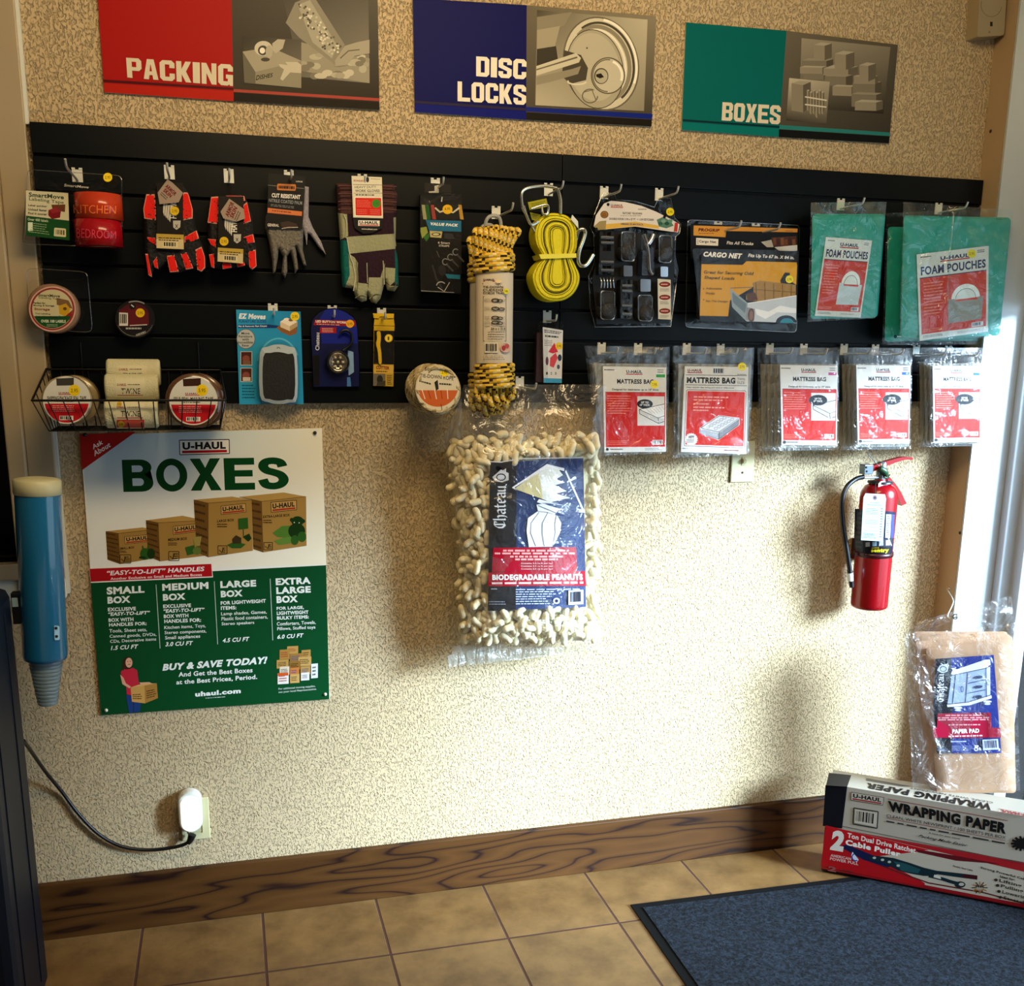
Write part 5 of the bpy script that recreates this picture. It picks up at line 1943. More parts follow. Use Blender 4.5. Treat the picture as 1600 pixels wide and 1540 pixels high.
def p_(a):
    O_ = [(120, 405), (135, 330), (190, 250), (235, 232), (330, 240), (440, 265), (540, 305), (640, 355), (700, 390), (690, 445), (640, 440), (400, 405), (150, 430)]
    a.poly(O_, 'd9d3cd')
    a.poly([(150, 395), (400, 372), (560, 400), (560, 420), (400, 402), (150, 428)], 'd9b04a')
    a.poly([(120, 405), (160, 370), (205, 365), (200, 425), (150, 430)], '98895a')
    a.logo([(230, 248), (325, 252), (322, 284), (230, 280)], bg=None, frame=False, fg='8a4038')
    a.greek((420, 284, 492, 294), 1, '6a625c', 3, .6)
    a.ell(192, 325, 27, 25, '2a1c18')
    a.ell(192, 325, 23, 21, '9c6a28')
    a.greek((176, 312, 208, 340), 3, '2a1c18', 9, .4)
    a.text('RATCHET TIE-DOWN', [(316, 308), (446, 312), (446, 326), (316, 322)], '241d1b', .03)
    a.greek((300, 330, 480, 336), 1, '6a625c', 4, .6)
    a.text('DOUBLE HOOK 2 IN x 27 FT  + 1-3/4 KEYCHAIN', [(225, 346), (525, 352), (525, 368), (225, 360)], '241d1b', .03)
    a.text('AMARRE DE MATRACA', [(302, 382), (454, 386), (454, 398), (302, 394)], '28307a', .03)
    a.poly([(545, 360), (590, 340), (640, 370), (660, 400), (610, 418), (560, 405)], '4f7a66')
    for k, c in enumerate(('2a5a50', '7a9a88', '1f4a3c', '5a8a70')):
        a.ell(570 + k * 22, 385 - (k % 2) * 16, 16, 12, c)
    a.poly([(668, 380), (690, 378), (685, 440), (660, 440)], 'b5342c')
    for p in ((217, 257), (138, 423), (598, 340)):
        a.ell(*p, 10, 11, '101012', 12)


card(t, [(120, 405), (135, 330), (190, 250), (235, 232), (330, 240), (440, 265), (540, 305), (640, 355), (700, 390), (690, 445), (640, 440), (400, 405), (150, 430)], .05, p_, CH, 'header_card', base='c9c3bd')


def p_(a):
    a.poly([(552, 758), (640, 765), (642, 1035), (556, 1030)], 'cfcabb')
    for y in (796, 884, 976):
        a.ell(600, y, 38, 18, '5a1a14')
        a.ell(600, y, 32, 13, '8c2a20')
        a.greek((575, y - 6, 625, y + 6), 1, 'dcc8b8', int(y), .5)
        a.greek((568, y + 26, 632, y + 48), 3, '3a3432', int(y) + 1, .35)


card(t, [(552, 758), (640, 765), (642, 1035), (556, 1030)], .066, p_, CH, 'side_card', base='c9c3bd')
BLKP = mat('black_plastic', '0b0b0d', .35)
CHROME = mat('chromed_steel', 'b9bcc0', .16, .95)
for (x0, y0, x1, y1, kind) in ((160, 440, 258, 730, 'r'), (308, 440, 398, 640, 'w'), (446, 455, 532, 735, 's'), (562, 465, 648, 650, 'w'), (168, 840, 262, 1035, 'w'), (302, 765, 382, 1025, 'r'), (422, 868, 516, 1045, 'w')):
    Pq = lambda x, y, d: front(d)(*px(CH, x, y))
    m = MB()
    if kind == 'w':       # wound webbing in its moulded pocket
        m.prism([Pq(*p, .074) for p in rquad([(x0 + 8, y0 + 8), (x1 - 8, y0 + 10), (x1 - 10, (y0 + y1) / 2), (x0 + 8, (y0 + y1) / 2)], 8)], (0, .03, 0))
        c = Pq((x0 + x1) / 2, y0 * .3 + y1 * .7, .07)
        m.lathe(c, (0, -1, 0), [(0, .012), (.012, .012), (.021, .008), (.021, -.03)], 24)
        ro = m.build('strap_coil', mat('black_webbing', '15161a', .6, bump=.6, scale=300), t)
        m = MB()
        m.tube([Pq(*p, .078) for p in rquad([(x0, y0), (x1, y0 + 4), (x1 - 4, y1), (x0, y1 - 4)], 22, 4)], .0017, 6, close=True)
        m.build('pocket_rim', film('shell_edge'), ro)
    elif kind == 'r':     # ratchet buckle
        for dx in (.0, .78):
            m.prism([Pq(*p, .078) for p in [(x0 + (x1 - x0) * dx, y0), (x0 + (x1 - x0) * (dx + .22), y0), (x0 + (x1 - x0) * (dx + .22), y1), (x0 + (x1 - x0) * dx, y1)]], (0, .03, 0))
        m.prism([Pq(*p, .082) for p in [(x0, y0 + 130), (x1, y0 + 132), (x1, y1 - 60), (x0, y1 - 60)]], (0, .02, 0))
        ro = m.build('ratchet_frame', BLKP, t)
        m = MB()
        for yy in (y0 + 40, y0 + 75, y1 - 85, y1 - 30):
            m.tube([Pq(x0 + 6, yy, .083), Pq(x1 - 6, yy + 2, .083)], .0042, 8)
        m.build('steel_rod', CHROME, ro)
    else:                 # folded loose strap with a bright hook
        m.prism([Pq(*p, .074) for p in [(x0 + 4, y0 + 120), (x1 - 6, y0 + 90), (x1 - 8, y1), (x0, y1)]], (0, .03, 0))
        ro = m.build('strap_coil', mat('blue_black_webbing', '1c2c48', .5, bump=.6, scale=300), t)
        m = MB()
        m.tube(curve_pts([Pq(x0 + 10, y0 + 5, .078), Pq(x0 + 30, y0 + 60, .08), Pq(x0 + 44, y0 + 130, .08), Pq(x0 + 52, y1 - 40, .08), Pq(x0 + 70, y1 - 5, .08)], 6), [.006] * 8 + [.0045] * 17, 8)
        m.tube(curve_pts([Pq(x1 - 8, y0 + 6, .078), Pq(x1 - 22, y0 + 40, .08), Pq(x0 + 44, y0 + 70, .08)], 6), .006, 8)
        m.build('steel_hook', CHROME, ro)
m = MB()
for k in range(5):
    m.tube(curve_pts([front(.075)(*px(CH, 165 + k * 22, 752)), front(.08)(*px(CH, 172 + k * 20, 780)), front(.075)(*px(CH, 168 + k * 22, 818))], 4), .0022, 6)
for x0, y0, x1, y1 in ((322, 668, 382, 742), (572, 675, 622, 745), (436, 760, 505, 845)):
    m.prism([front(.074)(*px(CH, *p)) for p in rquad([(x0, y0), (x1, y0 + 3), (x1, y1), (x0, y1)], 8)], (0, .02, 0))
m.build('steel_fitting', CHROME, t)
a = Art(front(.0375), CH)
a.dot(636, 306, 27, 'ecd912')
a.ell(590, 222, 18, 10, '0a0e14')
a.ell(215, 205, 18, 8, '0a0e14')
a.build('price_dot', t, CARD)

# --- cargo net clamshell
t = thing('cargo_net_pack', at(*px(CH, 1130, 380), -.11), 'clear box with a black and yellow cargo net card showing a loaded pickup truck', 'net pack')
SH = rquad([(755, 360), (1512, 398), (1488, 1120), (740, 1085)], 26)
shell(t, SH, .105, .07, CH, [rquad([(775, 545), (1508, 560), (1490, 1065), (830, 1055)], 22)])
wire_edge(t, SH, .036, CH, .0016)


def p_(a):
    a.poly([(775, 385), (1500, 415), (1498, 640), (775, 620)], '0b0b0d')
    a.poly(rquad([(795, 398), (1498, 420), (1496, 445), (1030, 436)], 4), 'c98a34')
    a.poly([(795, 398), (1020, 408), (1010, 478), (794, 466)], 'cf9238')
    a.text('PROGRIP', [(826, 416), (972, 422), (970, 442), (826, 438)], '5a1410', .05, .15)
    a.greek((830, 448, 962, 454), 1, '6a3a10', 3, .7)
    a.greek([(1415, 432), (1480, 435), (1480, 440), (1415, 438)], 1, '6a3a10', 3, .7)
    a.poly([(812, 482), (962, 490), (960, 536), (812, 530)], 'e8e4dc')
    a.line([(824, 490), (823, 526)], 3, '2a2622')
    a.text('Cargo Net', [(832, 496), (948, 502), (946, 522), (832, 518)], '1f1c1a', .03)
    a.text('Fits All Trucks', [(1018, 504), (1200, 512), (1198, 532), (1018, 526)], 'ece8de', .03, .2)
    a.poly([(1320, 480), (1490, 470), (1490, 545), (1330, 540)], '4a2a1c')
    a.poly([(1250, 510), (1320, 495), (1335, 545), (1290, 545)], 'b9b6ae')
    for k in range(6):
        a.poly([(1330 + k * 26, 484 + (k % 2) * 10), (1350 + k * 26, 480 + (k % 2) * 10), (1354 + k * 26, 530), (1332 + k * 26, 532)], ('6a3a22', '3a2016', '7a4a2c')[k % 3])
    a.poly([(1340, 545), (1495, 530), (1495, 570), (1380, 575)], 'd2d4d8')


card(t, [(775, 385), (1500, 415), (1498, 640), (775, 620)], .062, p_, CH, 'header_card')


def p_(a):
    q = [(848, 556), (1506, 572), (1488, 1060), (836, 1040)]
    a.poly(q, '14171c')
    a.text('CARGO NET', [(862, 574), (1124, 588), (1120, 624), (860, 608)], 'efece4', .05, .2)
    a.text('Fits Up To 67 in. X 84 in.', [(1164, 588), (1474, 606), (1474, 634), (1162, 618)], 'efece4', .03, .2)
    a.poly([(848, 660), (1125, 665), (1152, 640), (1492, 648), (1486, 800), (1240, 790), (1040, 905), (1028, 1012), (836, 1008)], 'cf9a1c')
    a.text('Great for Securing Odd', [(864, 702), (1202, 712), (1200, 742), (864, 730)], '2a2416', .03, .2)
    a.text('Shaped Loads', [(866, 738), (1072, 746), (1070, 774), (864, 766)], '2a2416', .03, .2)
    for k, s in enumerate(('Adjustable', 'Hooks', 'No Tie Design')):
        yy = 816 + k * 30 + (k == 2) * 26
        w_ = (110, 62, 150)[k]
        a.text(s, [(876, yy), (876 + w_, yy + 3), (876 + w_, yy + 20), (876, yy + 18)], '3a2c10', .03, .2)
    a.ell(862, 826, 4, 5, '3a2c10', 8)
    a.ell(862, 900, 4, 5, '3a2c10', 8)
    a.poly([(1380, 770), (1410, 716), (1490, 722), (1488, 860), (1400, 860)], '23262a')
    a.poly([(1195, 785), (1240, 770), (1485, 800), (1485, 900), (1290, 920), (1150, 900), (1150, 870), (1200, 850)], 'a07d3e')
    for k in range(5):
        a.line([(1215 + k * 60, 782 + k * 5), (1220 + k * 58, 910)], 6, '705322')
    a.line([(1200, 830), (1480, 850)], 5, '705322')
    a.poly([(1150, 860), (1210, 850), (1230, 900), (1160, 910)], '5a3820')
    a.poly([(1040, 822), (1165, 925), (1150, 1045), (1055, 950)], '8fa0ac')
    a.poly([(1055, 850), (1150, 930), (1142, 990), (1062, 920)], '6a7c8a')
    a.poly([(1160, 925), (1490, 870), (1488, 1058), (1150, 1045)], 'c6d2de')
    a.poly([(1210, 960), (1300, 980), (1380, 940), (1488, 960), (1488, 990), (1360, 985), (1280, 1030), (1220, 1000)], 'eef4fa')
    a.poly([(1150, 950), (1208, 962), (1204, 1045), (1150, 1040)], '8a8f98')
    a.ell(1184, 1004, 22, 46, '5a4844')
    a.ell(1184, 1006, 14, 34, '8a6a62')
    a.ell(1420, 1055, 70, 50, '1c2a38', 24, 180, 360)
    a.ell(1425, 1058, 46, 34, '2f86a0', 24, 180, 360)
    a.line([(1042, 822), (1200, 815), (1195, 790)], 4, '46545e')
    a.line([(1160, 925), (1490, 872)], 5, 'f2f5f8')
    a.poly([(1445, 700), (1495, 660), (1488, 800), (1445, 770)], 'd9a41e')
    a.dot(1442, 762, 26, 'e8dc18')


card(t, [(848, 556), (1506, 572), (1488, 1060), (836, 1040)], .095, p_, CH, 'front_card')
m = MB()
m.prism([front(.085)(*px(CH, *p)) for p in rquad([(850, 580), (1490, 590), (1478, 1050), (846, 1032)], 20)], (0, .03, 0))
m.build('folded_net', mat('black_net', '0d0e10', .7, bump=.8, scale=120), t)

# --- foam pouches
TEALF = mat('teal_foam', '12988e', .45, bump=.25, scale=40, vary=.08)
POUCH = film('teal_bag', clear=.935, tint=(.92, 1, .99), milk=.02, bump=1.0, scale=15, rough=.14)


def crinkle(mb, quad, d, xf, amp=.006, nu=14, nv=16, seed=0, folds=(), bulge=0.0):
    """Film sheet over a pixel quad (tl, tr, br, bl) with creases modelled in."""
    ox, oy, k = xf

    def fn(a, b):
        q = Art.bil(quad, a, b)
        h = amp * noise.fractal(Vector((a * 3.1 + seed, b * 3.7, seed * 1.7)), 1.0, 2.0, 3)
        h += bulge * (1 - abs(2 * a - 1) ** 3) * (1 - abs(2 * b - 1) ** 3)
        for (fa, fb, ga, gb, wd, hh) in folds:
            ab = Vector((ga - fa, gb - fb))
            t = max(0, min(1, Vector((a - fa, b - fb)).dot(ab) / ab.dot(ab)))
            dd = (Vector((a, b)) - Vector((fa, fb)) - ab * t).length
            h += hh * max(0, 1 - dd / wd)
        return front(d + h)(ox + q.x * k, oy + q.y * k)
    mb.grid(fn, nu, nv)


def foam_block(t, quad, d, thick, xf, layers=4):
    ox, oy, k = xf
    for i in range(layers):
        d1 = d - thick * i / layers
        m = MB()
        qq = [(p[0] + (i % 2) * 6, p[1] - i * 5) for p in quad]
        c = Vector((sum(p[0] for p in qq) / 4, sum(p[1] for p in qq) / 4))
        puff(m, rquad(qq, 24), lambda u, v, h: front(d1 - .004)(ox + u * k, oy + v * k, h), .004, 45, thick / layers - .006, reach=30)
        m.build('foam_pouch', TEALF, t)


def pouch_label(a, q, gray=False):
    a.poly(q, 'd6d8da')
    B = lambda x, y: Art.bil(q, x, y)
    S = lambda x0, y0, x1, y1: [B(x0, y0), B(x1, y0), B(x1, y1), B(x0, y1)]
    a.logo(S(.30, .045, .76, .13), bg=None, frame=False, fg='1c2456')
    a.greek(S(.05, .03, .2, .05), 1, '3a3a4a', 2, .6)
    a.greek(S(.84, .03, .97, .07), 2, '3a3a4a', 3, .5)
    a.text('FOAM POUCHES', S(.05, .15, .96, .25), '101c5a', .035)
    a.poly(S(.03, .275, .97, .285), '141c5a')
    a.poly(S(.03, .285, .97, .93), 'c8352a')
    a.greek(S(.08, .33, .4, .72), 11, 'e08a80', 5, .3)
    a.greek(S(.06, .87, .35, .91), 2, 'e08a80', 6, .3)
    # picture of a pouch with a plate
    f = '8d8d8c' if gray else 'c3d0dc'
    pts = [B(.47 + .205 * (1 - math.cos(math.pi * i / 16)) , .58 - .17 * math.sin(math.pi * i / 16)) for i in range(17)]
    a.poly(pts, 'e9ecee')
    pts = [B(.53 + .145 * (1 - math.cos(math.pi * i / 16)), .58 - .115 * math.sin(math.pi * i / 16)) for i in range(17)]
    a.poly(pts, 'dfe4e8')
    a.line(pts, 3, '25303a')
    a.poly([B(.43, .565), B(.52, .57), B(.53, .6), B(.84, .605), B(.85, .575), B(.93, .58), B(.9, .84), B(.42, .845)], f)
    a.bars(S(.76, .87, .93, .92), 3, 'd6d8da', '141c5a', 14)
    a.greek(S(.05, .945, .4, .975), 2, '141c5a', 7, .4)
    a.greek(S(.55, .95, .95, .975), 2, '5a5f70', 8, .3)


t = thing('foam_pouch_pack', at(*px(CI, 330, 190), -.09), 'narrower bag of teal foam pouches hanging beside the cargo net box', 'foam pouch pack', 'bags of teal foam pouches')
foam_block(t, [(130, 300), (632, 300), (578, 1005), (118, 1015)], .105, .062, CI)
q = [(226, 445), (545, 470), (465, 1005), (148, 992)]
card(t, q, .1085, lambda a: pouch_label(a, q), CI, 'printed_label', base='d0d2d4')
m = MB()
crinkle(m, [(122, 205), (645, 200), (566, 1010), (95, 1035)], .114, CI, .006, 16, 20, 1, [(.62, .0, .1, .35, .06, .01), (.62, 0, .95, .25, .06, .008), (.3, .3, .9, .32, .05, .006)])
m.build('clear_bag', POUCH, t)
m = MB()
for q_ in ([(122, 205), (125, 205), (98, 1035), (92, 1035)],):
    m.prism([front(.045)(*px(CI, *p)) for p in [(120, 207), (645, 202), (640, 300), (120, 300)]], (0, .001, 0))
m.build('bag_header', POUCH, t)
for front_one in (False, True):
    t = thing('foam_pouch_pack', at(*px(CI, 1000, 230), -.12 if front_one else -.06),
              'wider bag of teal foam pouches with a gathered top nearest the storefront' if front_one else 'bag of teal foam pouches mostly hidden behind the wider foam pouch bag', 'foam pouch pack', 'bags of teal foam pouches')
    if front_one:
        foam_block(t, [(765, 305), (1505, 320), (1425, 1130), (745, 1150)], .135, .05, CI, 3)
        q = [(855, 566), (1355, 506), (1350, 1102), (876, 1166)]
        card(t, q, .139, lambda a: (pouch_label(a, q, True), a.dot(1238, 560, 30, 'e6d41c')), CI, 'printed_label', base='c4c6c8')
        m = MB()
        crinkle(m, [(762, 200), (1530, 260), (1430, 1140), (735, 1165)], .146, CI, .007, 22, 24, 3,
                [(.5, .02, .2, .45, .05, .012), (.5, .02, .42, .95, .035, .016), (.5, .02, .62, .3, .04, .012), (.5, .02, .9, .12, .04, .008), (.44, .3, .42, .95, .02, .01)])
        m.build('clear_bag', POUCH, t)
        m = MB()
        for p_, w_ in (((1115, 262), 0), ):
            m.tube([front(.165)(*px(CI, 1160, 235)), front(.165)(*px(CI, 1110, 290)), front(.163)(*px(CI, 1085, 560)), front(.161)(*px(CI, 1072, 900)), front(.156)(*px(CI, 1080, 1150))], [.002, .004, .003, .003, .001], 6)
        m.build('bag_pleat', POUCH, t)
    else:
        foam_block(t, [(655, 385), (1200, 390), (1310, 1165), (632, 1172)], .068, .038, CI, 3)
        m = MB()
        crinkle(m, [(645, 280), (1200, 250), (1330, 1190), (615, 1195)], .074, CI, .006, 18, 20, 5, [(.3, 0, .15, .5, .06, .008), (.1, .6, .9, .97, .05, .006)])
        m.build('clear_bag', POUCH, t)
        a = Art(front(.078), CI)
        a.greek((720, 1130, 800, 1142), 1, 'cfe4ea', 3, .6)
        a.ell(706, 1136, 11, 12, '123a4a', 12)
        a.build('printed_mark', t, CARD)

# =================================================================== SECOND ROW
t = thing('labelling_tape_pack', at(*px(CD, 330, 980), -.07), 'clear square pack with one round storage labelling tape and a cream disc card', 'tape pack')
SH = rquad([(100, 955), (560, 985), (600, 1440), (130, 1415)], 50)
shell(t, SH, .075, .045, CD, [rquad([(125, 1045), (500, 1062), (535, 1420), (140, 1410)], 30)])
wire_edge(t, SH, .032, CD)
m = MB()
c0 = at(*px(CD, 300, 1262), -.071)
m.lathe((c0.x, -.027, c0.z), (0, -1, 0), [(.034, 0), (.051, 0), (.053, .004), (.053, .040), (.050, .0435), (.034, .0435)], 40)
ro = m.build('tape_roll', mat('tan_tape', '8a6a52', .3), t)
a = Art(front(.0712), CD)
a.ell(298, 1264, 176, 170, 'd3a998', 48)
a.ell(298, 1264, 166, 160, '8c2c2c', 48)
a.ell(298, 1264, 152, 147, 'c9c096', 48)
a.poly([(330, 1180), (420, 1200), (450, 1262), (330, 1232)], '7a5a3a')
a.poly([(345, 1240), (400, 1222), (432, 1262), (410, 1330), (350, 1300)], 'c79a1c')
a.poly([(380, 1330), (450, 1270), (440, 1330), (395, 1370), (345, 1310)], '8c2420')
a.ell(392, 1262, 14, 12, '5a3f10')
a.ell(298, 1264, 149, 144, '0f4a20', 30, 22, 158)
a.text('SmartMove', [(192, 1148), (354, 1156), (354, 1178), (192, 1170)], '2a2a1c', .03)
a.text('Labeling Tape', [(196, 1172), (354, 1182), (354, 1198), (196, 1188)], '2f4a30', .015)
a.text('Perfect for', [(155, 1210), (246, 1212), (246, 1228), (155, 1226)], '1a1a14', .035)
a.text('Moving & Storage', [(155, 1230), (312, 1234), (312, 1250), (155, 1246)], '1a1a14', .03)
a.text('Storage', [(162, 1254), (278, 1258), (278, 1282), (162, 1278)], '7a1c20', .035)
a.text('Tool Labelling', [(168, 1292), (282, 1296), (282, 1310), (168, 1306)], '1a1a14', .03)
a.text('Yellow/Over 40 items', [(174, 1314), (336, 1318), (336, 1332), (174, 1328)], '1a1a14', .025)
a.text('OVER 100 LABELS', [(212, 1344), (398, 1346), (398, 1368), (212, 1366)], 'd6dcc0', .045)
a.greek((255, 1376, 360, 1398), 2, 'b0c4a0', 3, .35)
a.build('disc_card', t, CARD)

# small round tape
t = thing('electrical_tape', at(*px(CD, 920, 1210), -.055), 'small black roll of tape with a red label hanging alone on the dark slatwall', 'tape roll')
c0 = at(*px(CD, 915, 1340), -.055)
m = MB()
m.lathe((c0.x, -.028, c0.z), (0, -1, 0), [(.012, 0), (.041, 0), (.043, .003), (.043, .019), (.040, .022), (.012, .022)], 36)
m.build('tape_roll', mat('black_vinyl', '0a0a0b', .25, coat=.3), t)
a = Art(front(.0502), CD)
a.ell(920, 1340, 150, 140, '141114', 40)
a.ring(920, 1340, 138, 128, 4, '6a6660', a0=20, a1=160)
a.ell(912, 1310, 112, 88, '4a1018', 32)
a.poly([(800, 1268), (870, 1275), (870, 1236), (910, 1228), (1020, 1300), (1024, 1385), (800, 1395)], '5a141c')
a.bars([(800, 1290), (866, 1294), (866, 1390), (800, 1390)], 3, 'd2cfc4', '2a2422', 9)
a.line([(880, 1388), (1010, 1382)], 6, 'd2cfc4')
a.greek((850, 1400, 985, 1420), 1, 'b0aca4', 5, .6)
a.ell(900, 1245, 26, 22, '0b0b0d')
a.line([(890, 1232), (912, 1250)], 8, 'c9c9c4')
a.dot(958, 1293, 34, 'dcb416')
a.ring(920, 1340, 140, 134, 9, '8d8a84', 30, -110, -60)
a.greek([(925, 1452), (1010, 1420), (1016, 1440), (930, 1472)], 1, '9a968e', 9, .7)
a.build('disc_label', t, CARD)

# light blue furniture glider card
t = thing('furniture_glider_pack', at(*px(CK, 325, 140), -.05), 'light blue card holding a large black furniture slide in a clear blister', 'glider pack')


def p_(a):
    O_ = [(110, 128), (494, 140), (512, 690), (130, 692)]
    a.grad(O_, ['2a9ccc', '1f86bc', '2392c2', '2a9ccc'])
    a.text('EZ Moves', [(126, 150), (286, 154), (286, 186), (126, 182)], 'eaf4fa', .05, .2)
    a.text('FURNITURE SLIDES', [(126, 190), (290, 190), (290, 206), (126, 206)], '173a7a', .03, .1)
    a.poly([(120, 218), (300, 216), (380, 225), (380, 238), (122, 238)], '123a78')
    a.text('Fits & Removes Fast Carpet', [(124, 222), (294, 220), (294, 233), (124, 235)], 'e4eef4', .03, .1)
    a.poly([(350, 236), (390, 206), (475, 214), (470, 270), (430, 284), (380, 262)], '8a5a30')
    a.poly([(372, 200), (412, 176), (476, 200), (430, 226)], 'efe4d2')
    a.poly([(372, 200), (430, 226), (430, 256), (374, 232)], 'd8c6a8')
    a.poly([(430, 226), (476, 200), (476, 226), (430, 256)], 'b89f78')
    a.ell(408, 186, 14, 8, 'f4ece0')
    a.ell(436, 190, 14, 8, '7a5a34')
    a.dot(460, 168, 27, 'f0d018')
    a.ell(168, 302, 56, 60, '58666e')
    a.ell(168, 302, 52, 56, 'b9bdba')
    for k, s in enumerate(('Move', 'Furniture', 'with', 'Incredible', 'Ease')):
        w_ = (24, 40, 20, 44, 20)[k]
        a.text(s, (166 - w_, 262 + k * 18, 166 + w_, 276 + k * 18), '14181c', .02)
    for y in (376, 474):
        a.rect(136, y, 206, y + 84, 'c9c2b8')
        a.rect(140, y + 4, 202, y + 80, '4a2420')
        a.ell(170, y + 44, 22, 20, '8a4a40')
        a.rect(150, y + 56, 196, y + 78, '7a5a44' if y < 400 else 'd0c8bc')
    a.greek((146, 570, 235, 660), 5, '0f4a6c', 8, .35)
    a.ring(362, 500, 132, 200, 10, '5ab6dc', a0=200, a1=330)


card(t, rquad([(110, 128), (494, 140), (512, 690), (130, 692)], 8), .030, p_, CK, 'printed_card', base='2a9ccc')
O_ = rquad([(252, 350), (470, 350), (474, 672), (252, 672)], 60, 6)
m = MB()
P = lambda x, y, d: front(d)(*px(CK, x, y))
OUT = [(252, 388), (300, 348), (362, 335), (425, 348), (470, 386), (474, 650), (430, 680), (365, 690), (300, 678), (252, 638)]
INN = [(272, 410), (315, 386), (362, 380), (420, 392), (456, 412), (458, 640), (415, 662), (362, 670), (310, 660), (272, 632)]
oo, ii = [P(*p, .052) for p in curve_pts(OUT, 3, True)], [P(*p, .055) for p in curve_pts(INN, 3, True)]
ob = [P(*p, .033) for p in curve_pts(OUT, 3, True)]
n = len(oo)
m.add(ob + oo, [[i, (i + 1) % n, (i + 1) % n + n, i + n] for i in range(n)])
m.add(oo + ii, [[i, (i + 1) % n, (i + 1) % n + n, i + n] for i in range(n)])
m.build('slide_rim', mat('pale_grey_plastic', 'a9b8c2', .35), t)
m = MB()
m.prism([P(*p, .0545) for p in curve_pts(INN, 3, True)], (0, .02, 0))
m.build('slide_pad', mat('black_foam_pad', '060607', .6, bump=.2, scale=200), t)
m = MB()
m.lathe(P(362, 360, .0525), (0, -1, 0), [(.004, 0), (.004, .0012), (.0022, .0012), (.0022, -.001)], 14)
m.build('rivet', mat('grey_rivet', '5a6670', .3, .6), t)
BL = [(235, 380), (290, 330), (362, 312), (440, 330), (490, 385), (492, 670), (440, 700), (290, 700), (236, 660)]
shell(t, curve_pts(BL, 4, True), .060, .028, CK, [curve_pts([(365 + (p[0] - 365) * .93, 510 + (p[1] - 510) * .95) for p in BL], 4, True)])

# dark blue LED button light
t = thing('button_light_pack', at(*px(CK, 690, 140), -.05), 'dark blue arched card with a round clip on button light in a blister', 'light pack')
SH = [(568, 590), (562, 420), (552, 250), (560, 190), (600, 145), (650, 122), (700, 118), (760, 138), (810, 170), (832, 215), (846, 420), (846, 590)]


def p_(a):
    a.poly([(572, 585), (565, 420), (556, 250), (563, 192), (602, 148), (650, 126), (700, 122), (758, 142), (806, 174), (828, 215), (842, 420), (842, 585)], '0a1248')
    a.poly([(640, 130), (700, 122), (758, 142), (806, 174), (828, 215), (836, 330), (760, 330), (620, 330), (610, 180)], '0f1f86')
    a.poly([(580, 188), (820, 192), (822, 228), (570, 220)], '8c1018')
    a.text('LED BUTTON WORK', [(584, 190), (768, 198), (768, 212), (584, 204)], 'f0e0dc', .045)
    a.greek([(590, 210), (766, 218), (766, 224), (590, 218)], 1, 'e0b0a8', 4, .6)
    a.poly([(610, 232), (708, 232), (706, 268), (608, 268)], 'a0141c')
    a.greek((622, 236, 698, 264), 3, 'e8c4bc', 5, .35)
    a.text('Chateau', [(582, 370), (582, 265), (606, 265), (606, 370)], 'ccd0d8', .02)
    a.poly([(566, 400), (606, 400), (606, 580), (572, 580)], '06070c')
    a.poly([(775, 370), (808, 380), (812, 500), (780, 520)], '8ab0dc')
    a.poly([(770, 530), (790, 530), (795, 585), (770, 585)], '4a7cc0')
    a.dot(788, 212, 24, 'e8a818', '5.95')


card(t, [(568, 590), (562, 420), (552, 250), (560, 190), (600, 145), (650, 122), (700, 118), (760, 138), (810, 170), (832, 215), (846, 420), (846, 590)], .030, p_, CK, 'printed_card', base='0a1248')
m = MB()
m.tube(curve_pts([P(728, 272, .042), P(742, 255, .042), P(772, 252, .042), P(796, 275, .042), P(798, 320, .042), P(775, 352, .042), P(745, 372, .042)], 5), .0035, 8)
hk = m.build('carabiner', mat('dark_clip', '15181e', .3, .3), t)
c0 = P(712, 440, .034)
m = MB()
m.lathe(c0, (0, -1, 0), [(.028, 0), (.029, .01), (.026, .018), (.024, .02), (.022, .017)], 36)
lo = m.build('light_body', mat('black_light_body', '0c0d10', .3), t)
m = MB()
m.lathe(c0, (0, -1, 0), [(.022, .012), (.0225, .019), (.020, .0205), (.018, .015), (.012, .013), (0, .014)], 30)
m.build('reflector', mat('light_chrome', '9c968a', .15, .9), lo)
m = MB()
for k in range(7):
    a_ = 2 * math.pi * k / 6
    rr = 0 if k == 6 else .012
    m.lathe(c0 + Vector((rr * math.cos(a_), -.0125, rr * math.sin(a_))), (0, -1, 0), [(.0032, 0), (.0032, .004), (.0015, .006), (0, .0065)], 10)
m.build('led', mat('led_lens', 'cfc8ae', .2), lo)
shell(t, SH, .062, .032, CK, [rquad([(640, 330), (800, 330), (815, 545), (645, 545)], 50, 5)])

# yellow knife card
t = thing('knife_pack', at(*px(CK, 975, 150), -.05), 'slim yellow and black card holding a yellow snap blade knife', 'knife pack')


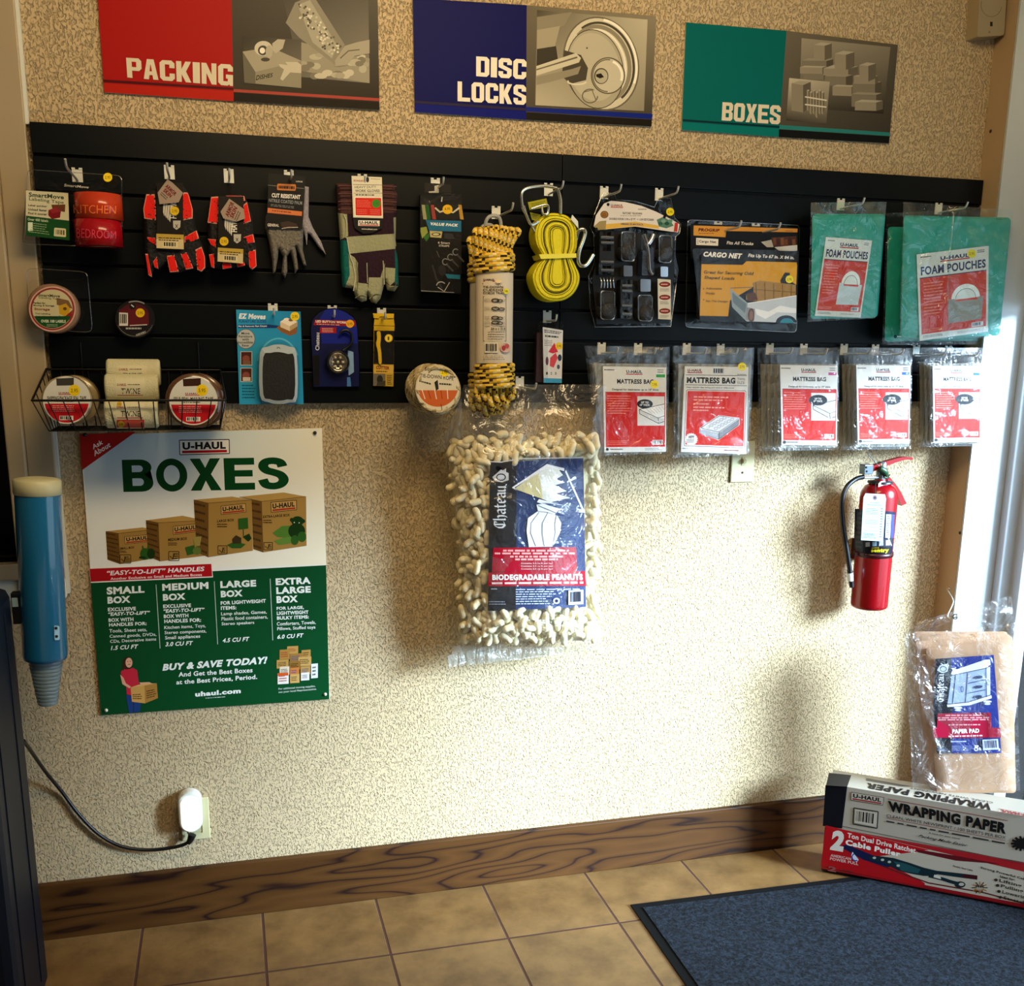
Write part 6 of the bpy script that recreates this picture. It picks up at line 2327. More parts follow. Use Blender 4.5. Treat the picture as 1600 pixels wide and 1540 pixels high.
def p_(a):
    a.poly([(936, 158), (1046, 160), (1054, 222), (1052, 250), (1046, 585), (926, 580), (930, 225)], 'c9a41a')
    a.line([(932, 222), (1054, 226)], 4, '5a4a10')
    a.poly([(932, 252), (1052, 254), (1048, 455), (928, 452)], '0d0c0e')
    a.ell(1018, 298, 24, 24, 'dcb41c', 20)
    a.ell(1018, 298, 19, 19, 'f0d84a', 20)
    a.text('1', (1012, 288, 1022, 310), '5a4a10', .02)
    a.poly([(932, 455), (1048, 458), (1046, 508), (930, 505)], 'd0ae4a')
    a.text('CUTTER', [(944, 462), (1024, 466), (1022, 486), (942, 482)], '7a1a14', .05)
    a.greek([(944, 490), (1020, 492), (1020, 502), (944, 500)], 1, '5a1a14', 5, .6)
    a.poly([(928, 508), (1000, 510), (998, 582), (926, 578)], '6f6a62')
    a.ell(966, 544, 18, 26, '2a2824')
    a.poly([(950, 560), (1000, 550), (1000, 582), (946, 580)], '3f3c38')
    a.rect(1004, 512, 1044, 580, 'b3983a')
    a.greek([(1008, 516), (1038, 516), (1038, 576), (1008, 576)], 6, '3a2f10', 6, .5)


card(t, [(936, 158), (1046, 160), (1054, 222), (1052, 250), (1046, 585), (926, 580), (930, 225)], .030, p_, CK, 'printed_card', base='b89418')
m = MB()
m.prism([P(*p, .038) for p in curve_pts([(948, 262), (968, 258), (972, 300), (968, 340), (974, 380), (976, 446), (960, 446), (954, 380), (944, 330), (950, 300)], 3, True)], (0, .008, 0))
m.build('knife', mat('yellow_plastic', 'd8b018', .35), t)
m = MB()
m.prism([P(*p, .034) for p in [(925, 150), (1050, 152), (1048, 178), (1010, 180), (1005, 168), (965, 168), (960, 180), (930, 178)]], (0, .003, 0))
m.build('hang_tab', mat('yellow_plastic'), t)
shell(t, [(930, 235), (1054, 240), (1048, 460), (926, 458)], .044, .013, CK, [rquad([(935, 250), (1000, 252), (998, 452), (932, 450)], 12)])

# slim white packet under the strap
t = thing('padlock_pack', at(*px(CG, 620, 900), -.07), 'slim white packet with a red picture in a clear tube under the yellow tow strap', 'packet')


def p_(a):
    a.poly([(570, 965), (692, 985), (684, 1302), (576, 1300)], 'd9dce2')
    a.poly([(570, 965), (600, 970), (600, 1300), (576, 1300)], 'c4c9d2')
    a.greek([(578, 978), (684, 994), (684, 1012), (580, 1000)], 2, '2a2a30', 2, .5)
    a.greek([(584, 1012), (680, 1022), (680, 1034), (584, 1026)], 1, '2a2a30', 9, .8)
    a.greek([(580, 1040), (640, 1045), (640, 1085), (580, 1080)], 4, '5a5a66', 3, .35)
    a.poly([(604, 1115), (640, 1060), (662, 1115), (630, 1125)], 'c8344a')
    a.dot(668, 1080, 22, 'e8c81c')
    a.poly([(615, 1150), (648, 1120), (660, 1150), (636, 1210), (612, 1200)], 'd04a5c')
    a.ell(596, 1170, 9, 26, '5a3a50')
    a.ell(672, 1150, 12, 20, '2a3f5c')
    a.ell(664, 1205, 9, 14, '4a5a7a')
    for k in range(3):
        a.text(str(k + 1), (590 + k * 26, 1236, 600 + k * 26, 1252), '2a2a30', .02)
    a.poly([(576, 1272), (685, 1276), (684, 1302), (576, 1300)], '3f9cc8')


card(t, [(570, 965), (692, 985), (684, 1302), (576, 1300)], .055, p_, CG, 'printed_insert', base='c4c8d0')
m = MB()
m.prism([front(.046)(*px(CG, *p)) for p in [(535, 1000), (578, 1000), (578, 1298), (528, 1296)]], (0, .015, 0))
m.build('dark_tool', mat('dark_red_tool', '2c1216', .4), t)
shell(t, rquad([(540, 930), (695, 930), (690, 1305), (522, 1300)], 10), .058, .028, CG, [rquad([(540, 950), (692, 955), (688, 1304), (526, 1300)], 10)])

# tie-down rope roll
t = thing('rope_roll', at(*px(CK, 1310, 640), -.19), 'round roll of coarse tie down rope with a cream and orange disc label', 'rope')
c0 = at(*px(CK, 1310, 606), -.20)
m = MB()
R_ = .0535
prof = [(.012, 0), (R_ * .9, 0), (R_ * .98, .006)] + [(R_ * (1.0 + .02 * (k % 2)), .006 + .135 * k / 24) for k in range(25)] + [(R_ * .9, .147), (.012, .147)]
m.lathe((c0.x, -.053, c0.z), (0, -1, 0), prof, 40)
m.build('rope_core', mat('sisal', '8a7a58', .85, bump=1.0, scale=160, vary=.35, stretch=(1, .35, 1)), t)
SISAL = ink('sisal_rope', .85, bump=.8, scale=420)
m = MB()
for k, (rad, h, rr) in enumerate(((.0545, -.186, .0042), (.0525, -.194, .004), (.050, -.199, .0036), (.0545, -.165, .004), (.055, -.14, .004), (.0545, -.115, .004), (.055, -.09, .004))):
    braid(m, [Vector((c0.x + rad * math.cos(a_), h + .006 * math.sin(a_ * 2 + k), c0.z + rad * math.sin(a_))) for a_ in [2 * math.pi * q / 60 for q in range(61)]], rr, 7, k, ('b8a67e', '75653f', 'd2c4a0', 'a08e64'))
for k in range(10):
    a0 = 2 * math.pi * k / 10
    braid(m, [Vector((c0.x + rr * math.cos(a0 + .5 * i / 8), -.2015 - .0015 * math.sin(i), c0.z + rr * math.sin(a0 + .5 * i / 8))) for i, rr in enumerate([.051, .049, .047, .045, .043])], .0028, 6, k, ('b8a67e', '75653f', 'd2c4a0', 'a08e64'))
m.build('rope_strand', SISAL, t)
a = Art(front(.2035), CK)
a.ell(1310, 596, 132, 138, 'cdbf9c', 44)
a.ell(1310, 596, 126, 132, 'd8ccae', 44)
a.ell(1310, 582, 122, 124, 'c8602a', 30, 12, 168)
a.rect(1190, 586, 1430, 604, 'd8ccae')
a.text('50', (1232, 474, 1262, 492), '3a3222', .03)
a.ell(1272, 484, 10, 10, '5a4a30', 12)
a.greek([(1284, 462), (1336, 470), (1336, 482), (1284, 474)], 1, '8a6a4a', 9, .8)
a.text('TIE-DOWN ROPE', [(1204, 508), (1404, 526), (1404, 550), (1204, 530)], '4a4636', .02)
a.greek([(1200, 545), (1290, 570), (1290, 582), (1200, 560)], 1, '2c2820', 4, .7)
a.greek([(1320, 562), (1404, 568), (1404, 582), (1320, 576)], 1, '2c2820', 5, .7)
a.poly([(1290, 560), (1310, 545), (1316, 600), (1300, 610)], '2a2620')
for k in range(5):
    a.line([(1215 + k * 38, 600 + (k % 2) * 8), (1235 + k * 34, 660)], 5, ('e9ddc2', '9c3f18')[k % 2])
a.line([(1330, 690), (1336, 730)], 4, '3a3020')
a.dot(1350, 500, 26, 'f0d018')
a.build('disc_label', t, CARD)
hook(672, 574, .13, 'steel slatwall hook inside the round tie down rope roll')

# =================================================================== WIRE BASKET
WIRE = mat('black_wire', '0a0a0b', .35, .3)
yF, yB, yFb, yBb = -.195, -.026, -.165, -.030
FL, FR = at(*px(CJ, 132, 466), yF), at(*px(CJ, 1478, 470), yF)
BLp = at(*px(CJ, 232, 252), yB)
xl, xr = BLp.x, FR.x + (FL.x - BLp.x) * -1
FbL, FbR = at(*px(CJ, 252, 690), yFb), at(*px(CJ, 1438, 662), yFb)
zF, zBk, zb = (FL.z + FR.z) / 2, BLp.z, (FbL.z + FbR.z) / 2
xl, xr = FL.x, FR.x
xbl, xbr = FbL.x, FbR.x
bt = thing('wire_basket', ((xl + xr) / 2, -.022, zb), 'black wire basket of packing tape and twine hung on the slatwall above the poster', 'basket')
BL_, BR_ = Vector((BLp.x, yB, zBk)), Vector((xr - (BLp.x - xl), yB, zBk))
FL_, FR_ = Vector((xl, yF, zF)), Vector((xr, yF, zF))
bl_, br_ = Vector((xbl, yBb, zb)), Vector((xbr, yBb, zb))
fl_, fr2_ = Vector((xbl, yFb, zb)), Vector((xbr, yFb, zb))
m = MB()
for a_, b_2 in ((FL_, FR_), (FL_, BL_), (FR_, BR_), (BL_, BR_)):
    m.tube([a_, b_2], .0026, 8)
m.build('rim_wire', WIRE, bt)
m = MB()
nf = 13
for k in range(nf + 1):
    f = k / nf
    m.tube([FL_.lerp(FR_, f), fl_.lerp(fr2_, f), bl_.lerp(br_, f), BL_.lerp(BR_, f)], .0013, 6)
for f in (.0, .18, .36, .54, .72, .9, 1.0):
    m.tube([fl_.lerp(bl_, f), fr2_.lerp(br_, f)], .0013, 6)
for f in (.25, .5, .75, 1):
    for A_, B_, c_, d_ in ((FL_, BL_, fl_, bl_), (FR_, BR_, fr2_, br_)):
        m.tube([A_.lerp(B_, f), c_.lerp(d_, f)], .0013, 6)
m.build('wire_grid', WIRE, bt)
m = MB()
for u in (468, 1284):
    p = at(*px(CJ, u, 66), -.023)
    m.tube([p, Vector((p.x, -.024, zBk)), Vector((p.x, -.026, zb))], .002, 6)
m.build('hanger_wire', WIRE, bt)


def disc_label(a, cx, cy, r, tape, kind, price, dotp):
    a.ell(cx, cy, r, r, 'd8d6cc', 44)
    a.ell(cx, cy + .02 * r, r * .93, r * .93, 'c01420', 36, 8, 172)
    a.poly([(cx - .44 * r, cy - .9 * r), (cx + .3 * r, cy - .94 * r), (cx + .3 * r, cy - .62 * r), (cx - .42 * r, cy - .6 * r)], tape)
    a.logo((cx - .38 * r, cy - .36 * r, cx + .3 * r, cy - .2 * r), bg=None, frame=False, fg='8a3028')
    a.text(kind, (cx - .82 * r, cy - .16 * r, cx + .82 * r, cy + .0 * r), '1a1a18', .03)
    a.greek((cx - .5 * r, cy + .03 * r, cx + .5 * r, cy + .09 * r), 1, '3a3a36', 4, .6)
    a.greek((cx - .6 * r, cy + .2 * r, cx + .45 * r, cy + .5 * r), 4, 'e8a8a0', 5, .35)
    a.bars((cx - .3 * r, cy + .66 * r, cx + .28 * r, cy + .84 * r), 6, 'e0ddd2', '2a2420', 14)
    a.dot(dotp[0], dotp[1], r * .24, 'f0cc18', price)


def tape(label, cu, cv, d, rad_px, thick, body, core_col, lab=None, kind='', price='2.95', group='tape rolls in the wire basket'):
    c = at(*px(CJ, cu, cv), -d)
    R = (at(*px(CJ, cu + rad_px, cv), -d) - c).length * .985
    t = thing('packing_tape', (c.x, -d + thick, c.z - R), label, 'tape roll', group)
    m = MB()
    m.lathe((c.x, -d + thick, c.z), (0, -1, 0), [(R * .74, 0), (R * .98, 0), (R, .003), (R, thick - .003), (R * .98, thick), (R * .74, thick)], 44)
    m.build('tape_winding', body, t)
    m = MB()
    m.lathe((c.x, -d + thick - .001, c.z), (0, -1, 0), [(R * .74, 0), (R * .74, thick - .002), (R * .70, thick - .002), (R * .70, 0)], 36)
    m.build('cardboard_core', mat('kraft_core', core_col, .8), t)
    if lab:
        a = Art(front(d + .0008), CJ)
        disc_label(a, cu, cv, rad_px * lab, core_col, kind, price, (cu + rad_px * .3, cv - rad_px * .38))
        a.build('disc_label', t, CARD)
    return t


TAN = mat('clear_tape_wind', '9b8a64', .2, coat=.5)
BRN = mat('brown_tape_wind', '5a3c24', .2, coat=.5)
tape('clear packing tape roll with red disc at the window end of the basket', 374, 466, .172, 178, .052, TAN, '3f3c34', .93, 'SHIPPING/PACKAGE SEAL TAPE')
tape('clear packing tape roll tucked behind the white and red disc roll', 420, 464, .112, 180, .05, TAN, '4a4438')
tape('brown packing tape roll with a white and red disc beside the twine', 1255, 472, .172, 196, .055, BRN, '3a1f14', .86, 'SELF-SEAL MAILING TAPE', '5.95')
tape('brown packing tape roll tucked behind the other brown roll', 1290, 470, .11, 196, .052, BRN, '4a3020')
TW = ink('twine_winding', .8, bump=.9, scale=330)
for (v0, v1, d, du, lab) in ((462, 668, .178, 0, 'cream twine spool lowest of the three in the wire basket'), (312, 452, .150, 2, 'cream twine spool in the middle of the three in the wire basket'), (222, 330, .105, 14, 'cream twine spool topmost of the three in the wire basket')):
    cz = (v0 + v1) / 2
    c = at(*px(CJ, 820 + du, cz), -d)
    R = abs(at(*px(CJ, 820, v0), -d).z - at(*px(CJ, 820, v1), -d).z) / 2
    R = max(R, .030)
    hw = (at(*px(CJ, 1008 + du, cz), -d).x - at(*px(CJ, 636 + du, cz), -d).x) / 2
    yc = -d + R
    t = thing('twine_spool', (c.x, yc, c.z - R), lab, 'twine', 'twine spools in the wire basket')
    m = MB()
    prof = [(.008, 0), (R * .9, 0)] + [(R * (1 - .012 * (k % 2)), .004 + (2 * hw - .008) * k / 40) for k in range(41)] + [(R * .9, 2 * hw), (.008, 2 * hw)]
    m.lathe((c.x - hw, yc, c.z), (1, 0, 0), prof, 36, 0, lin('cfcaa6'))
    m.build('twine_winding', TW, t)
    cy = Cyl((0, yc, c.z), (1, 0, 0), R * 1.005)
    a = Art(cy, CJ)
    m_ = a.mb
    x0, x1 = 712 + du, 915 + du
    ztop, zbot = v0 + 4, v1 - 4
    a.rect(x0, ztop, x1, zbot, 'd2cbaa')
    h = zbot - ztop
    full = v0 > 400
    ty = ztop + h * (.38 if full else .52)
    th = 40 if v0 > 300 else 22
    a.text('U-HAUL', (x0 + 10, ty - 34, x0 + 74, ty - 16), '8a3a30', .04)
    a.greek((x0 + 84, ty - 30, x1 - 10, ty - 22), 1, '3a352c', 4, .7)
    a.text('TWINE', (x0 + 38, ty, x1 - 32, ty + th), '1f1b17', .01)
    a.line([(x0 + 12, ty + th + 8), (x1 - 12, ty + th + 8)], 5, 'a83a2c')
    if full:
        a.rect(x0 + 10, zbot - 62, x1 - 2, zbot - 6, 'b8382a')
        a.rect(x0 + 62, zbot - 54, x1 - 10, zbot - 14, 'cf5a48')
        a.dot(x0 + 40, zbot - 30, 24, 'c9a02c')
        a.dot(x0 + 28, ztop + 28, 18, 'c9a02c')
    a.build('paper_band', t, CARD)

# =================================================================== MATTRESS BAGS
CL = (900, 510, .2125)
CM = (1160, 510, .25)
MILK = film('milky_poly', clear=.93, milk=.30, tint=(.90, .90, .84), bump=1.0, scale=16, rough=.2, stretch=(3.2, 1, .7))
BAGM = film('glossy_bag', clear=.968, milk=.01, bump=1.0, scale=15, rough=.12)


def mattress_art(a, q, tagc, kind, dotp=None, seed=0):
    B = lambda x, y: Art.bil(q, x, y)
    S = lambda x0, y0, x1, y1: [B(x0, y0), B(x1, y0), B(x1, y1), B(x0, y1)]
    a.poly(q, 'dcdcd8')
    if kind == 'full':
        a.logo(S(.35, .03, .64, .10), bg='dcdcd8', frame=False, fg='2a2430', red='a8282c')
        a.greek(S(.02, .03, .18, .05), 1, '2a2a2a', 2, .6)
        a.greek(S(.86, .02, .98, .07), 2, '2a2a2a', 3, .4)
        a.poly(S(.84, .085, .98, .12), tagc)
        a.text('MATTRESS BAG', S(.22, .145, .80, .20), '15151a', .045)
        a.text('Designed for mattresses up to 10" thick', S(.14, .255, .88, .285), '1a1a1c', .035)
        a.poly(S(.03, .30, .985, .94), 'c81c10')
        a.line([B(.03, .3), B(.985, .3)], 5, '8a120c')
        a.greek(S(.06, .33, .46, .56), 8, 'e88a78', 5 + seed, .3)
        a.greek(S(.05, .86, .40, .92), 3, 'e07a68', 6, .3)
        a.poly(S(.54, .345, .97, .69), 'dfdfdc')
        a.poly([B(.57, .50), B(.97, .43), B(.97, .62), B(.90, .66), B(.575, .535)], 'cfd2d4')
        a.poly([B(.57, .50), B(.97, .44), B(.97, .61), B(.86, .595)], 'eceeee')
        a.line([B(.57, .50), B(.97, .435)], 4, '2a2c30')
        a.line([B(.57, .50), B(.87, .60), B(.97, .575)], 4, '2a2c30')
        a.line([B(.57, .50), B(.575, .55), B(.88, .665), B(.97, .64)], 5, '2a2c30')
        a.line([B(.87, .6), B(.88, .665)], 4, '2a2c30')
        for k in range(6):
            a.line([B(.68 + k * .05, .492 - k * .006), B(.80 + k * .035, .57 - k * .012)], 2.2, '9a9ca0')
        a.ell(*B(.66, .435), 58, 34, '14181f', 24)
        a.text('UP TO', S(.60, .405, .72, .43), 'e6e6e4', .04)
        a.text('10" THICK', S(.58, .435, .74, .46), 'e6e6e4', .04)
        a.bars(S(.78, .86, .95, .915), 4, 'd8d4d0', '2a1a18', 14)
        a.ell(*B(.05, .965), 11, 11, '2a2c34', 12)
        a.greek(S(.09, .955, .36, .975), 1, '2a2c34', 7, .6)
        a.greek(S(.66, .95, .96, .985), 2, '6a6c70', 8, .35)
    else:
        a.logo(S(.03, .02, .29, .085), bg=None, frame=False, fg='6a3a38', red='a02a2c')
        a.bars(S(.45, .015, .62, .085), 5, 'c9cbd0', '14141a', 12, .02)
        a.greek(S(.83, .08, .97, .095), 1, '4a4a4a', 2, .6)
        a.line([B(.02, .1), B(.98, .1)], 4, '3a3634')
        a.text('MATTRESS BAG', S(.04, .125, .80, .195), '121216', .055)
        a.text('TWIN', S(.83, .125, .95, .155), '2a2a2e', .0)
        a.text('SIZE', S(.83, .165, .95, .195), '2a2a2e', .0)
        a.line([B(.02, .215), B(.98, .215)], 4, '3a3634')
        a.text('Keeps mattress clean during your move or while stored', S(.04, .235, .78, .255), '1a1a1c', .03)
        a.poly(rquad(S(.04, .27, .975, .93), 14), '4a1812')
        a.poly(rquad(S(.047, .276, .968, .925), 12), 'e8e2de')
        a.poly(rquad(S(.06, .286, .955, .912), 10), 'd4220f')
        for k, (x1_, y_) in enumerate(((.78, .345), (.70, .38), (.45, .425), (.78, .465), (.48, .50))):
            a.greek(S(.16, y_, x1_, y_ + .018), 1, 'f0a898', 10 + k, .8)
        a.poly([B(.27, .715), B(.56, .56), B(.88, .585), B(.885, .665), B(.565, .85), B(.275, .775)], 'f0ecea')
        a.poly([B(.285, .715), B(.57, .568), B(.865, .592), B(.57, .755)], 'dfe0e2')
        a.poly([B(.285, .725), B(.57, .765), B(.57, .84), B(.285, .775)], 'b4b8c0')
        a.poly([B(.57, .765), B(.87, .60), B(.87, .665), B(.57, .84)], '8a8f98')
        for s_ in ([B(.285, .715), B(.57, .568), B(.865, .592), B(.57, .755), B(.285, .715)], [B(.285, .72), B(.285, .775), B(.57, .84), B(.87, .665), B(.868, .595)], [B(.57, .76), B(.57, .84)]):
            a.line(s_, 4.5, '1c1e22')
        for k in range(6):
            p = B(.40 + k * .05, .70 - k * .022)
            a.ring(p.x, p.y, 12, 9, 3, '8a8c92')
            p = B(.52 + k * .05, .715 - k * .022)
            a.ring(p.x, p.y, 12, 9, 3, '8a8c92')
        c = B(.15, .85)
        pts = []
        for k in range(36):
            rr = 50 if k % 2 else 41
            pts.append((c[0] + rr * math.cos(k * math.pi / 18), c[1] + rr * math.sin(k * math.pi / 18)))
        a.poly(pts, 'eae6e2')
        a.text('NEW', [(c[0] - 20, c[1] - 26), (c[0] + 22, c[1] - 30), (c[0] + 22, c[1] - 12), (c[0] - 20, c[1] - 8)], '1c1c20', .05)
        a.greek([(c[0] - 34, c[1] - 4), (c[0] + 36, c[1] - 8), (c[0] + 36, c[1] + 22), (c[0] - 34, c[1] + 26)], 3, '1c1c20', 3, .4)
        a.greek(S(.02, .95, .12, .965), 1, '4a4a4a', 7, .6)
        a.greek(S(.66, .955, .96, .97), 1, '8a3a34', 8, .7)
    if dotp:
        a.dot(dotp[0], dotp[1], 30, 'f4e010')


def mattress_stack(xf, film_q, card_q, tagc, kind, name_bits, d0, nback, dotp, seed, lean):
    group = 'folded mattress bags on the lowest slatwall hooks'
    shift = 0
    for i in range(nback + 1):
        isf = i == 0
        d = d0 - .0195 * i
        lab = name_bits[0] if isf else name_bits[1]
        dx = -lean * i
        fq = [(p[0] + dx, p[1] + (2 if i else 0)) for p in film_q]
        c = Art.bil(fq, .5, 0)
        t = thing('mattress_bag', at(*px(xf, c[0], c[1]), -d), lab, 'mattress bag', group if isf else name_bits[2])
        # folded sheet inside the bag
        x0, x1 = .05, .97
        sq = [Art.bil(fq, .05, .16), Art.bil(fq, .965, .16), Art.bil(fq, .97, .975), Art.bil(fq, .05, .975)]
        m = MB()
        r = random.Random(seed * 7 + i)
        for k in range(3):
            m2 = [(p[0] + r.uniform(-5, 5), p[1]) for p in sq]
            crinkle(m, m2, d - .0012 - .0025 * k, xf, .0012, 10, 10, seed + i * 3 + k)
        m.build('folded_sheet', MILK, t)
        if isf:
            card(t, card_q, d + .0028, lambda a: mattress_art(a, card_q, tagc, kind, dotp, seed), xf, 'printed_insert', base='cfcfcc')
        m = MB()
        crinkle(m, fq, d + .0062, xf, .0020, 16, 22, seed + i * 5, [(.3, 0, .28, .25, .05, .004), (.75, 0, .8, .2, .05, .004), (.3, .02, .75, .03, .04, -.002), (.05, .3, .04, .9, .04, .002)])
        crinkle(m, fq, d - .008, xf, .001, 8, 10, seed + i * 5 + 2)
        m.build('clear_bag', BAGM, t)


mattress_stack(CL, [(90, 140), (690, 150), (672, 930), (185, 950)], [(198, 292), (664, 300), (662, 920), (208, 925)], '1f9a3a', 'full',
               ('mattress bag with a green tag, nearest the peanut bag', 'clear mattress bag behind the green tagged one', 'mattress bags behind the green tagged one'), .125, 2, (578, 425), 1, 14)
mattress_stack(CL, [(728, 140), (1312, 155), (1275, 940), (716, 965)], [(800, 292), (1268, 298), (1252, 938), (772, 922)], '1f9a3a', 'twin',
               ('twin size mattress bag with a whole mattress drawn on red', 'clear mattress bag behind the twin size one', 'mattress bags behind the twin size one'), .125, 2, (1222, 295), 2, 8)
mattress_stack(CM, [(215, 130), (605, 132), (600, 770), (222, 775)], [(236, 240), (596, 245), (588, 742), (246, 740)], 'b8387a', 'full',
               ('mattress bag with a pink tag, above the fire extinguisher hose', 'clear mattress bag behind the pink tagged one', 'mattress bags behind the pink tagged one'), .13, 3, None, 3, 40)
mattress_stack(CM, [(690, 130), (1062, 135), (1052, 765), (700, 770)], [(712, 240), (1052, 244), (1042, 732), (722, 734)], '2a62b0', 'full',
               ('mattress bag with a blue tag, right after the pink tagged one', 'clear mattress bag behind the blue tagged one', 'mattress bags behind the blue tagged one'), .13, 3, None, 4, 28)
mattress_stack(CM, [(1165, 130), (1500, 132), (1502, 745), (1180, 750)], [(1190, 246), (1490, 248), (1488, 722), (1196, 726)], '2a62b0', 'full',
               ('mattress bag at the end of the row nearest the storefront', 'clear mattress bag behind the end one', 'mattress bags behind the end one'), .13, 3, None, 5, 26)

# =================================================================== PACKING PEANUT BAG
CN = (680, 580, 280 / 898)
bag = thing('peanut_bag', at(800, 612, -.12), 'big clear bag of cream packing peanuts with a navy lamp label hanging under the rope', 'packing peanut bag')
LEFT = [(140, 95), (75, 300), (60, 420), (80, 640), (105, 860), (125, 1080), (125, 1240), (95, 1380)]
RIGHT = [(850, 70), (845, 330), (825, 500), (818, 700), (815, 900), (810, 1100), (815, 1260), (835, 1400)]
VY = [95, 300, 420, 640, 860, 1080, 1240, 1390]


def side(tab, v):
    for i in range(len(VY) - 1):
        if v <= VY[i + 1] or i == len(VY) - 2:
            f = (v - VY[i]) / (VY[i + 1] - VY[i])
            return tab[i][0] * (1 - f) + tab[i + 1][0] * f


def bag_depth(u, v):
    l, r_ = side(LEFT, v), side(RIGHT, v)
    s = max(-1, min(1, 2 * (u - l) / (r_ - l) - 1))
    f = max(0, 1 - abs(s) ** 2.6) ** .5
    if v < 420:
        top = max(0, min(1, (v - 60) / 360))
    else:
        top = 1
    bot = max(0, min(1, (1420 - v) / 130)) ** .5
    lean = .075 * max(0, min(1, (u - 600) / 190)) * max(0, min(1, (520 - v) / 120))
    lean += .025 * max(0, min(1, (360 - v) / 150))
    return .075 + lean + .01 * (1 - top) + (.115 * f * (.08 + .92 * top)) * (.25 + .75 * bot)


def bmp(u, v, lift=0.0):
    p = px(CN, u, v)
    return front(bag_depth(u, v) + lift)(*p)


class BagMP:
    def __call__(s, u, v, lift=0.0):
        return front(bag_depth((u - CN[0]) / CN[2], (v - CN[1]) / CN[2]) + .004 + lift)(u, v)


# label, laid over the bulge
a = Art(BagMP(), CN)
LQ = [(275, 457), (742, 434), (756, 1180), (264, 1200)]
N2 = 14
for j in range(N2):
    for i in range(N2):
        c = [Art.bil(LQ, x / N2, y / N2) for x, y in ((i, j), (i + 1, j), (i + 1, j + 1), (i, j + 1))]
        a.mb.add([a.P(p) for p in c], [(0, 1, 2, 3)], 0, lin('0a2a60' if i >= 4 else '07080f'))
a.lift = .0016


def strips(a, q, col, n=12):
    for i in range(n):
        a.mb.add([a.P(Art.bil(q, x, y)) for x, y in ((i / n, 0), ((i + 1) / n, 0), ((i + 1) / n, 1), (i / n, 1))], [(0, 1, 2, 3)], 0, lin(col))
    a.up()


a.line([(278, 452), (330, 455), (420, 438), (742, 432)], 5, 'd8dce4')
gothic(a, 'Chateau', [(290, 788), (290, 572), (352, 572), (352, 788)], 'e8ecf2')
for p_ in ([(286, 530), (330, 492), (368, 510), (368, 545), (335, 556), (300, 550)],):
    a.poly(p_, 'c9ced6')
a.ring(330, 530, 22, 16, 5, '101218', 16)
a.line([(340, 500), (352, 488), (350, 515)], 8, 'c9ced6')
a.poly([(384, 582), (560, 464), (648, 486), (646, 500), (570, 478), (400, 580), (400, 592), (735, 690), (650, 502), (656, 494), (752, 708), (720, 706)], 'eef1f4')
a.poly([(398, 588), (480, 530), (570, 478), (620, 492), (640, 520), (606, 540), (648, 556), (602, 570), (660, 600), (606, 612), (676, 632), (580, 655), (470, 615)], 'dfe2da')
a.poly([(400, 588), (470, 540), (520, 510), (540, 640), (470, 615)], 'cfc694')
a.poly([(520, 640), (600, 660), (735, 694), (745, 708), (620, 690), (510, 655)], 'eef1f4')
a.poly([(508, 668), (545, 662), (600, 685), (622, 690), (600, 718), (560, 705), (515, 700)], 'e4e8ec')
a.poly([(512, 702), (560, 708), (612, 722), (632, 760), (625, 810), (588, 878), (470, 880), (458, 800), (465, 735)], 'eef1f4')
for k, (x, w_) in enumerate(((500, -20), (545, -8), (590, 10))):
    a.line([(x + 20, 706), (x + w_, 760), (x + w_ * 1.1, 810), (x - w_ * .2, 876)], 3, '4a5a6c')
a.line([(515, 672), (560, 690), (610, 712)], 3, '4a5a6c')
a.greek([(640, 740), (740, 745), (735, 850), (635, 860)], 8, '1c4a84', 3, .3)
strips(a, [(290, 884), (706, 880), (712, 1005), (284, 1005)], 'a80f28')
strips(a, [(266, 1008), (752, 1000), (756, 1074), (266, 1076)], 'b01028')
for k, (x0, x1, y) in enumerate(((340, 670, 898), (298, 705, 912), (375, 640, 928), (400, 615, 942))):
    a.greek([(x0, y - 5), (x1, y - 5), (x1, y + 5), (x0, y + 5)], 1, 'e8a8a4', k + 2, .9, False)
for k in range(3):
    a.text('Contains 2.5 cu ft per bag', (430, 958 + k * 14, 590, 967 + k * 14), 'e6c8c4', .02)
a.text('BIODEGRADABLE PEANUTS', [(286, 1018), (738, 1014), (740, 1046), (286, 1046)], 'f0ece8', .05)
a.greek([(284, 1055), (742, 1050), (742, 1066), (284, 1068)], 1, 'e6c8c4', 5, .7, False)
for k, w_ in enumerate((320, 190, 200, 180, 150, 160, 170)):
    a.greek([(404, 1090 + k * 12), (404 + w_, 1088 + k * 12), (404 + w_, 1094 + k * 12), (404, 1096 + k * 12)], 1, 'b8c4dc', k + 20, .8, False)
a.greek([(280, 1086), (312, 1086), (312, 1094), (280, 1094)], 1, '9a9ca4', 6, .8)
a.greek([(270, 1148), (370, 1148), (370, 1172), (270, 1172)], 2, '8a8c94', 7, .4)
a.ring(608, 1150, 13, 12, 7, 'd8e2ee', 12)
a.bars([(668, 1098), (742, 1094), (742, 1166), (668, 1170)], 8, 'd8e2ee', '101a30', 18)
a.build('printed_label', bag, CARD)

# clear film, pleated to the hook and sealed at the foot
m = MB()


def fn(x, y):
    v = 66 + y * (1395 - 66)
    l, r_ = side(LEFT, v) - 6, side(RIGHT, v) + 8
    u = l + x * (r_ - l)
    h = .009 + .006 * noise.fractal(Vector((x * 4, y * 6, 3.3)), 1.0, 2.0, 3)
    if v < 420:
        k = (420 - v) / 350
        h += .007 * k * math.sin(x * 21 + noise.noise(Vector((x * 3, y * 3, 0))) * 3)
        dd = abs((u - 465) / 700)
        h += .012 * max(0, 1 - dd * 5) * max(0, 1 - abs(v - 80) / 160)
    return bmp(u, v, h)


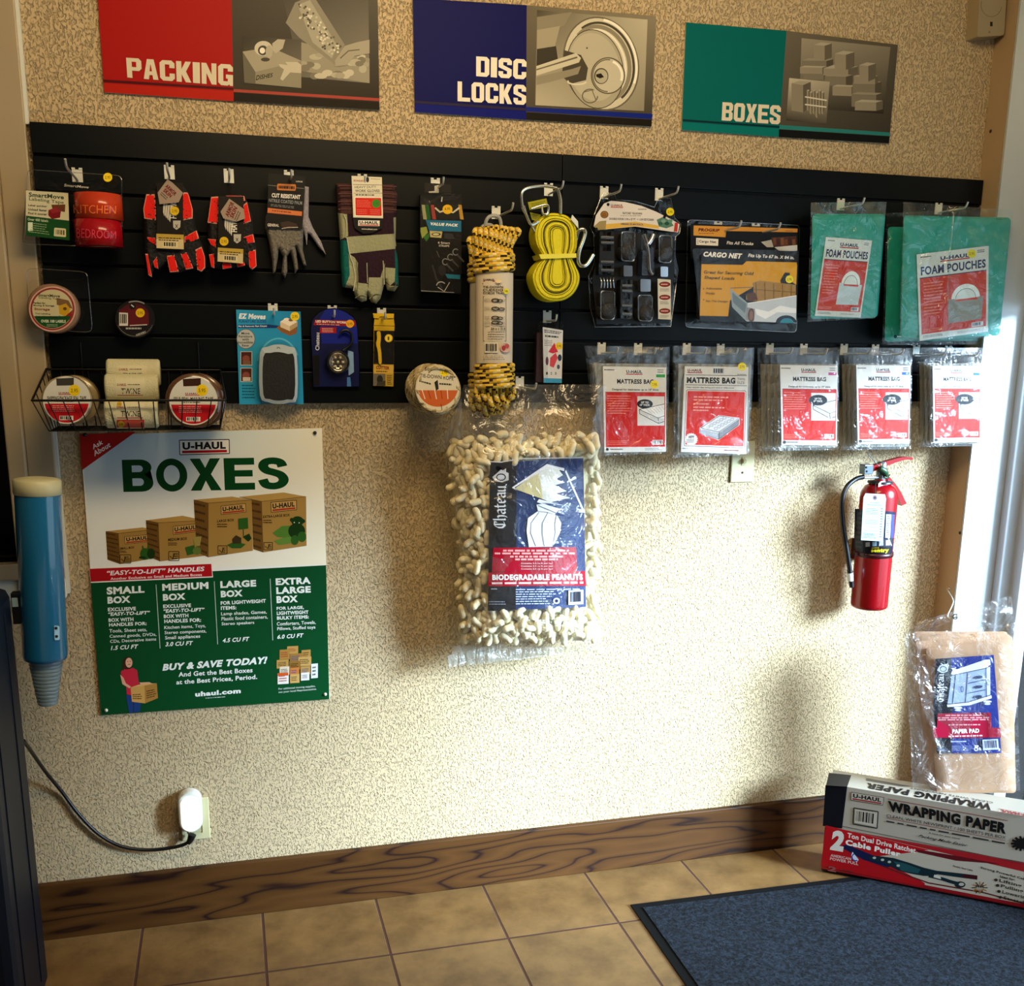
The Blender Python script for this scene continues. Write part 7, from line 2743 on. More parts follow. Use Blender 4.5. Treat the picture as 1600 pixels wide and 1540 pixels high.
m.grid(fn, 34, 44)
m.build('clear_bag', film('peanut_film', clear=.93, milk=.06, bump=.9, scale=14, rough=.14), bag)
m = MB()
crinkle(m, [(95, 1375), (830, 1385), (845, 1398), (62, 1482)], .10, CN, .008, 20, 6, 9)
crinkle(m, [(62, 1425), (360, 1350), (310, 1400), (70, 1490)], .105, CN, .006, 10, 5, 11)
m.build('bag_seal', MILK, bag)
m = MB()
crinkle(m, [(45, 330), (130, 130), (140, 300), (70, 480)], .08, CN, .01, 8, 10, 12)
m.build('bag_side_pleat', MILK, bag)
hook(812, 588, .15, 'steel slatwall hook holding the packing peanut bag')

# the peanuts: hundreds of bent foam pieces, those in view one by one
PNUT = mat('cream_foam', 'e6dab2', .65, bump=.2, scale=200)


def peanut(name, bend, L, R):
    m = MB()
    pts = []
    for i in range(9):
        f = i / 8 - .5
        pts.append(Vector((L * f, 0, bend(f))))
    rad = [R * .5, R * .9, R * 1.02, R, R, R, R * 1.02, R * .9, R * .5]
    m.tube(pts, rad, 10)
    return m


shapes = [peanut('a', lambda f: .006 * math.cos(f * 3), .034, .0086), peanut('b', lambda f: .003 * math.sin(f * 5.5), .037, .0082), peanut('c', lambda f: .002 * math.cos(f * 4), .030, .0090)]
meshes = []
spots = []
tries = 0
rp = random.Random(21)
lab_in = [(258, 440), (760, 420), (772, 1196), (248, 1216)]
while len(spots) < 300 and tries < 30000:
    tries += 1
    v = rp.uniform(330, 1350)
    l, r_ = side(LEFT, v) + 14, side(RIGHT, v) - 14
    u = rp.uniform(l, r_)
    if v < 400 and rp.random() > (v - 300) / 110:
        continue
    if inside((u, v), lab_in):
        continue
    lay = rp.choice((0, 0, 1))
    if any(abs(u - a_) < 44 and abs(v - b_2) < 44 and lay == c_ and (u - a_) ** 2 + (v - b_2) ** 2 < 25 ** 2 for a_, b_2, c_ in spots):
        continue
    spots.append((u, v, lay))
protos = []
for s in shapes:
    o = s.build('packing_peanut', PNUT)
    tag(o, 'cream foam packing peanut inside the clear hanging bag', 'packing peanut', 'packing peanuts in the hanging bag')
    protos.append(o)
for k, (u, v, lay) in enumerate(spots):
    o = protos[k] if k < 3 else protos[k % 3].copy()
    if k >= 3:
        COL.objects.link(o)
    l, r_ = side(LEFT, v), side(RIGHT, v)
    p = bmp(u, v, -.004 - .013 * lay)
    o.location = p
    o.rotation_euler = (rp.uniform(-.5, .5), rp.choice((rp.uniform(-1.6, 1.6), rp.uniform(.9, 2.2))), rp.uniform(-.5, .5))
# the unseen heart of the heap
m = MB()


def fb(x, y):
    v = 350 + y * (1350 - 350)
    l, r_ = side(LEFT, v) + 12, side(RIGHT, v) - 12
    u = l + x * (r_ - l)
    p = bmp(u, v, -.030)
    p.y = min(p.y, -.012)
    p += Vector((0, .006 * noise.noise(Vector((u * .05, v * .05, 1))), 0))
    return p


m.grid(fb, 60, 90)
for k in range(420):
    v = rp.uniform(350, 1345)
    l, r_ = side(LEFT, v) + 16, side(RIGHT, v) - 16
    u = rp.uniform(l, r_)
    if inside((u, v), lab_in):
        continue
    p = bmp(u, v, -.022)
    rot = Matrix.Rotation(rp.uniform(0, 6.3), 3, 'Y') @ Matrix.Rotation(rp.uniform(-.5, .5), 3, 'Z')
    m.tube([p + rot @ Vector((.032 * (i / 6 - .5), 0, .008 * math.cos(3 * (i / 6 - .5)))) for i in range(7)], [.004, .0076, .0084, .008, .0084, .0076, .004], 8)
o = m.build('packing_peanuts', mat('cream_foam_heap', 'dccf9f', .7, bump=1.0, scale=70))
tag(o, 'heap of cream packing peanuts deep inside the clear hanging bag', 'packing peanuts', None, 'stuff')

# =================================================================== WALL PLATES
IVORY = mat('ivory_plastic', 'cfc79a', .35)
t = thing('light_switch', (2.119, 0, 1.13), 'ivory light switch plate half covered by the twin mattress bag', 'light switch')
m = MB()
m.box((2.084, -.0065, 1.131), (2.154, -.0005, 1.246), bev=.003)
m.build('cover_plate', IVORY, t)
m = MB()
m.box((2.1145, -.0085, 1.178), (2.1245, -.006, 1.202))
m.box((2.1155, -.018, 1.186), (2.1235, -.008, 1.195), rot=Matrix.Rotation(.5, 3, 'X'))
m.build('toggle', mat('ivory_toggle', 'b9b288', .4), t)
m = MB()
for z in (1.158, 1.220):
    m.lathe((2.119, -.0064, z), (0, -1, 0), [(.0032, 0), (.0032, .0008), (0, .0012)], 12)
m.build('screw', mat('dark_screw', '3a3420', .5), t)

t = thing('wall_outlet', (.612, 0, .228), 'ivory wall outlet plate behind the glowing night light', 'outlet')
m = MB()
m.box((.575, -.006, .229), (.647, -.0005, .345), bev=.0025)
m.build('cover_plate', IVORY, t)
for z in (.260, .312):
    m = MB()
    m.box((.594, -.0075, z - .012), (.628, -.0055, z + .012), bev=.004)
    m.build('socket', mat('ivory_socket', 'bfb78c', .4), t)

CZ = (230, 1210, 120 / 1422)
t = thing('night_light', at(*px(CZ, 790, 1090), -.04), 'white oval plug in night light in the low wall outlet', 'night light')
c = at(*px(CZ, 795, 730), -.045)
m = MB()


def stadium(cx, cz, y, w, h, n=12):
    pts = []
    for k in range(n + 1):
        a_ = math.pi * k / n
        pts.append(Vector((cx + w * math.cos(a_), y, cz + h + w * math.sin(a_))))
    for k in range(n + 1):
        a_ = math.pi + math.pi * k / n
        pts.append(Vector((cx + w * math.cos(a_), y, cz - h + w * math.sin(a_))))
    return pts


def shellup(m, rings):
    n = len(rings[0])
    for a_, b_2 in zip(rings, rings[1:]):
        m.add(a_ + b_2, [[i, (i + 1) % n, (i + 1) % n + n, i + n] for i in range(n)], 0, None, True)
    m.add(rings[-1], [list(range(n))])


w_ = (at(*px(CZ, 1010, 700), -.03).x - at(*px(CZ, 560, 700), -.03).x) / 2
hh = (at(*px(CZ, 790, 350), -.03).z - at(*px(CZ, 790, 1100), -.03).z) / 2 - w_
shellup(m, [stadium(c.x, c.z, -.007, w_, hh), stadium(c.x, c.z, -.030, w_, hh), stadium(c.x, c.z, -.037, w_ * .93, hh), stadium(c.x, c.z, -.038, w_ * .86, hh)])
m.build('housing', mat('white_plastic', 'dfe2da', .3), t)
m = MB()
shellup(m, [stadium(c.x, c.z - .002, -.036, w_ * .78, hh * .95), stadium(c.x, c.z - .002, -.042, w_ * .76, hh * .95), stadium(c.x, c.z - .002, -.047, w_ * .6, hh * .9)])
nl, N_, L_, b_n = node_mat('night_light_lens')
b_n.inputs['Base Color'].default_value = (.9, .92, .9, 1)
b_n.inputs['Emission Color'].default_value = (1, .98, .92, 1)
b_n.inputs['Emission Strength'].default_value = 1.3
m.build('lens', nl, t)

# =================================================================== FIRE EXTINGUISHER
CX = (1280, 690, 180 / 956)
c = at(*px(CX, 410, 1390), -.085)
ex = Vector((c.x, -.085, c.z + .004))
RX = .0515
zsh = at(*px(CX, 470, 455), -.085).z
H = zsh - ex.z
t = thing('fire_extinguisher', (ex.x, 0, ex.z), 'red fire extinguisher with a white inspection tag hung on the wall', 'fire extinguisher')
RED = mat('extinguisher_red', '8c0310', .25, coat=.3)
m = MB()
m.lathe(ex, (0, 0, 1), [(0, .004), (RX * .86, .002), (RX * .97, .006), (RX, .014), (RX, H), (RX * .95, H + .016), (RX * .78, H + .030), (RX * .5, H + .038), (.016, H + .040), (.016, H + .05)], 48)
m.build('cylinder', RED, t)
cyl = Cyl(ex, (0, 0, 1), RX)
a = Art(cyl, CX, .0006)
a.poly([(296, 555), (632, 582), (606, 938), (380, 932), (288, 902)], '141a38')
a.poly([(296, 555), (372, 562), (360, 920), (286, 900)], '39424e')
for k in range(8):
    a.greek([(306, 580 + k * 40), (362, 586 + k * 40), (358, 606 + k * 40), (303, 600 + k * 40)], 2, '6f7a86', k, .35)
a.poly([(556, 600), (598, 604), (588, 800), (548, 796)], 'c9cdd4')
a.greek([(562, 610), (592, 614), (584, 790), (554, 786)], 12, '2a2c48', 4, .4)
a.poly([(600, 602), (628, 606), (618, 800), (592, 800)], '3a3f6c')
a.poly([(380, 828), (610, 800), (606, 870), (378, 878)], '2a2c34')
for k in range(4):
    x = 385 + k * 56
    a.poly([(x, 836 - k * 6), (x + 36, 832 - k * 6), (x + 36, 868 - k * 4), (x, 872 - k * 4)], ('b8bcc4', '8fa8b8', '9a9ea8', 'c9ccd2')[k])
a.line([(498, 862), (530, 812)], 6, 'e8eaf0')
a.line([(575, 800), (600, 860)], 6, 'e8eaf0')
a.poly([(382, 878), (604, 868), (600, 932), (380, 930)], '0c0d14')
a.text('sentry', [(430, 890), (578, 884), (578, 926), (430, 924)], 'd8c81c', .05)
a.text('ANSUL', [(432, 876), (500, 873), (500, 886), (432, 888)], 'b09a20', .03)
a.line([(384, 934), (602, 928)], 3, 'c9a49a')
a.build('printed_label', t, CARD)
m = MB()
zbd = at(*px(CX, 400, 960), -.14).z
m.lathe((ex.x, ex.y, zbd - .006), (0, 0, 1), [(RX + .0005, 0), (RX + .002, 0), (RX + .002, .013), (RX + .0005, .013)], 40)
m.box((ex.x - RX - .012, ex.y - .006, zbd - .005), (ex.x - RX + .002, ex.y + .006, zbd + .005))
m.box((ex.x - .018, ex.y + RX - .002, zbd - .03), (ex.x + .018, -.0006, zbd + .03))
m.build('strap', mat('dark_red_band', '3a0810', .35), t)
yv = -.085
P = lambda x, y, yy=yv: at(*px(CX, x, y), yy)
m = MB()
zt = ex.z + H + .038
m.lathe((ex.x, yv, zt), (0, 0, 1), [(.034, 0), (.034, .006), (.02, .008)], 24)
m.build('collar', mat('black_collar', '121216', .4), t)
m = MB()
m.lathe((ex.x, yv, zt + .004), (0, 0, 1), [(.014, 0), (.014, .05), (.010, .056), (0, .056)], 18)
v0, v1 = P(435, 300), P(435, 250)
m.box((P(360, 300).x, yv - .008, P(400, 306).z), (ex.x, yv + .008, P(400, 284).z), bev=.002)
m.build('valve_body', mat('valve_metal', 'a9adb0', .25, .85), t)
m = MB()
a_, b_2 = P(348, 268), P(430, 186)
m.box((a_.x, yv - .014, a_.z), (b_2.x, yv + .012, b_2.z), bev=.002)
bk = m.build('hanger_bracket', mat('bracket_steel', '6f7c88', .3, .7), t)
m = MB()
for (x, y) in ((392, 212), (395, 245)):
    m.lathe(P(x, y, yv - .014), (0, -1, 0), [(.003, 0), (.003, .001), (0, .0015)], 10)
m.build('bracket_hole', mat('black_hole', '08080a', .6), bk)


def lever(pts, wd, name):
    m = MB()
    up, lo = [], []
    L = curve_pts(pts, 6)
    for i, p in enumerate(L):
        p3 = P(p[0], p[1])
        up.append((p3, p[2] if len(p) > 2 else 0))
    vs, fs = [], []
    n = len(L)
    for i, p in enumerate(L):
        q = P(p[0], p[1])
        nx = L[min(i + 1, n - 1)] - L[max(i - 1, 0)]
        pr = Vector((-nx.y, nx.x)).normalized() if nx.length else Vector((0, 1))
        hw = wd[0] + (wd[1] - wd[0]) * i / (n - 1)
        e1, e2 = P(p[0] + pr.x * hw, p[1] + pr.y * hw), P(p[0] - pr.x * hw, p[1] - pr.y * hw)
        for e in (e1, e2):
            vs += [e + Vector((0, -.009, 0)), e + Vector((0, .009, 0))]
    for i in range(n - 1):
        b0, b1 = i * 4, (i + 1) * 4
        fs += [(b0, b0 + 2, b1 + 2, b1), (b0 + 1, b1 + 1, b1 + 3, b0 + 3), (b0, b1, b1 + 1, b0 + 1), (b0 + 2, b0 + 3, b1 + 3, b1 + 2)]
    fs += [(0, 1, 3, 2), ((n - 1) * 4, (n - 1) * 4 + 2, (n - 1) * 4 + 3, (n - 1) * 4 + 1)]
    m.add(vs, fs)
    return m.build(name, RED, t)


lever([(432, 222), (500, 195), (600, 160), (690, 136), (762, 138)], (22, 9), 'squeeze_lever')
lever([(560, 300), (600, 350), (645, 420), (672, 480), (690, 518)], (14, 24), 'carry_handle')
m = MB()
m.lathe(P(530, 365, yv - .016), (0.05, -1, 0.1), [(0, 0), (.0105, 0), (.0105, .012), (.009, .014), (.009, .0125), (0, .0125)], 24)
ga = m.build('pressure_gauge', mat('gauge_rim', 'b9a8b4', .2, .7), t)
a = Art(front(-yv + .0292), CX)
a.ell(530, 365, 40, 40, 'd8c9d2', 24)
a.ring(530, 365, 30, 30, 9, 'b02a3a', 20, 30, 150)
a.line([(530, 365), (545, 345)], 4, '1a1a20')
a.build('dial', ga, CARD)
m = MB()
m.tube([P(406, 98, yv - .02), P(450, 152, yv - .02), P(496, 205, yv - .02)], .0011, 6)
m.build('pull_pin', mat('pin_steel', '4a5456', .3, .8), t)
m = MB()
m.tube(curve_pts([P(500, 222, yv - .018), P(540, 245, yv - .018), P(560, 285, yv - .018)], 4), [.008, .009, .010, .010, .010, .009, .008, .006, .004], 8)
m.tube(curve_pts([P(540, 290, yv - .018), P(565, 300, yv - .018), P(585, 270, yv - .018)], 4), .0022, 6)
m.build('green_tie', mat('green_seal', '0f3a1c', .4), t)
m = MB()
m.tube(curve_pts([P(372, 290, yv), P(300, 312, yv), P(225, 380, yv - .005), P(190, 500, yv - .01), P(196, 680, yv - .015), P(222, 850, yv - .02), P(245, 1000, yv - .022), P(258, 1100, yv - .022)], 8), .0066, 12)
ho = m.build('hose', mat('black_rubber', '0c0d14', .35), t)
m = MB()
m.tube([P(252, 1060, yv - .022), P(262, 1130, yv - .022), P(270, 1205, yv - .022)], [.0072, .0078, .0066], 12)
m.build('nozzle', mat('black_nozzle', '08080c', .4), ho)
m = MB()
m.tube([P(255, 1088, yv - .022), P(260, 1152, yv - .022)], .0085, 14)
m.build('white_ring', mat('white_ring_tape', 'd0d4d8', .5), ho)
dT = .145


def p_(a):
    q = [(385, 428), (545, 436), (555, 470), (530, 826), (348, 816), (368, 462)]
    a.poly(q, '9fb0b4')
    a.ell(462, 464, 19, 20, '6a5460')
    a.ell(462, 464, 8, 9, '1c1c22')
    a.text('DO NOT REMOVE', [(425, 500), (498, 503), (498, 513), (425, 510)], '3a5a54', .03)
    a.text('SERVICE RECORD', [(398, 516), (518, 524), (518, 534), (398, 526)], '3a5a54', .03)
    a.greek([(385, 546), (498, 552), (496, 608), (383, 602)], 4, '3a5a54', 4, .35)
    a.poly([(508, 540), (536, 542), (522, 808), (494, 806)], '9fb4b8')
    a.greek([(512, 545), (532, 547), (518, 800), (498, 798)], 12, '2f4a48', 5, .4)
    a.greek([(384, 640), (494, 648), (492, 690), (380, 684)], 3, '5a7470', 6, .35)
    for k in range(3):
        a.line([(378 - k * 3, 705 + k * 30), (490 - k * 3, 712 + k * 30)], 2.5, '5a7470')
    a.greek([(362, 752), (480, 760), (476, 806), (358, 798)], 4, '2f4a48', 7, .4)


card(t, [(385, 428), (545, 436), (555, 470), (530, 826), (348, 816), (368, 462)], dT, p_, CX, 'inspection_tag', base='c2cfd2')
m = MB()
m.tube([P(462, 462, -dT - .001), P(466, 400, -dT + .02), P(468, 345, -.11)], .0009, 6)
m.build('tag_string', mat('dark_string', '1a1a22', .7), t)

# =================================================================== BOXES BY THE CORNER
DIR, NF = Vector((.783, -.622, 0)), Vector((-.622, -.783, 0))
O_ = Vector((2.358, -.183, 0))
CW = (1260, 1190, .2125)
ZR, ZW = .145, Plane(O_ + Vector((0, 0, .2)), NF)(*px(CW, 300, 182)).z


def carton_box(mb, o, z0, z1, L, dep, bev=.0015):
    bm_lo, bm_hi = Vector((0, 0, z0)), Vector((L, dep, z1))
    k = len(mb.v)
    mb.box(bm_lo, bm_hi, bev=bev)
    for i in range(k, len(mb.v)):
        p = mb.v[i]
        mb.v[i] = Vector((o.x, o.y, 0)) + DIR * p.x - NF * p.y + Vector((0, 0, p.z))


t = thing('cable_puller_box', O_ + DIR * .3, 'long red and cream cable puller box lying on the floor mat edge', 'box')
m = MB()
carton_box(m, O_, .0125, ZR, .60, .125)
m.build('carton', mat('red_carton', '9c1018', .45), t)
fp = Plane(O_ + Vector((0, 0, .1)), NF)
a = Art(fp, CW, .0009)
a.poly([(142, 466), (1600, 808), (1600, 1070), (106, 765)], 'b4ac9c')
a.poly([(142, 466), (900, 646), (820, 660), (560, 690), (480, 700), (700, 800), (870, 890), (870, 922), (106, 765)], 'a80c16')
a.poly([(142, 466), (780, 618), (900, 650), (700, 650), (300, 560)], 'b3101a')
a.poly([(800, 640), (1100, 690), (1430, 752), (1100, 726), (820, 665)], '5a0f18')
a.line([(440, 720), (700, 820), (900, 890), (1300, 960), (1600, 1040)], 10, '5a1a1c')
a.poly([(850, 900), (1600, 1045), (1600, 1072), (850, 918)], '8a1018')
a.poly([(240, 620), (300, 608), (560, 715), (640, 760), (600, 775), (420, 720)], '0f1840')
a.text('2', [(196, 500), (292, 512), (268, 662), (172, 645)], 'd8d4cc', .06, .0)
a.text('Ton Dual Drive Ratchet', [(304, 520), (806, 634), (802, 672), (300, 556)], 'e0dcd4', .03)
a.text('Cable Puller', [(290, 568), (694, 660), (690, 698), (286, 610)], 'e8e4dc', .05)
a.text('AMERICAN', [(178, 676), (330, 704), (328, 724), (176, 696)], 'd0a8a4', .04)
a.text('POWER PULL', [(174, 700), (382, 738), (380, 760), (172, 720)], 'd0a8a4', .04)
a.poly([(338, 660), (362, 690), (385, 720), (368, 738), (346, 716), (330, 690)], 'c9d4e8')
a.ring(362, 700, 26, 26, 8, '1a3a8c', 16, 60, 250)
a.poly([(448, 700), (520, 690), (640, 706), (760, 742), (860, 776), (960, 800), (1160, 822), (1255, 835), (1255, 866), (1130, 850), (960, 826), (930, 838), (860, 838), (760, 820), (680, 800), (560, 740), (470, 722)], '10242c')
a.poly([(1150, 826), (1258, 836), (1256, 866), (1150, 850)], '3a0d12')
a.poly([(640, 730), (720, 745), (840, 790), (820, 820), (700, 800)], '1c4a50')
a.line([(900, 836), (1000, 860), (1060, 880), (1130, 898)], 24, '10242c')
a.ell(1130, 902, 40, 24, '10242c', 20)
a.ell(1140, 900, 20, 12, 'b4ac9c', 16)
a.poly([(940, 828), (985, 842), (990, 862), (935, 848)], 'c9c4b8')
for (x, y) in ((500, 705), (560, 720), (610, 735), (675, 762)):
    a.ell(x, y, 13, 9, 'aab4b0', 12)
a.text('Flexible Steel Cable', [(1080, 758), (1224, 792), (1222, 804), (1078, 770)], '2a2622', .02)
c = (1275, 925)
for k in range(12):
    w_ = k * math.pi / 6
    a.line([(c[0] + 24 * math.cos(w_), c[1] + 20 * math.sin(w_)), (c[0] + 58 * math.cos(w_), c[1] + 46 * math.sin(w_))], 7, 'a06a28' if k % 2 else '3a2a1a')
a.text('FREE', (1246, 906, 1306, 924), '2a1c14', .05)
a.greek((1236, 930, 1320, 948), 2, '8a5a20', 3, .4)
a.text('Strong Powerful Cable', [(1282, 768), (1640, 862), (1640, 882), (1280, 786)], '1c1a18', .03)
a.text('Ideal for:', [(1426, 832), (1536, 858), (1534, 876), (1424, 850)], '1c1a18', .03)
for k, (s, x, y, w_) in enumerate((('Lifting', 1420, 858, 165), ('Pulling', 1432, 898, 165), ('Lowering', 1442, 942, 195), ('Stretching', 1452, 985, 230))):
    a.ell(x - 26, y + 10, 13, 11, '2a2622', 12)
    a.text(s, [(x, y), (x + w_, y + w_ * .25), (x + w_ - 3, y + w_ * .25 + 30), (x - 3, y + 30)], '2a2622', .02)
a.text('2', [(164, 764), (226, 776), (216, 812), (156, 800)], '8a4a4c', .05)
a.text('Ton Dual Drive', [(250, 782), (345, 800), (343, 814), (248, 796)], '6a2a2c', .02)
a.build('printed_front', t, ink('carton_print', .5))
m = MB()
carton_box(m, O_ + NF * -.004, .0075, .0125, .59, .115, .0005)
m.build('bottom_flap', mat('dark_flap', '1a0d0e', .6), t)

W0 = O_ + DIR * .001
t = thing('wrapping_paper_box', O_ + DIR * .3 + Vector((0, 0, ZR)), 'long cream wrapping paper box with a black end, stacked on the cable puller box', 'box')
m = MB()
carton_box(m, W0, ZR + .0005, ZW, .605, .113)
m.build('carton', mat('cream_carton', 'a9a294', .5), t)
a = Art(Plane(W0 + Vector((0, 0, .2)), NF), CW, .0009)
a.poly([(140, 170), (300, 182), (262, 490), (120, 470)], '0a0a12')
a.logo([(330, 222), (570, 262), (562, 318), (328, 280)], bg='b4ada0', red='8a1820')
a.outline([(348, 338), (528, 366), (520, 488), (342, 456)], 7, '1a1816')
a.bars([(358, 348), (520, 374), (512, 478), (352, 448)], 4, 'b9b2a4', '14120f', 20)
a.line([(598, 272), (1480, 432)], 4, '8a2a24')
a.text('WRAPPING PAPER', [(598, 284), (1476, 450), (1466, 532), (604, 362)], '0d0c0c', .06)
a.text('CLEAN, WHITE NEWSPRINT / 100 SHEETS PER BOX', [(590, 384), (1468, 546), (1464, 572), (588, 408)], '1c1a18', .0)
a.line([(588, 412), (1464, 578)], 3, '8a2a24')
a.greek([(588, 428), (1460, 592), (1458, 606), (588, 442)], 1, '2a2826', 4, .7, False)
a.text('A must for your move!', [(900, 515), (1130, 560), (1128, 574), (898, 528)], '2a2826', .02)
a.text('Packing Made Easier', [(826, 532), (1190, 606), (1180, 630), (820, 556)], '1c1a18', .01, .45)
c = (1590, 600)
for k in range(14):
    w_ = k * math.pi / 7
    a.line([(c[0] + 10 * math.cos(w_), c[1] + 8 * math.sin(w_)), (c[0] + 86 * math.cos(w_), c[1] + 56 * math.sin(w_))], 16, '0f0d0d')
a.ell(c[0], c[1], 60, 40, '0f0d0d', 20)
a.line([(262, 472), (1600, 745)], 4, '5a4a42')
a.build('printed_front', t, ink('carton_print'))
a = Art(Plane(Vector((0, 0, ZW)), (0, 0, 1)), CW, .0009)
a.poly([(166, 80), (330, 97), (300, 182), (144, 172)], '0a0a12')
a.poly([(440, 118), (778, 180), (700, 180), (440, 136)], '5a544c')
a.text('WRAPPING PAPER', [(1355, 356), (430, 190), (448, 152), (1368, 308)], '141214', .05)
a.text('CLEAN, WHITE NEWSPRINT', [(1370, 306), (760, 196), (766, 184), (1374, 292)], '3a3634', .0)
a.logo([(1640, 408), (1408, 366), (1414, 342), (1640, 384)], bg=None, frame=True, bar=False, fg='8a2a30')
a.build('printed_top', t, ink('carton_print'))

# =================================================================== PAPER PAD BAG
CPd = (1380, 920, 220 / 996)
pn = Vector((-.34, -.94, 0)).normalized()
pp = Plane((2.578, -.298, .5), pn)


def PP(x, y, h=0.0):
    return pp(*px(CPd, x, y), h)


t = thing('paper_pad_bag', PP(540, 1440), 'clear bag of brown paper pads with a navy dresser label on the cream box', 'paper pad bag')
KR = mat('kraft_pad', 'b08a68', .75, vary=.08, scale=30)
for k, (q, h) in enumerate((([(215, 300), (880, 300), (925, 1370), (300, 1370)], -.048), ([(222, 320), (900, 318), (932, 1395), (310, 1395)], -.032), ([(225, 370), (915, 330), (938, 1415), (330, 1418)], -.016), ([(300, 420), (905, 345), (940, 1442), (378, 1442)], -.002))):
    m = MB()
    puff(m, rquad(q, 25), lambda u, v, hh_: PP(u, v, h - .006 + hh_), .007, 60, .008, None, [], .5, 60, 0, .6, k)
    m.build('paper_pad', KR, t)


class PadMP:
    def __call__(s, u, v, lift=0.0):
        return pp(u, v, .0035 + lift)


a = Art(PadMP(), CPd)
q = [(372, 494), (782, 466), (836, 1160), (380, 1162)]
a.mb.prism([PP(*p, .0032) for p in q], -pn * .001, 0, lin('14205c'))
a.lift = .0006
a.poly(q, '122a80')
a.poly([(372, 494), (482, 488), (486, 880), (486, 1162), (380, 1162), (352, 830)], '080a1c')
gothic(a, 'Chateau', [(378, 800), (378, 600), (428, 600), (428, 800)], 'dfe4f0')
a.poly([(380, 575), (400, 540), (440, 530), (462, 550), (455, 585), (415, 595)], 'b9c4d4')
a.ring(425, 565, 22, 18, 5, '2a3048', 14)
a.line([(445, 540), (456, 522), (462, 545)], 7, 'b9c4d4')
# drawn chest of drawers
a.poly([(478, 600), (490, 578), (720, 500), (755, 498), (760, 535), (720, 560), (500, 612)], 'dfe6f2')
a.poly([(482, 612), (725, 562), (755, 548), (758, 750), (600, 800), (452, 815)], '9fb0d4')
a.poly([(730, 562), (756, 548), (758, 752), (735, 770)], 'c9d4ea')
a.poly([(450, 815), (600, 800), (765, 748), (768, 772), (610, 822), (455, 835)], 'dfe6f2')
for p_ in ([(482, 612), (728, 560), (756, 540)], [(482, 612), (452, 815)], [(512, 610), (490, 815)], [(598, 590), (582, 800)], [(598, 668), (724, 640)], [(594, 738), (724, 712)], [(728, 560), (730, 765)], [(450, 815), (600, 800), (765, 748)]):
    a.line(p_, 5, '101838')
for (x, y) in ((672, 624), (672, 692), (668, 762)):
    a.ell(x, y, 32, 11, '2a3858', 16, rot=-8)
a.ring(558, 708, 8, 20, 4, '101838', 14)
a.ring(742, 660, 7, 20, 4, '101838', 14)
for (x, y) in ((530, 850), (738, 806)):
    a.ell(x, y - 10, 30, 8, 'dfe6f2', 14)
    a.ell(x, y + 6, 22, 8, 'c9d4ea', 14)
a.poly([(385, 880), (760, 874), (768, 980), (828, 982), (832, 1050), (360, 1052), (352, 985), (380, 980)], '9c0c30')
a.line([(355, 984), (380, 984)], 3, 'd88a98')
for k, (x0, x1, y) in enumerate(((440, 690, 893), (385, 750, 910), (390, 745, 924), (460, 690, 960))):
    a.greek([(x0, y - 4), (x1, y - 6), (x1, y + 4), (x0, y + 6)], 1, 'd8949c', k, .9, False)
a.text('PAPER PAD', [(488, 992), (678, 986), (680, 1016), (488, 1022)], 'ece4e8', .05)
a.greek([(462, 1036), (702, 1030), (702, 1042), (462, 1048)], 1, 'e0b8c0', 7, .8, False)
a.greek([(478, 1074), (625, 1072), (625, 1082), (478, 1084)], 1, 'a8b4d8', 8, .8)
a.greek([(485, 1106), (648, 1104), (648, 1144), (485, 1146)], 4, '8a9ac8', 9, .35)
a.greek([(388, 1128), (468, 1128), (468, 1146), (388, 1146)], 2, '7a84a8', 10, .4)
a.ring(657, 1132, 12, 11, 6, 'dfe6f2', 12)
a.bars([(702, 1066), (812, 1060), (818, 1134), (708, 1140)], 8, 'c4d0e4', '1a2248', 20)
a.build('printed_label', t, CARD)
m = MB()


def padfilm(q, h0, amp, seed, nu=20, nv=24, folds=()):
    def fn(x, y):
        p = Art.bil(q, x, y)
        h = h0 + amp * noise.fractal(Vector((x * 3.3 + seed, y * 3.9, seed)), 1.0, 2.0, 3)
        for (fa, fb_, ga, gb, wd, hh_) in folds:
            ab = Vector((ga - fa, gb - fb_))
            tt = max(0, min(1, Vector((x - fa, y - fb_)).dot(ab) / ab.dot(ab)))
            dd = (Vector((x, y)) - Vector((fa, fb_)) - ab * tt).length
            h += hh_ * max(0, 1 - dd / wd)
        return PP(p[0], p[1], h)
    m.grid(fn, nu, nv)


padfilm([(150, 330), (940, 240), (968, 1424), (215, 1428)], .012, .010, 1, 26, 30, [(.05, .25, .3, .9, .06, .012), (.2, .15, .95, .05, .05, .012), (.55, .85, .9, .8, .05, .01), (.85, .15, .8, .7, .05, .01)])
padfilm([(240, 232), (905, 45), (935, 260), (150, 330)], -.01, .014, 4, 18, 8, [(.1, .5, .9, .5, .2, .015)])
padfilm([(145, 330), (225, 330), (330, 1416), (205, 1390)], -.03, .010, 6, 5, 18)
m.build('clear_bag', film('pad_film', clear=.89, milk=.05, bump=1.0, scale=18, rough=.12), t)
m = MB()
m.tube([PP(509 + 15 * math.cos(w_), 196 + 17 * math.sin(w_), .004) for w_ in [2 * math.pi * k / 18 for k in range(18)]], .0014, 8, close=True)
m.build('eyelet', mat('dark_eyelet', '1c1c22', .3, .6), t)
hk = thing('wall_hook', (XR - .002, -.07, .75), 'short steel hook on the return wall holding the paper pad bag', 'hook')
m = MB()
e = PP(509, 196, .002)
m.tube(curve_pts([Vector((XR - .0005, -.060, e.z + .012)), Vector((XR - .012, -.062, e.z + .010)), Vector((XR - .05, -.14, e.z - .006)), e + Vector((0, .03, -.006)), e + Vector((0, -.004, 0)), e + Vector((0, -.006, .012))], 6), .0018, 8)
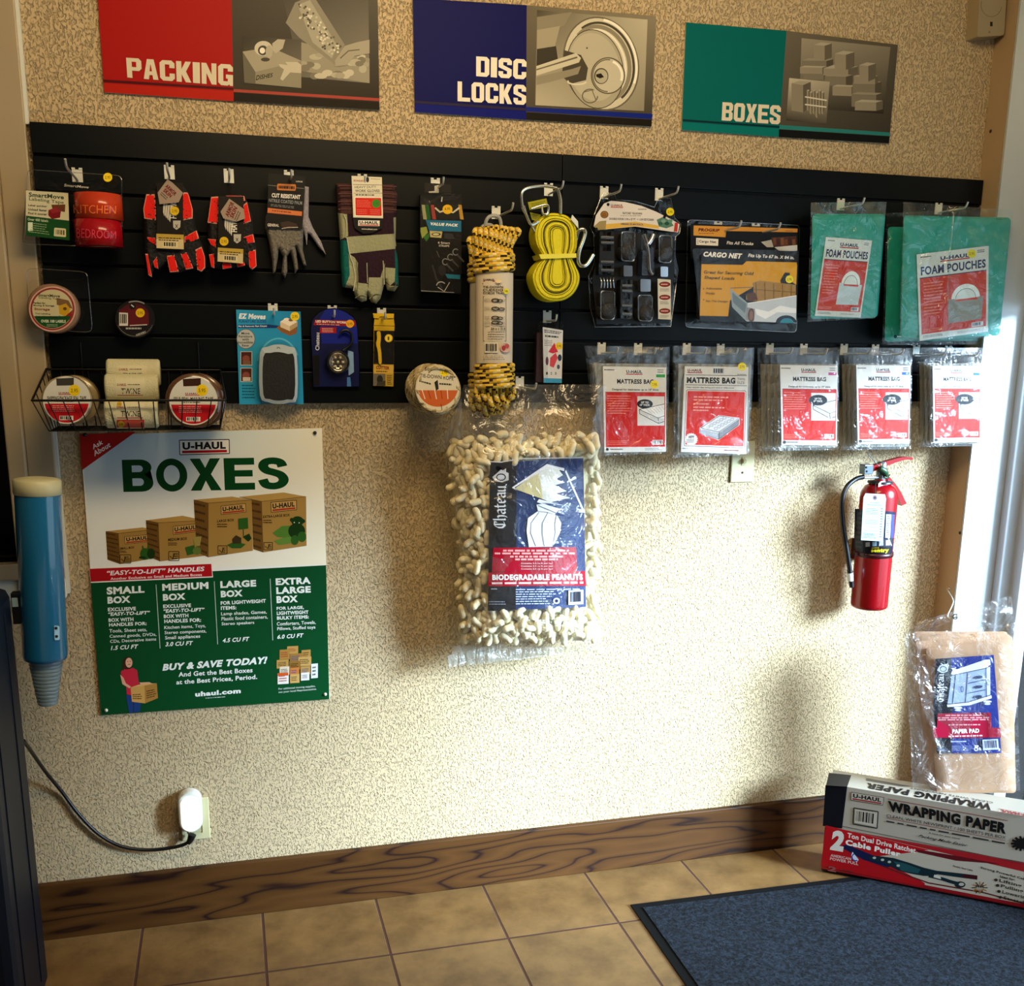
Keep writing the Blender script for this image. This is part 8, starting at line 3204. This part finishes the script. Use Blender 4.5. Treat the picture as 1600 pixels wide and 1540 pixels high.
m.build('hook_wire', HOOK_M, hk)

# =================================================================== FLOOR MAT
C0 = Vector((1.746, -.222, 0))
e1 = Vector((1, -.018, 0)).normalized()
e2 = Vector((-.02, -1, 0)).normalized()
mt = thing('floor_mat', C0 + e1 * .6 + e2 * .9, 'charcoal entrance mat with a flat black border on the tile floor', 'mat')
m = MB()
LX, LY = XR + .1 - C0.x, 1.7


def MP(x, y, z):
    return C0 + e1 * x + e2 * y + Vector((0, 0, z))


for (x0, y0, x1, y1) in ((0, 0, LX, .025), (0, .025, .025, LY - .025), (0, LY - .025, LX, LY), (LX - .025, .025, LX, LY - .025)):
    m.add([MP(x, y, z) for z in (.0005, .004) for x, y in ((x0, y0), (x1, y0), (x1, y1), (x0, y1))], [(3, 2, 1, 0), (4, 5, 6, 7), (0, 1, 5, 4), (1, 2, 6, 5), (2, 3, 7, 6), (3, 0, 4, 7)])
m.build('rubber_border', mat('black_mat_rubber', '040506', .85, spec=.15), mt)
cm, N, L, b = node_mat('charcoal_carpet')
tc = N.new('ShaderNodeTexCoord')
n1 = N.new('ShaderNodeTexNoise')
n1.inputs['Scale'].default_value = 95
n1.inputs['Detail'].default_value = 6
n1.inputs['Roughness'].default_value = .8
L.new(tc.outputs['Object'], n1.inputs['Vector'])
rp_ = N.new('ShaderNodeValToRGB')
rp_.color_ramp.elements[0].position = .42
rp_.color_ramp.elements[0].color = (*lin('05070b'), 1)
rp_.color_ramp.elements[1].position = .68
rp_.color_ramp.elements[1].color = (*lin('2c3644'), 1)
L.new(n1.outputs['Fac'], rp_.inputs[0])
L.new(rp_.outputs[0], b.inputs['Base Color'])
b.inputs['Roughness'].default_value = .9
b.inputs['Specular IOR Level'].default_value = .2
bp = N.new('ShaderNodeBump')
bp.inputs['Strength'].default_value = 1
bp.inputs['Distance'].default_value = .006
L.new(n1.outputs['Fac'], bp.inputs['Height'])
L.new(bp.outputs[0], b.inputs['Normal'])
m = MB()
m.add([MP(x, y, z) for z in (.001, .0065) for x, y in ((.026, .026), (LX - .026, .026), (LX - .026, LY - .026), (.026, LY - .026))], [(3, 2, 1, 0), (4, 5, 6, 7), (0, 1, 5, 4), (1, 2, 6, 5), (2, 3, 7, 6), (3, 0, 4, 7)])
m.build('carpet_pile', cm, mt)

# =================================================================== WATER COOLER, CUPS
t = thing('water_cooler', (.10, -.37, 0), 'dark navy water cooler standing in front of the window casing', 'water cooler')
NAVY = mat('navy_plastic', '031226', .5, spec=.3)
m = MB()
m.box((-.07, -.53, .004), (.266, -.205, .972), bev=.022)
body = m.build('cabinet', NAVY, t)
m = MB()
for y in (-.46, -.30):
    m.box((.265, y - .004, .06), (.2685, y + .004, .93), bev=.001)
m.build('side_rib', NAVY, t)
m = MB()
m.box((-.06, -.52, .9715), (.25, -.215, 1.0), bev=.012)
m.build('top_cover', mat('black_cover', '05070a', .35), t)
CO = (0, 1100, 360 / 1260)
m = MB()
cord = [(130, 200, -.20), (180, 270, -.12), (250, 370, -.05), (340, 480, -.014), (430, 600, -.013), (540, 710, -.013), (660, 775, -.013), (800, 796, -.014), (930, 785, -.02), (1010, 765, -.026), (1045, 735, -.030)]
m.tube(curve_pts([at(*px(CO, x, y), yy) for x, y, yy in cord], 8), .0046, 8)
co = m.build('power_cord', mat('black_cord', '08080a', .4), t)
m = MB()
m.tube([at(*px(CO, 1030, 760), -.028), at(*px(CO, 1044, 735), -.03), at(*px(CO, 1052, 712), -.03)], [.006, .009, .0105], 10)
m.build('plug', mat('black_plug', '08080a', .45), co)

ct = Vector((.338, -.20, 1.19))
cb_ = Vector((.322, -.20, .796))
ax = (cb_ - ct).normalized()
t = thing('cup_dispenser', (.30, -.2, .80), 'tall blue tube cup dispenser with a cream cap fixed to the water cooler', 'cup dispenser')
Rd, Ld = .0465, (cb_ - ct).length
BLUE = mat('clear_blue_plastic', '1a6c9c', .2, coat=.4, vary=.15, scale=6)
m = MB()
m.lathe(ct, ax, [(Rd * .97, .0), (Rd, .02), (Rd, Ld - .012), (Rd * .97, Ld - .004), (Rd * .72, Ld), (.03, Ld)], 40)
m.build('tube', BLUE, t)
m = MB()
m.lathe(ct - ax * .012, ax, [(0, -.004), (.025, -.003), (Rd * .95, 0), (Rd * 1.05, .004), (Rd * 1.05, .032), (Rd * .98, .034)], 40)
m.build('cap', mat('cream_plastic', 'cdc8a0', .4), t)
m = MB()
for k in range(14):
    s = k / 13
    r0 = .038 - .017 * s
    m.lathe(ct + ax * (Ld - .02 + .115 * s), ax, [(r0 - .001, 0), (r0 + .0012, .001), (r0 - .0012, .0085)], 32)
m.lathe(ct + ax * (Ld - .02 + .118), ax, [(.0205, 0), (.0195, .006), (0, .006)], 32)
m.build('cup_stack', mat('clear_cup_plastic', '7f98a8', .2, trans=.25), t)
CU = (0, 700, 140 / 513)
cyl = Cyl(ct, ax, Rd + .0012)
m = MB()
pl = [cyl(*px(CU, x, y), .0) for x, y in rquad([(308, 1016), (338, 1016), (340, 1096), (310, 1098)], 8)]
nrm = (pl[0] - (ct + ax * (pl[0] - ct).dot(ax))).normalized()
m.prism([p + nrm * .002 for p in pl], -nrm * .0035)
pb = m.build('lever_plate', mat('pale_metal_plate', 'a8cfe0', .3, .3), t)
m = MB()
for x, y in ((320, 1030), (323, 1077)):
    m.lathe(cyl(*px(CU, x, y), .002), nrm, [(.0032, 0), (.0032, .0015), (.0012, .0015), (.0012, .0002), (0, .0002)], 12)
m.build('rivet', mat('dark_rivet', '16181c', .4, .6), pb)
m = MB()
m.box((.266, -.215, .885), (.292, -.19, .955), bev=.002)
m.build('mount_bracket', mat('black_mount', '0b0c10', .4), t)
m = MB()
m.box((.268, -.2165, .925), (.280, -.214, .945))
m.build('bracket_clip', mat('pale_metal_plate'), t)
